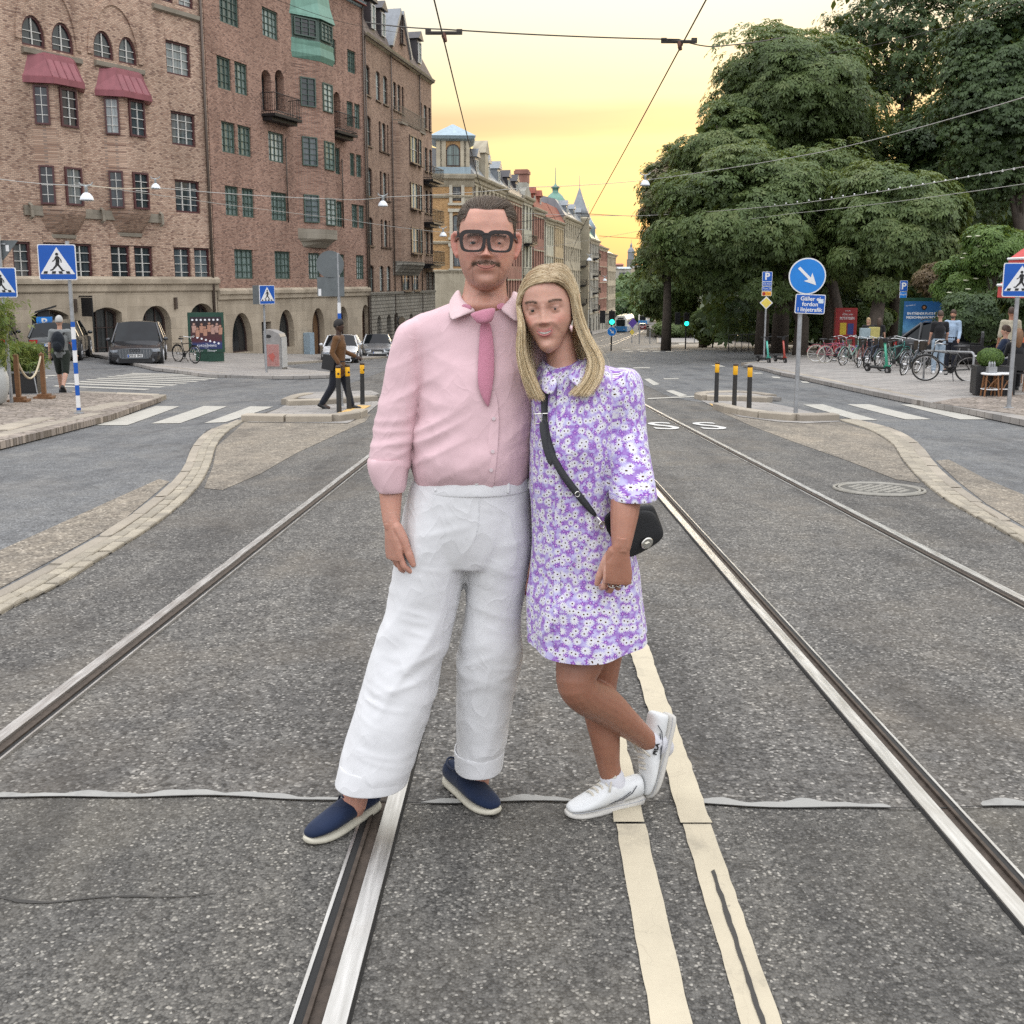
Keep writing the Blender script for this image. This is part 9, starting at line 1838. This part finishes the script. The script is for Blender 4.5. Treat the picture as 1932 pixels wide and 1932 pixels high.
put(fm*np.exp(-((z-.0225-.004*np.sin(np.clip((ax-.015)/.038,0,1)*3.1))/.0034)**2)*((ax>.014)&(ax<.053)),(.13,.075,.045),.75);put(fm*gauss(ax,z,.0315,.0055,.0165,.0030),(.06,.035,.03),.7);put(fm*gauss(ax,z,.033,.010,.014,.005),(.30,.15,.11),.4)
put(fm*gauss(ax,z,.044,-.028,.018,.014),(.60,.22,.17),.45);put(fm*gauss(x,z,0,-.034,.012,.008),(.58,.25,.19),.35)
put(((z>np.where(y<0,.084-.9*np.clip(ax-.02,0,1),-.02))&(z<.14)&(ax<.075)).astype(float),(.26,.17,.09),.9)
attr_f(wb.data,'tintf',tf);attr_c(wb.data,'tint',tc);eyes(woman,MW,mat('iris_green',(.07,.075,.055),.3),(R(10),R(0)))
mb=MB();mb.M=MW;TE=mat('teeth',(.66,.63,.57),.3);rg=[]
for q in np.linspace(-1,1,13):
 xx=q*.0185;zc_=-.0645+.0135*abs(xx/.028)**2;hh=.0034*math.sqrt(max(.02,1-q*q));yy=-.0990+8.0*abs(xx)**1.9;rg.append([(xx,yy,zc_+.0018+hh),(xx,yy-.0012,zc_+.001),(xx,yy,zc_-hh),(xx,yy+.005,zc_)])
mb.loft(rg);mb.build('teeth',TE,woman,smooth=True);lips(woman,MW,LIPW,1.0,.0235,.0038,-.0995,(.0017,.0024))
# ------ dress
def m_daisy():
 t=NT('daisy_print_cotton');a=t.add('ShaderNodeAttribute',attribute_name='pat').outputs['Vector']
 bgn=t.add('ShaderNodeTexNoise',{'Vector':a,'Scale':42.0,'Detail':2.0}).outputs[0]
 c=t.ramp(bgn,[(.36,(.56,.53,.78)),(.47,(.46,.40,.70)),(.53,(.34,.19,.54)),(.62,(.38,.23,.58)),(.70,(.60,.56,.80))])
 def flowers(scale,off,petals,rp,rc,cp,cc,base,jit=.75,amp=.30):
  m=t.add('ShaderNodeMapping',{0:a,'Location':off,'Scale':(scale,scale,scale)}).outputs[0]
  vo=t.add('ShaderNodeTexVoronoi',{'Vector':m,'Scale':1.0,'Randomness':jit},voronoi_dimensions='2D');d=vo.outputs['Distance']
  dv=t.add('ShaderNodeVectorMath',{0:m,1:vo.outputs['Position']},operation='SUBTRACT').outputs[0];sp=t.add('ShaderNodeSeparateXYZ',{0:dv});an=t.math('ARCTAN2',sp.outputs[1],sp.outputs[0]);rn=t.add('ShaderNodeSeparateColor',{0:vo.outputs['Color']})
  w=t.math('SINE',t.math('MULTIPLY_ADD',an,petals,t.math('MULTIPLY',rn.outputs[0],6.28)));lim=t.math('MULTIPLY_ADD',w,amp*rp,rp);lim=t.math('MULTIPLY',lim,t.math('MULTIPLY_ADD',rn.outputs[1],.35,.80))
  pet=t.ramp(t.math('SUBTRACT',d,lim),[(.49,(0,0,0)),(.51,(0,0,0))]);f=t.math('LESS_THAN',d,lim);out=t.mix(f,base,cp);f2=t.math('LESS_THAN',d,rc);return t.mix(f2,out,cc)
 c=flowers(52,(3.1,1.7,0),6,.30,.09,(.28,.11,.46),(.70,.42,.74),c,.9);c=flowers(40,(1.3,.2,0),11,.31,.085,(.72,.71,.76),(.095,.045,.012),c,.8,.28);c=flowers(35,(7.3,4.2,0),12,.26,.075,(.76,.75,.80),(.085,.04,.015),c,.8,.28)
 nz=t.noise(t.co(),6,4);return t.fin(t.mix(.35,c,t.ramp(nz,[(.3,(.80,.80,.82)),(.7,(1,1,1))]),'MULTIPLY'),.8,0,t.bump(t.math('POWER',t.math('SUBTRACT',1.0,t.math('ABSOLUTE',t.math('MULTIPLY_ADD',t.noise(t.co((1,1,.4)),6.5,2,.5),2.0,-1.0))),5.0),.7,.012),.2,Sheen_Weight=.15)
DAISY=m_daisy();WY=2.72
mb=MB();loftpx(mb,[(678,1042,1100,2.735,.052),(686,1032,1122,2.728,.064),(697,1018,1168,2.724,.078),(716,1006,1200,2.722,.092),(740,1003,1196,2.722,.104),(785,1001,1172,2.715,.122),(830,1000,1163,2.71,.130),(880,999,1160,2.71,.128),(930,1001,1166,2.71,.126),(980,1003,1180,2.71,.130),(1030,1003,1194,2.71,.136),(1080,1001,1204,2.71,.142),(1120,999,1210,2.70,.152),(1165,998,1217,2.695,.160),(1205,999,1223,2.69,.166),(1245,998,1228,2.685,.170)],44)
loftpx(mb,[(697,1160,1196,2.72,.05),(712,1150,1209,2.72,.064),(745,1148,1215,2.71,.070),(800,1149,1219,2.70,.071),(850,1150,1224,2.655,.073),(890,1150,1231,2.625,.076),(930,1150,1238,2.59,.078)],28)
loftpx(mb,[(700,1010,1045,2.74,.05),(740,1000,1050,2.79,.062),(820,1004,1052,2.85,.065),(900,1006,1060,2.88,.07)],22)
dress=fuse(mb,'dress',DAISY,woman,.0055,5)
co,no=get_co(dress.data),get_no(dress.data);zt,zb=at(0,690,WY).z,at(0,1208,WY).z;f_=np.clip((zt-co[:,2])/(zt-zb),0,1)
sx0=at(1150,800,2.69).x;slv=(co[:,0]>sx0-.002)&(co[:,2]>at(0,955,2.66).z)
th=np.arctan2(co[:,0]-at(1100,900,WY).x,-(co[:,1]-WY));pleat=np.sin(th*8+1.2*noise3(co*3,5))*np.clip((f_-.38)*1.8,0,1)*.0065
d1=folds(co,R(60),2.4,11,41)*np.clip(fbm(co*5,19)+.3,0,1)*.0065;d2=folds(co,R(-50),2.6,12,43)*np.clip(fbm(co*5,23)+.25,0,1)*.006
hem=co[:,2]<at(0,1200,2.70).z
# pattern coordinates: unrolled around the body, or around the sleeve
ths=np.arctan2(co[:,0]-at(1187,830,2.69).x,-(co[:,1]-2.69));pat=np.stack([np.where(slv,ths*.072+.7,th*.150),co[:,2],np.zeros(len(co))],1);attr_v(dress.data,'pat',pat)
c2=co+no*(pleat*(~slv)+(d1+d2)*np.where(slv,.8,1.0)+fbm(co*20,14)*.001)[:,None]
# the hem hangs in a shallow curve, lower in front of the thigh
low=np.clip((f_-.93)/.07,0,1)*(~slv);uu=966+co[:,0]/co[:,1]*FPX;set_co(dress.data,c2);zh_=at(1100,1207,2.69).z
cut_below(dress,lambda x_,y_:zh_+(-.010*math.exp(-((966+x_/y_*FPX-1085)/45)**2)+.016*min(1.2,max(0,(966+x_/y_*FPX-1150)/70))) if x_<sx0+.2 else -1)
def pat_on(o,k=.15):
 co=get_co(o.data);attr_v(o.data,'pat',np.stack([np.arctan2(co[:,0]-at(1100,900,WY).x,-(co[:,1]-WY))*k+.33,co[:,2]+.21,co[:,0]*0],1));return o
pts=[surf(dress,u,v,.0015) for u,v in ((1060,705),(1057,740),(1056,800),(1055,860),(1054,920),(1053,980),(1052,1040),(1051,1100),(1051,1150),(1051,1195),(1051,1225))];pat_on(ribbon('placket',pts,(0,-1,0),.011,.0030,DAISY,woman))
# sleeve hem band and shirt collar
pat_on(band([(925,1149,1238,2.59,.079),(928,1148.5,1239,2.59,.0805),(935,1149,1239.5,2.587,.0805),(939,1149,1239.5,2.585,.079)],26,.004,'sleeve_hem',DAISY,woman),.3)
def w_leaf(A,B):
 A,B=[at(*q) for q in A],[at(*q) for q in B];mb=MB();mb.loft([[A[i]+Vector((0,.006,-.006)),A[i],A[i].lerp(B[i],.5)+Vector((0,-.006,.003)),B[i],B[i]+Vector((0,.003,0)),A[i].lerp(B[i],.5)] for i in range(len(A))]);o=mb.build('collar',DAISY,woman,smooth=True);bake(o,('SUBSURF',dict(levels=2,render_levels=2)));o.data.polygons.foreach_set('use_smooth',[True]*len(o.data.polygons));pat_on(o)
w_leaf([(1100,664,2.75),(1104,674,2.700),(1096,684,2.655),(1080,696,2.630),(1066,710,2.618)],[(1128,682,2.75),(1134,696,2.690),(1122,716,2.625),(1102,738,2.592),(1084,726,2.598)])
w_leaf([(1030,672,2.74),(1027,682,2.690),(1032,694,2.648),(1042,706,2.626),(1054,716,2.616)],[(1012,692,2.74),(1008,710,2.680),(1020,736,2.620),(1034,748,2.598),(1048,738,2.600)])
# ------ hair
rng=np.random.default_rng(12);N=13000;k=18;Mw=np.array(MW);S_=np.where(rng.random(N)<.47,-1.0,1.0);q=rng.random(N)**1.1
y0=-.086+.188*q;part=.020+.004*rng.normal(size=N);top=.1215*np.sqrt(np.clip(1-((y0-.010)/.1225)**2,.05,1));yt=np.where(S_<0,-.046,-.036)+.118*q;thick=rng.uniform(.98,1.10,N)
rx=.0825*np.sqrt(np.clip(1-((yt-.018)/.135)**2,.10,1))*thick;arc=[]
for j,ph in enumerate(np.linspace(.03,1.50,8)):
 sn=math.sin(ph);X=part*(1-sn)+S_*rx*sn**.92;Yl=y0+(yt-y0)*sn**1.6-.006*math.sin(ph*2)*(q<.25);Z=(top*math.cos(ph)*(1+.05*math.sin(2*ph))+.0050)*(.955+.03*(thick-1))+rng.normal(scale=.0010,size=N);arc.append(np.stack([X,Yl,Z],1))
arc=np.stack(arc,1);arc=arc@Mw[:3,:3].T+Mw[:3,3]
def way(lst):return np.array([at(*w_)[:] for w_ in lst])
WL=way([(986,612,2.655),(984,650,2.642),(990,690,2.635),(1003,724,2.635),(1016,750,2.64)]);WR=way([(1096,612,2.69),(1110,648,2.675),(1124,680,2.655),(1118,712,2.630),(1096,742,2.612)]);WB=way([(1050,640,2.80),(1052,670,2.805),(1056,700,2.80),(1062,725,2.80),(1066,745,2.80)])
tail=np.where((S_<0)[:,None,None],WL[None],WR[None]);back=np.clip((q-.62)/.3,0,1)[:,None,None]*(rng.random(N)<.75)[:,None,None];tail=tail*(1-back)+(WB[None]+(np.stack([S_*.05,0*S_,0*S_],1))[:,None,:])*back
end=arc[:,-1];mL,mR=end[S_<0].mean(0),end[S_>0].mean(0);dev=(end-np.where((S_<0)[:,None],mL,mR))*np.array([1,1,.0]);dec=np.array([.85,.62,.48,.42,.38])[None,:,None];tail=tail+dev[:,None,:]*dec
u1=rng.normal(size=N);u2=rng.normal(size=N);lid_=np.floor((q*9+rng.random(N)*1.5))+20*(S_>0);lock=np.sin(lid_*2.4+.3*u1);ramp_=np.linspace(.25,1.0,5)[None,:];tail=tail+np.stack([(np.where(S_<0,.0085,.0125)*(.6*u1+1.0*lock))[:,None]*ramp_,(.010*u2+.010*np.cos(lock*5))[:,None]*ramp_,(.004*rng.normal(size=N))[:,None]*ramp_],-1)
cut=rng.uniform(.80,1.08,N);ctrl=np.concatenate([arc,tail],1);kk=ctrl.shape[1];tt=np.linspace(0,kk-1.001,k)[None,:]*np.minimum(cut,1)[:,None];i0=np.floor(tt).astype(int);fr=(tt-i0)[...,None];ii=np.arange(N)[:,None]
p0,p1,p2,p3=ctrl[ii,np.maximum(i0-1,0)],ctrl[ii,i0],ctrl[ii,np.minimum(i0+1,kk-1)],ctrl[ii,np.minimum(i0+2,kk-1)]
strands=.5*(2*p1+(p2-p0)*fr+(2*p0-5*p1+4*p2-p3)*fr**2+(3*p1-p0-3*p2+p3)*fr**3)
wv=np.linspace(0,1,k)[None,:]**2;ph_=(u1*1.3)[:,None];strands[...,0]+=wv*.005*np.sin(np.linspace(0,7,k)[None,:]+ph_);strands[...,1]+=wv*.006*np.cos(np.linspace(0,6,k)[None,:]+ph_*1.7)
H_B1,H_B2=m_hair('blond_hair',(.62,.47,.26),(.88,.77,.56)),m_hair('dark_blond_hair',(.34,.23,.115),(.56,.42,.24));dk=rng.random(N)<.30
hair_curves('hair',strands[~dk],.00048,H_B1,woman);hair_curves('darker_hair_strands',strands[dk],.00045,H_B2,woman)
fly=strands[rng.choice(np.where(S_>0)[0],26)].copy();fly[:,10:,0]+=np.linspace(0,1,k-10)[None,:]**1.5*rng.uniform(.0,.035,26)[:,None];fly[:,10:,2]+=np.linspace(0,1,k-10)[None,:]*rng.uniform(.0,.01,26)[:,None];hair_curves('loose_strands',fly,.0004,H_B1,woman)
brows(woman,wb,MW,m_hair('brow_hair',(.07,.04,.025),(.14,.09,.055)),420,.0215,.014,.050,.004,6,.006)
# ------ rings and sneakers
SILV=mat('silver_jewellery',(.7,.68,.62),.2,1.0)
for (b,a_) in ((.0105,.104),(-.0095,.101)):c=HW_['P'](a_,b,-.006);d_=HW_['d']*.8-HW_['back']*.5;mb=MB();e1=d_.orthogonal().normalized();e2=d_.normalized().cross(e1);mb.tube([c+(e1*math.cos(t_)+e2*math.sin(t_))*.0108 for t_ in np.linspace(0,2*math.pi,18)[:-1]],.0014,6,closed=True);mb.ball(c+HW_['back']*.0115,.003,8,6);mb.build('finger_ring',SILV,woman,smooth=True)
LEA=mat('white_leather',(.66,.67,.67),.45,0,.06,8,.25,60);WSOLE=mat('sneaker_sole',(.55,.53,.49),.7,0,.08,12);LACE=mat('cream_lace',(.58,.54,.46),.8,0,.1,60,.3,200);SOCK=m_cloth('white_sock',(.64,.64,.68),600,.05,.2)
def sneaker(heel,toe,up,logo_side,txt):
 """runner: sole, upper, tongue, laces, side mark; logo_side = sign of the side facing the camera"""
 heel,toe=Vector(heel),Vector(toe);f=(toe-heel).normalized();L=.262;heel=toe-f*L
 prof=[(0,.020,.010,.034,0),(.03,.030,.002,.036,0),(.15,.034,.0,.034,0),(.42,.034,.0,.029,0),(.65,.041,.0,.026,0),(.82,.040,.001,.025,0),(.93,.031,.004,.025,0),(.985,.018,.010,.026,0),(1.0,.007,.014,.025,0)]
 rg,f,s,up,L=shoe_loft(heel,toe,up,prof,20);mb=MB();mb.loft(rg);o=mb.build('sneaker_sole',WSOLE,woman,smooth=True);bake(o,('SUBSURF',dict(levels=1,render_levels=1)))
 prof=[(.02,.020,.030,.084,0),(.05,.030,.031,.097,0),(.15,.0335,.030,.090,0),(.27,.0335,.027,.088,0),(.38,.0345,.026,.101,0),(.47,.036,.025,.098,0),(.58,.0385,.024,.080,0),(.70,.040,.023,.062,0),(.82,.037,.023,.050,0),(.92,.028,.023,.043,0),(.975,.015,.023,.037,0)]
 rg,f,s,up,L=shoe_loft(heel,toe,up,prof,24);mb=MB();mb.loft(rg);o=mb.build('sneaker',LEA,woman,smooth=True);bake(o,('SUBSURF',dict(levels=2,render_levels=2)));o.data.polygons.foreach_set('use_smooth',[True]*len(o.data.polygons))
 Q=lambda a,b,c:heel+f*a*L+s*b+up*c;mb=MB();n_=5
 for i in range(n_):a=.44+.058*i;h=float(np.interp(a+.014,[.38,.47,.58,.70,.82],[.103,.101,.084,.067,.055]));w=.021;mb.tube([Q(a,-w,h-.013),Q(a+.01,-w*.4,h-.001),Q(a+.02,w*.4,h-.001),Q(a+.028,w,h-.013)],.0036,6)
 for sd in (-1,1):mb.tube([Q(.42,0,.106),Q(.40,sd*.012,.120),Q(.43,sd*.026,.116),Q(.46,sd*.016,.106),Q(.42,0,.106)],.0028,6);mb.tube([Q(.42,0,.106),Q(.47,sd*.022,.100),Q(.52,sd*.036,.078)],.0028,6)
 mb.build('laces',LACE,woman,smooth=True);mb=MB();mb.tube([Q(.36,0,.105),Q(.385,0,.118)],[.016,.014],10);mb.build('tongue',LEA,woman,smooth=True)
 sd=logo_side;mb=MB();mb.tube([Q(.16,sd*.0345,.080),Q(.22,sd*.036,.060),Q(.34,sd*.0372,.046),Q(.52,sd*.040,.042),Q(.34,sd*.0378,.052),Q(.24,sd*.0362,.066)],.0014,5);mb.build('side_mark',mat('sneaker_navy',(.03,.035,.05),.5),o)
 mb=MB();mb.tube([Q(.03+.93*i/9,sd*(.031 if i in (0,9) else.037+.004*math.sin(i/9*3.1)),.030) for i in range(10)],.0012,5);mb.build('sole_seam',mat('seam_grey',(.35,.36,.38),.7),o)
 if txt:e=text(txt,.019,BLACK,o,(0,0,0),name='lettering',bold=.0006);zx=s*sd;M_=Matrix((f*-1*1.0,up,zx)).transposed().to_4x4();xx=up.cross(zx);e.matrix_basis=Matrix.Translation(Q(.42,sd*.0395,.066))@Matrix((xx,up,zx)).transposed().to_4x4()
sneaker(gl_(1184,1520),gl_(1066,1545),(0,0,1),-1 if True else 1,'')
for a_,b_ in (((1154,1464,2.766),(1162,1496,2.768)),((1229,1396,2.820),(1250,1408,2.852))):mb=MB();cap_tube(mb,[Pm(*a_),Pm(*a_).lerp(Pm(*b_),.5),Pm(*b_)],[.0365,.0375,.036],18);mb.build('sock',SOCK,woman,smooth=True)
toe2=at(1229,1507,2.80);heel2=at(1266,1372,2.865);sneaker(heel2,toe2,(-.86,-.45,.15),-1,'FILA')
# ------ shoulder bag
bag=thing('shoulder_bag','black flap shoulder bag with silver turn lock and buckled strap on the woman','handbag',at(1188,1008,2.645),R(24));BI=bag.matrix_basis.inverted();NB=mat('black_bag_leather',(.010,.011,.013),.5,0,.15,30,.3,300)
def bpoly(pts,y0,y1,name,m,par,lv=2):
 c=bag.location;q=[((at(u,v,2.645).x-c.x)/math.cos(R(24)),at(u,v,2.645).z-c.z) for u,v in pts];cx=sum(a for a,b in q)/len(q);cz=sum(b for a,b in q)/len(q);mb=MB();rings=[]
 for yy,k_ in ((y0,.90),(y0+.006,.975),((y0+y1)/2,1.0),(y1-.006,.975),(y1,.90)):rings.append([(cx+(a-cx)*k_,yy,cz+(b-cz)*k_) for a,b in q])
 mb.loft(rings);o=mb.build(name,m,par,smooth=True);bake(o,('SUBSURF',dict(levels=lv,render_levels=lv)));o.data.polygons.foreach_set('use_smooth',[True]*len(o.data.polygons));return o
bp=[(1127,972),(1132,962),(1160,957),(1200,954),(1226,952),(1234,956),(1243,980),(1253,1004),(1254,1016),(1248,1026),(1220,1040),(1190,1051),(1160,1054),(1147,1046),(1138,1020)]
bpoly(bp,-.020,.028,'bag_body',NB,bag);bpoly([(1136,968),(1160,962),(1225,957),(1239,984),(1248,1006),(1240,1022),(1200,1036),(1165,1044),(1152,1030)],-.029,-.017,'flap',NB,bag)
lk=BI@at(1215,1022,2.645);lk.y=-.0305;mb=MB();mb.lathe([(.0,0),(.0185,0),(.0195,.002),(.018,.004),(.012,.0035),(0,.0035)],24);o=mb.build('turn_lock',SILV,bag,smooth=True);o.matrix_basis=Matrix.Translation(lk)@Matrix.Rotation(R(90),4,'X')@Matrix.Rotation(R(20),4,'Z')@Matrix.Scale(.8,4,(0,1,0));mb=MB();mb.box((0,0,.006),(.012,.004,.006));mb.build('lock_toggle',SILV,o)
sp=[(1036,708),(1031,735),(1029,765),(1031,800),(1036,830),(1044,858),(1058,888),(1078,916),(1098,942),(1114,962),(1124,974)];pts=[surf(dress,u,v,.006)+Vector((0,-.003,0)) for u,v in sp];off=bag.location;wts=[.0125]*9+[.010,.006];st_=ribbon('strap',[BI@p for p in pts],(0,-1,.1),wts,.004,NB,bag)
pts2=[surf(dress,u,v,.012)+Vector((0,-.006,0)) for u,v in ((1029,792),(1032,820),(1037,850),(1044,878))];ribbon('strap_end',[BI@p for p in pts2],(0,-1,.1),[.0145,.0145,.0140,.008],.004,NB,bag)
c=BI@surf(dress,1029,792,.020);mb=MB();mb.tube([c+Vector((a,-.004,b)) for a,b in ((-.019,-.012),(.019,-.012),(.019,.014),(-.019,.014))],.0022,6,closed=True);mb.tube([c+Vector((0,-.006,-.012)),c+Vector((.002,-.007,.016))],.0016,5);mb.build('buckle',SILV,bag)
mb=MB();a,b=BI@surf(dress,1122,972,.012),BI@(surf(dress,1131,988,.014)+Vector((0,-.01,0)));mb.tube([a,a.lerp(b,.5)+Vector((.003,-.004,0)),b],.0028,6);mb.tube([b+Vector((.008*math.cos(t_),0,.010*math.sin(t_))) for t_ in np.linspace(0,6.28,12)[:-1]],.0022,6,closed=True);mb.build('snap_hook',SILV,bag,smooth=True);mb=MB();c=BI@surf(dress,1088,930,.011);mb.tube([c+Vector((.007*math.cos(t_),-.003,.007*math.sin(t_))) for t_ in np.linspace(0,6.28,14)[:-1]],.0013,5,closed=True);mb.build('eyelet',SILV,bag)
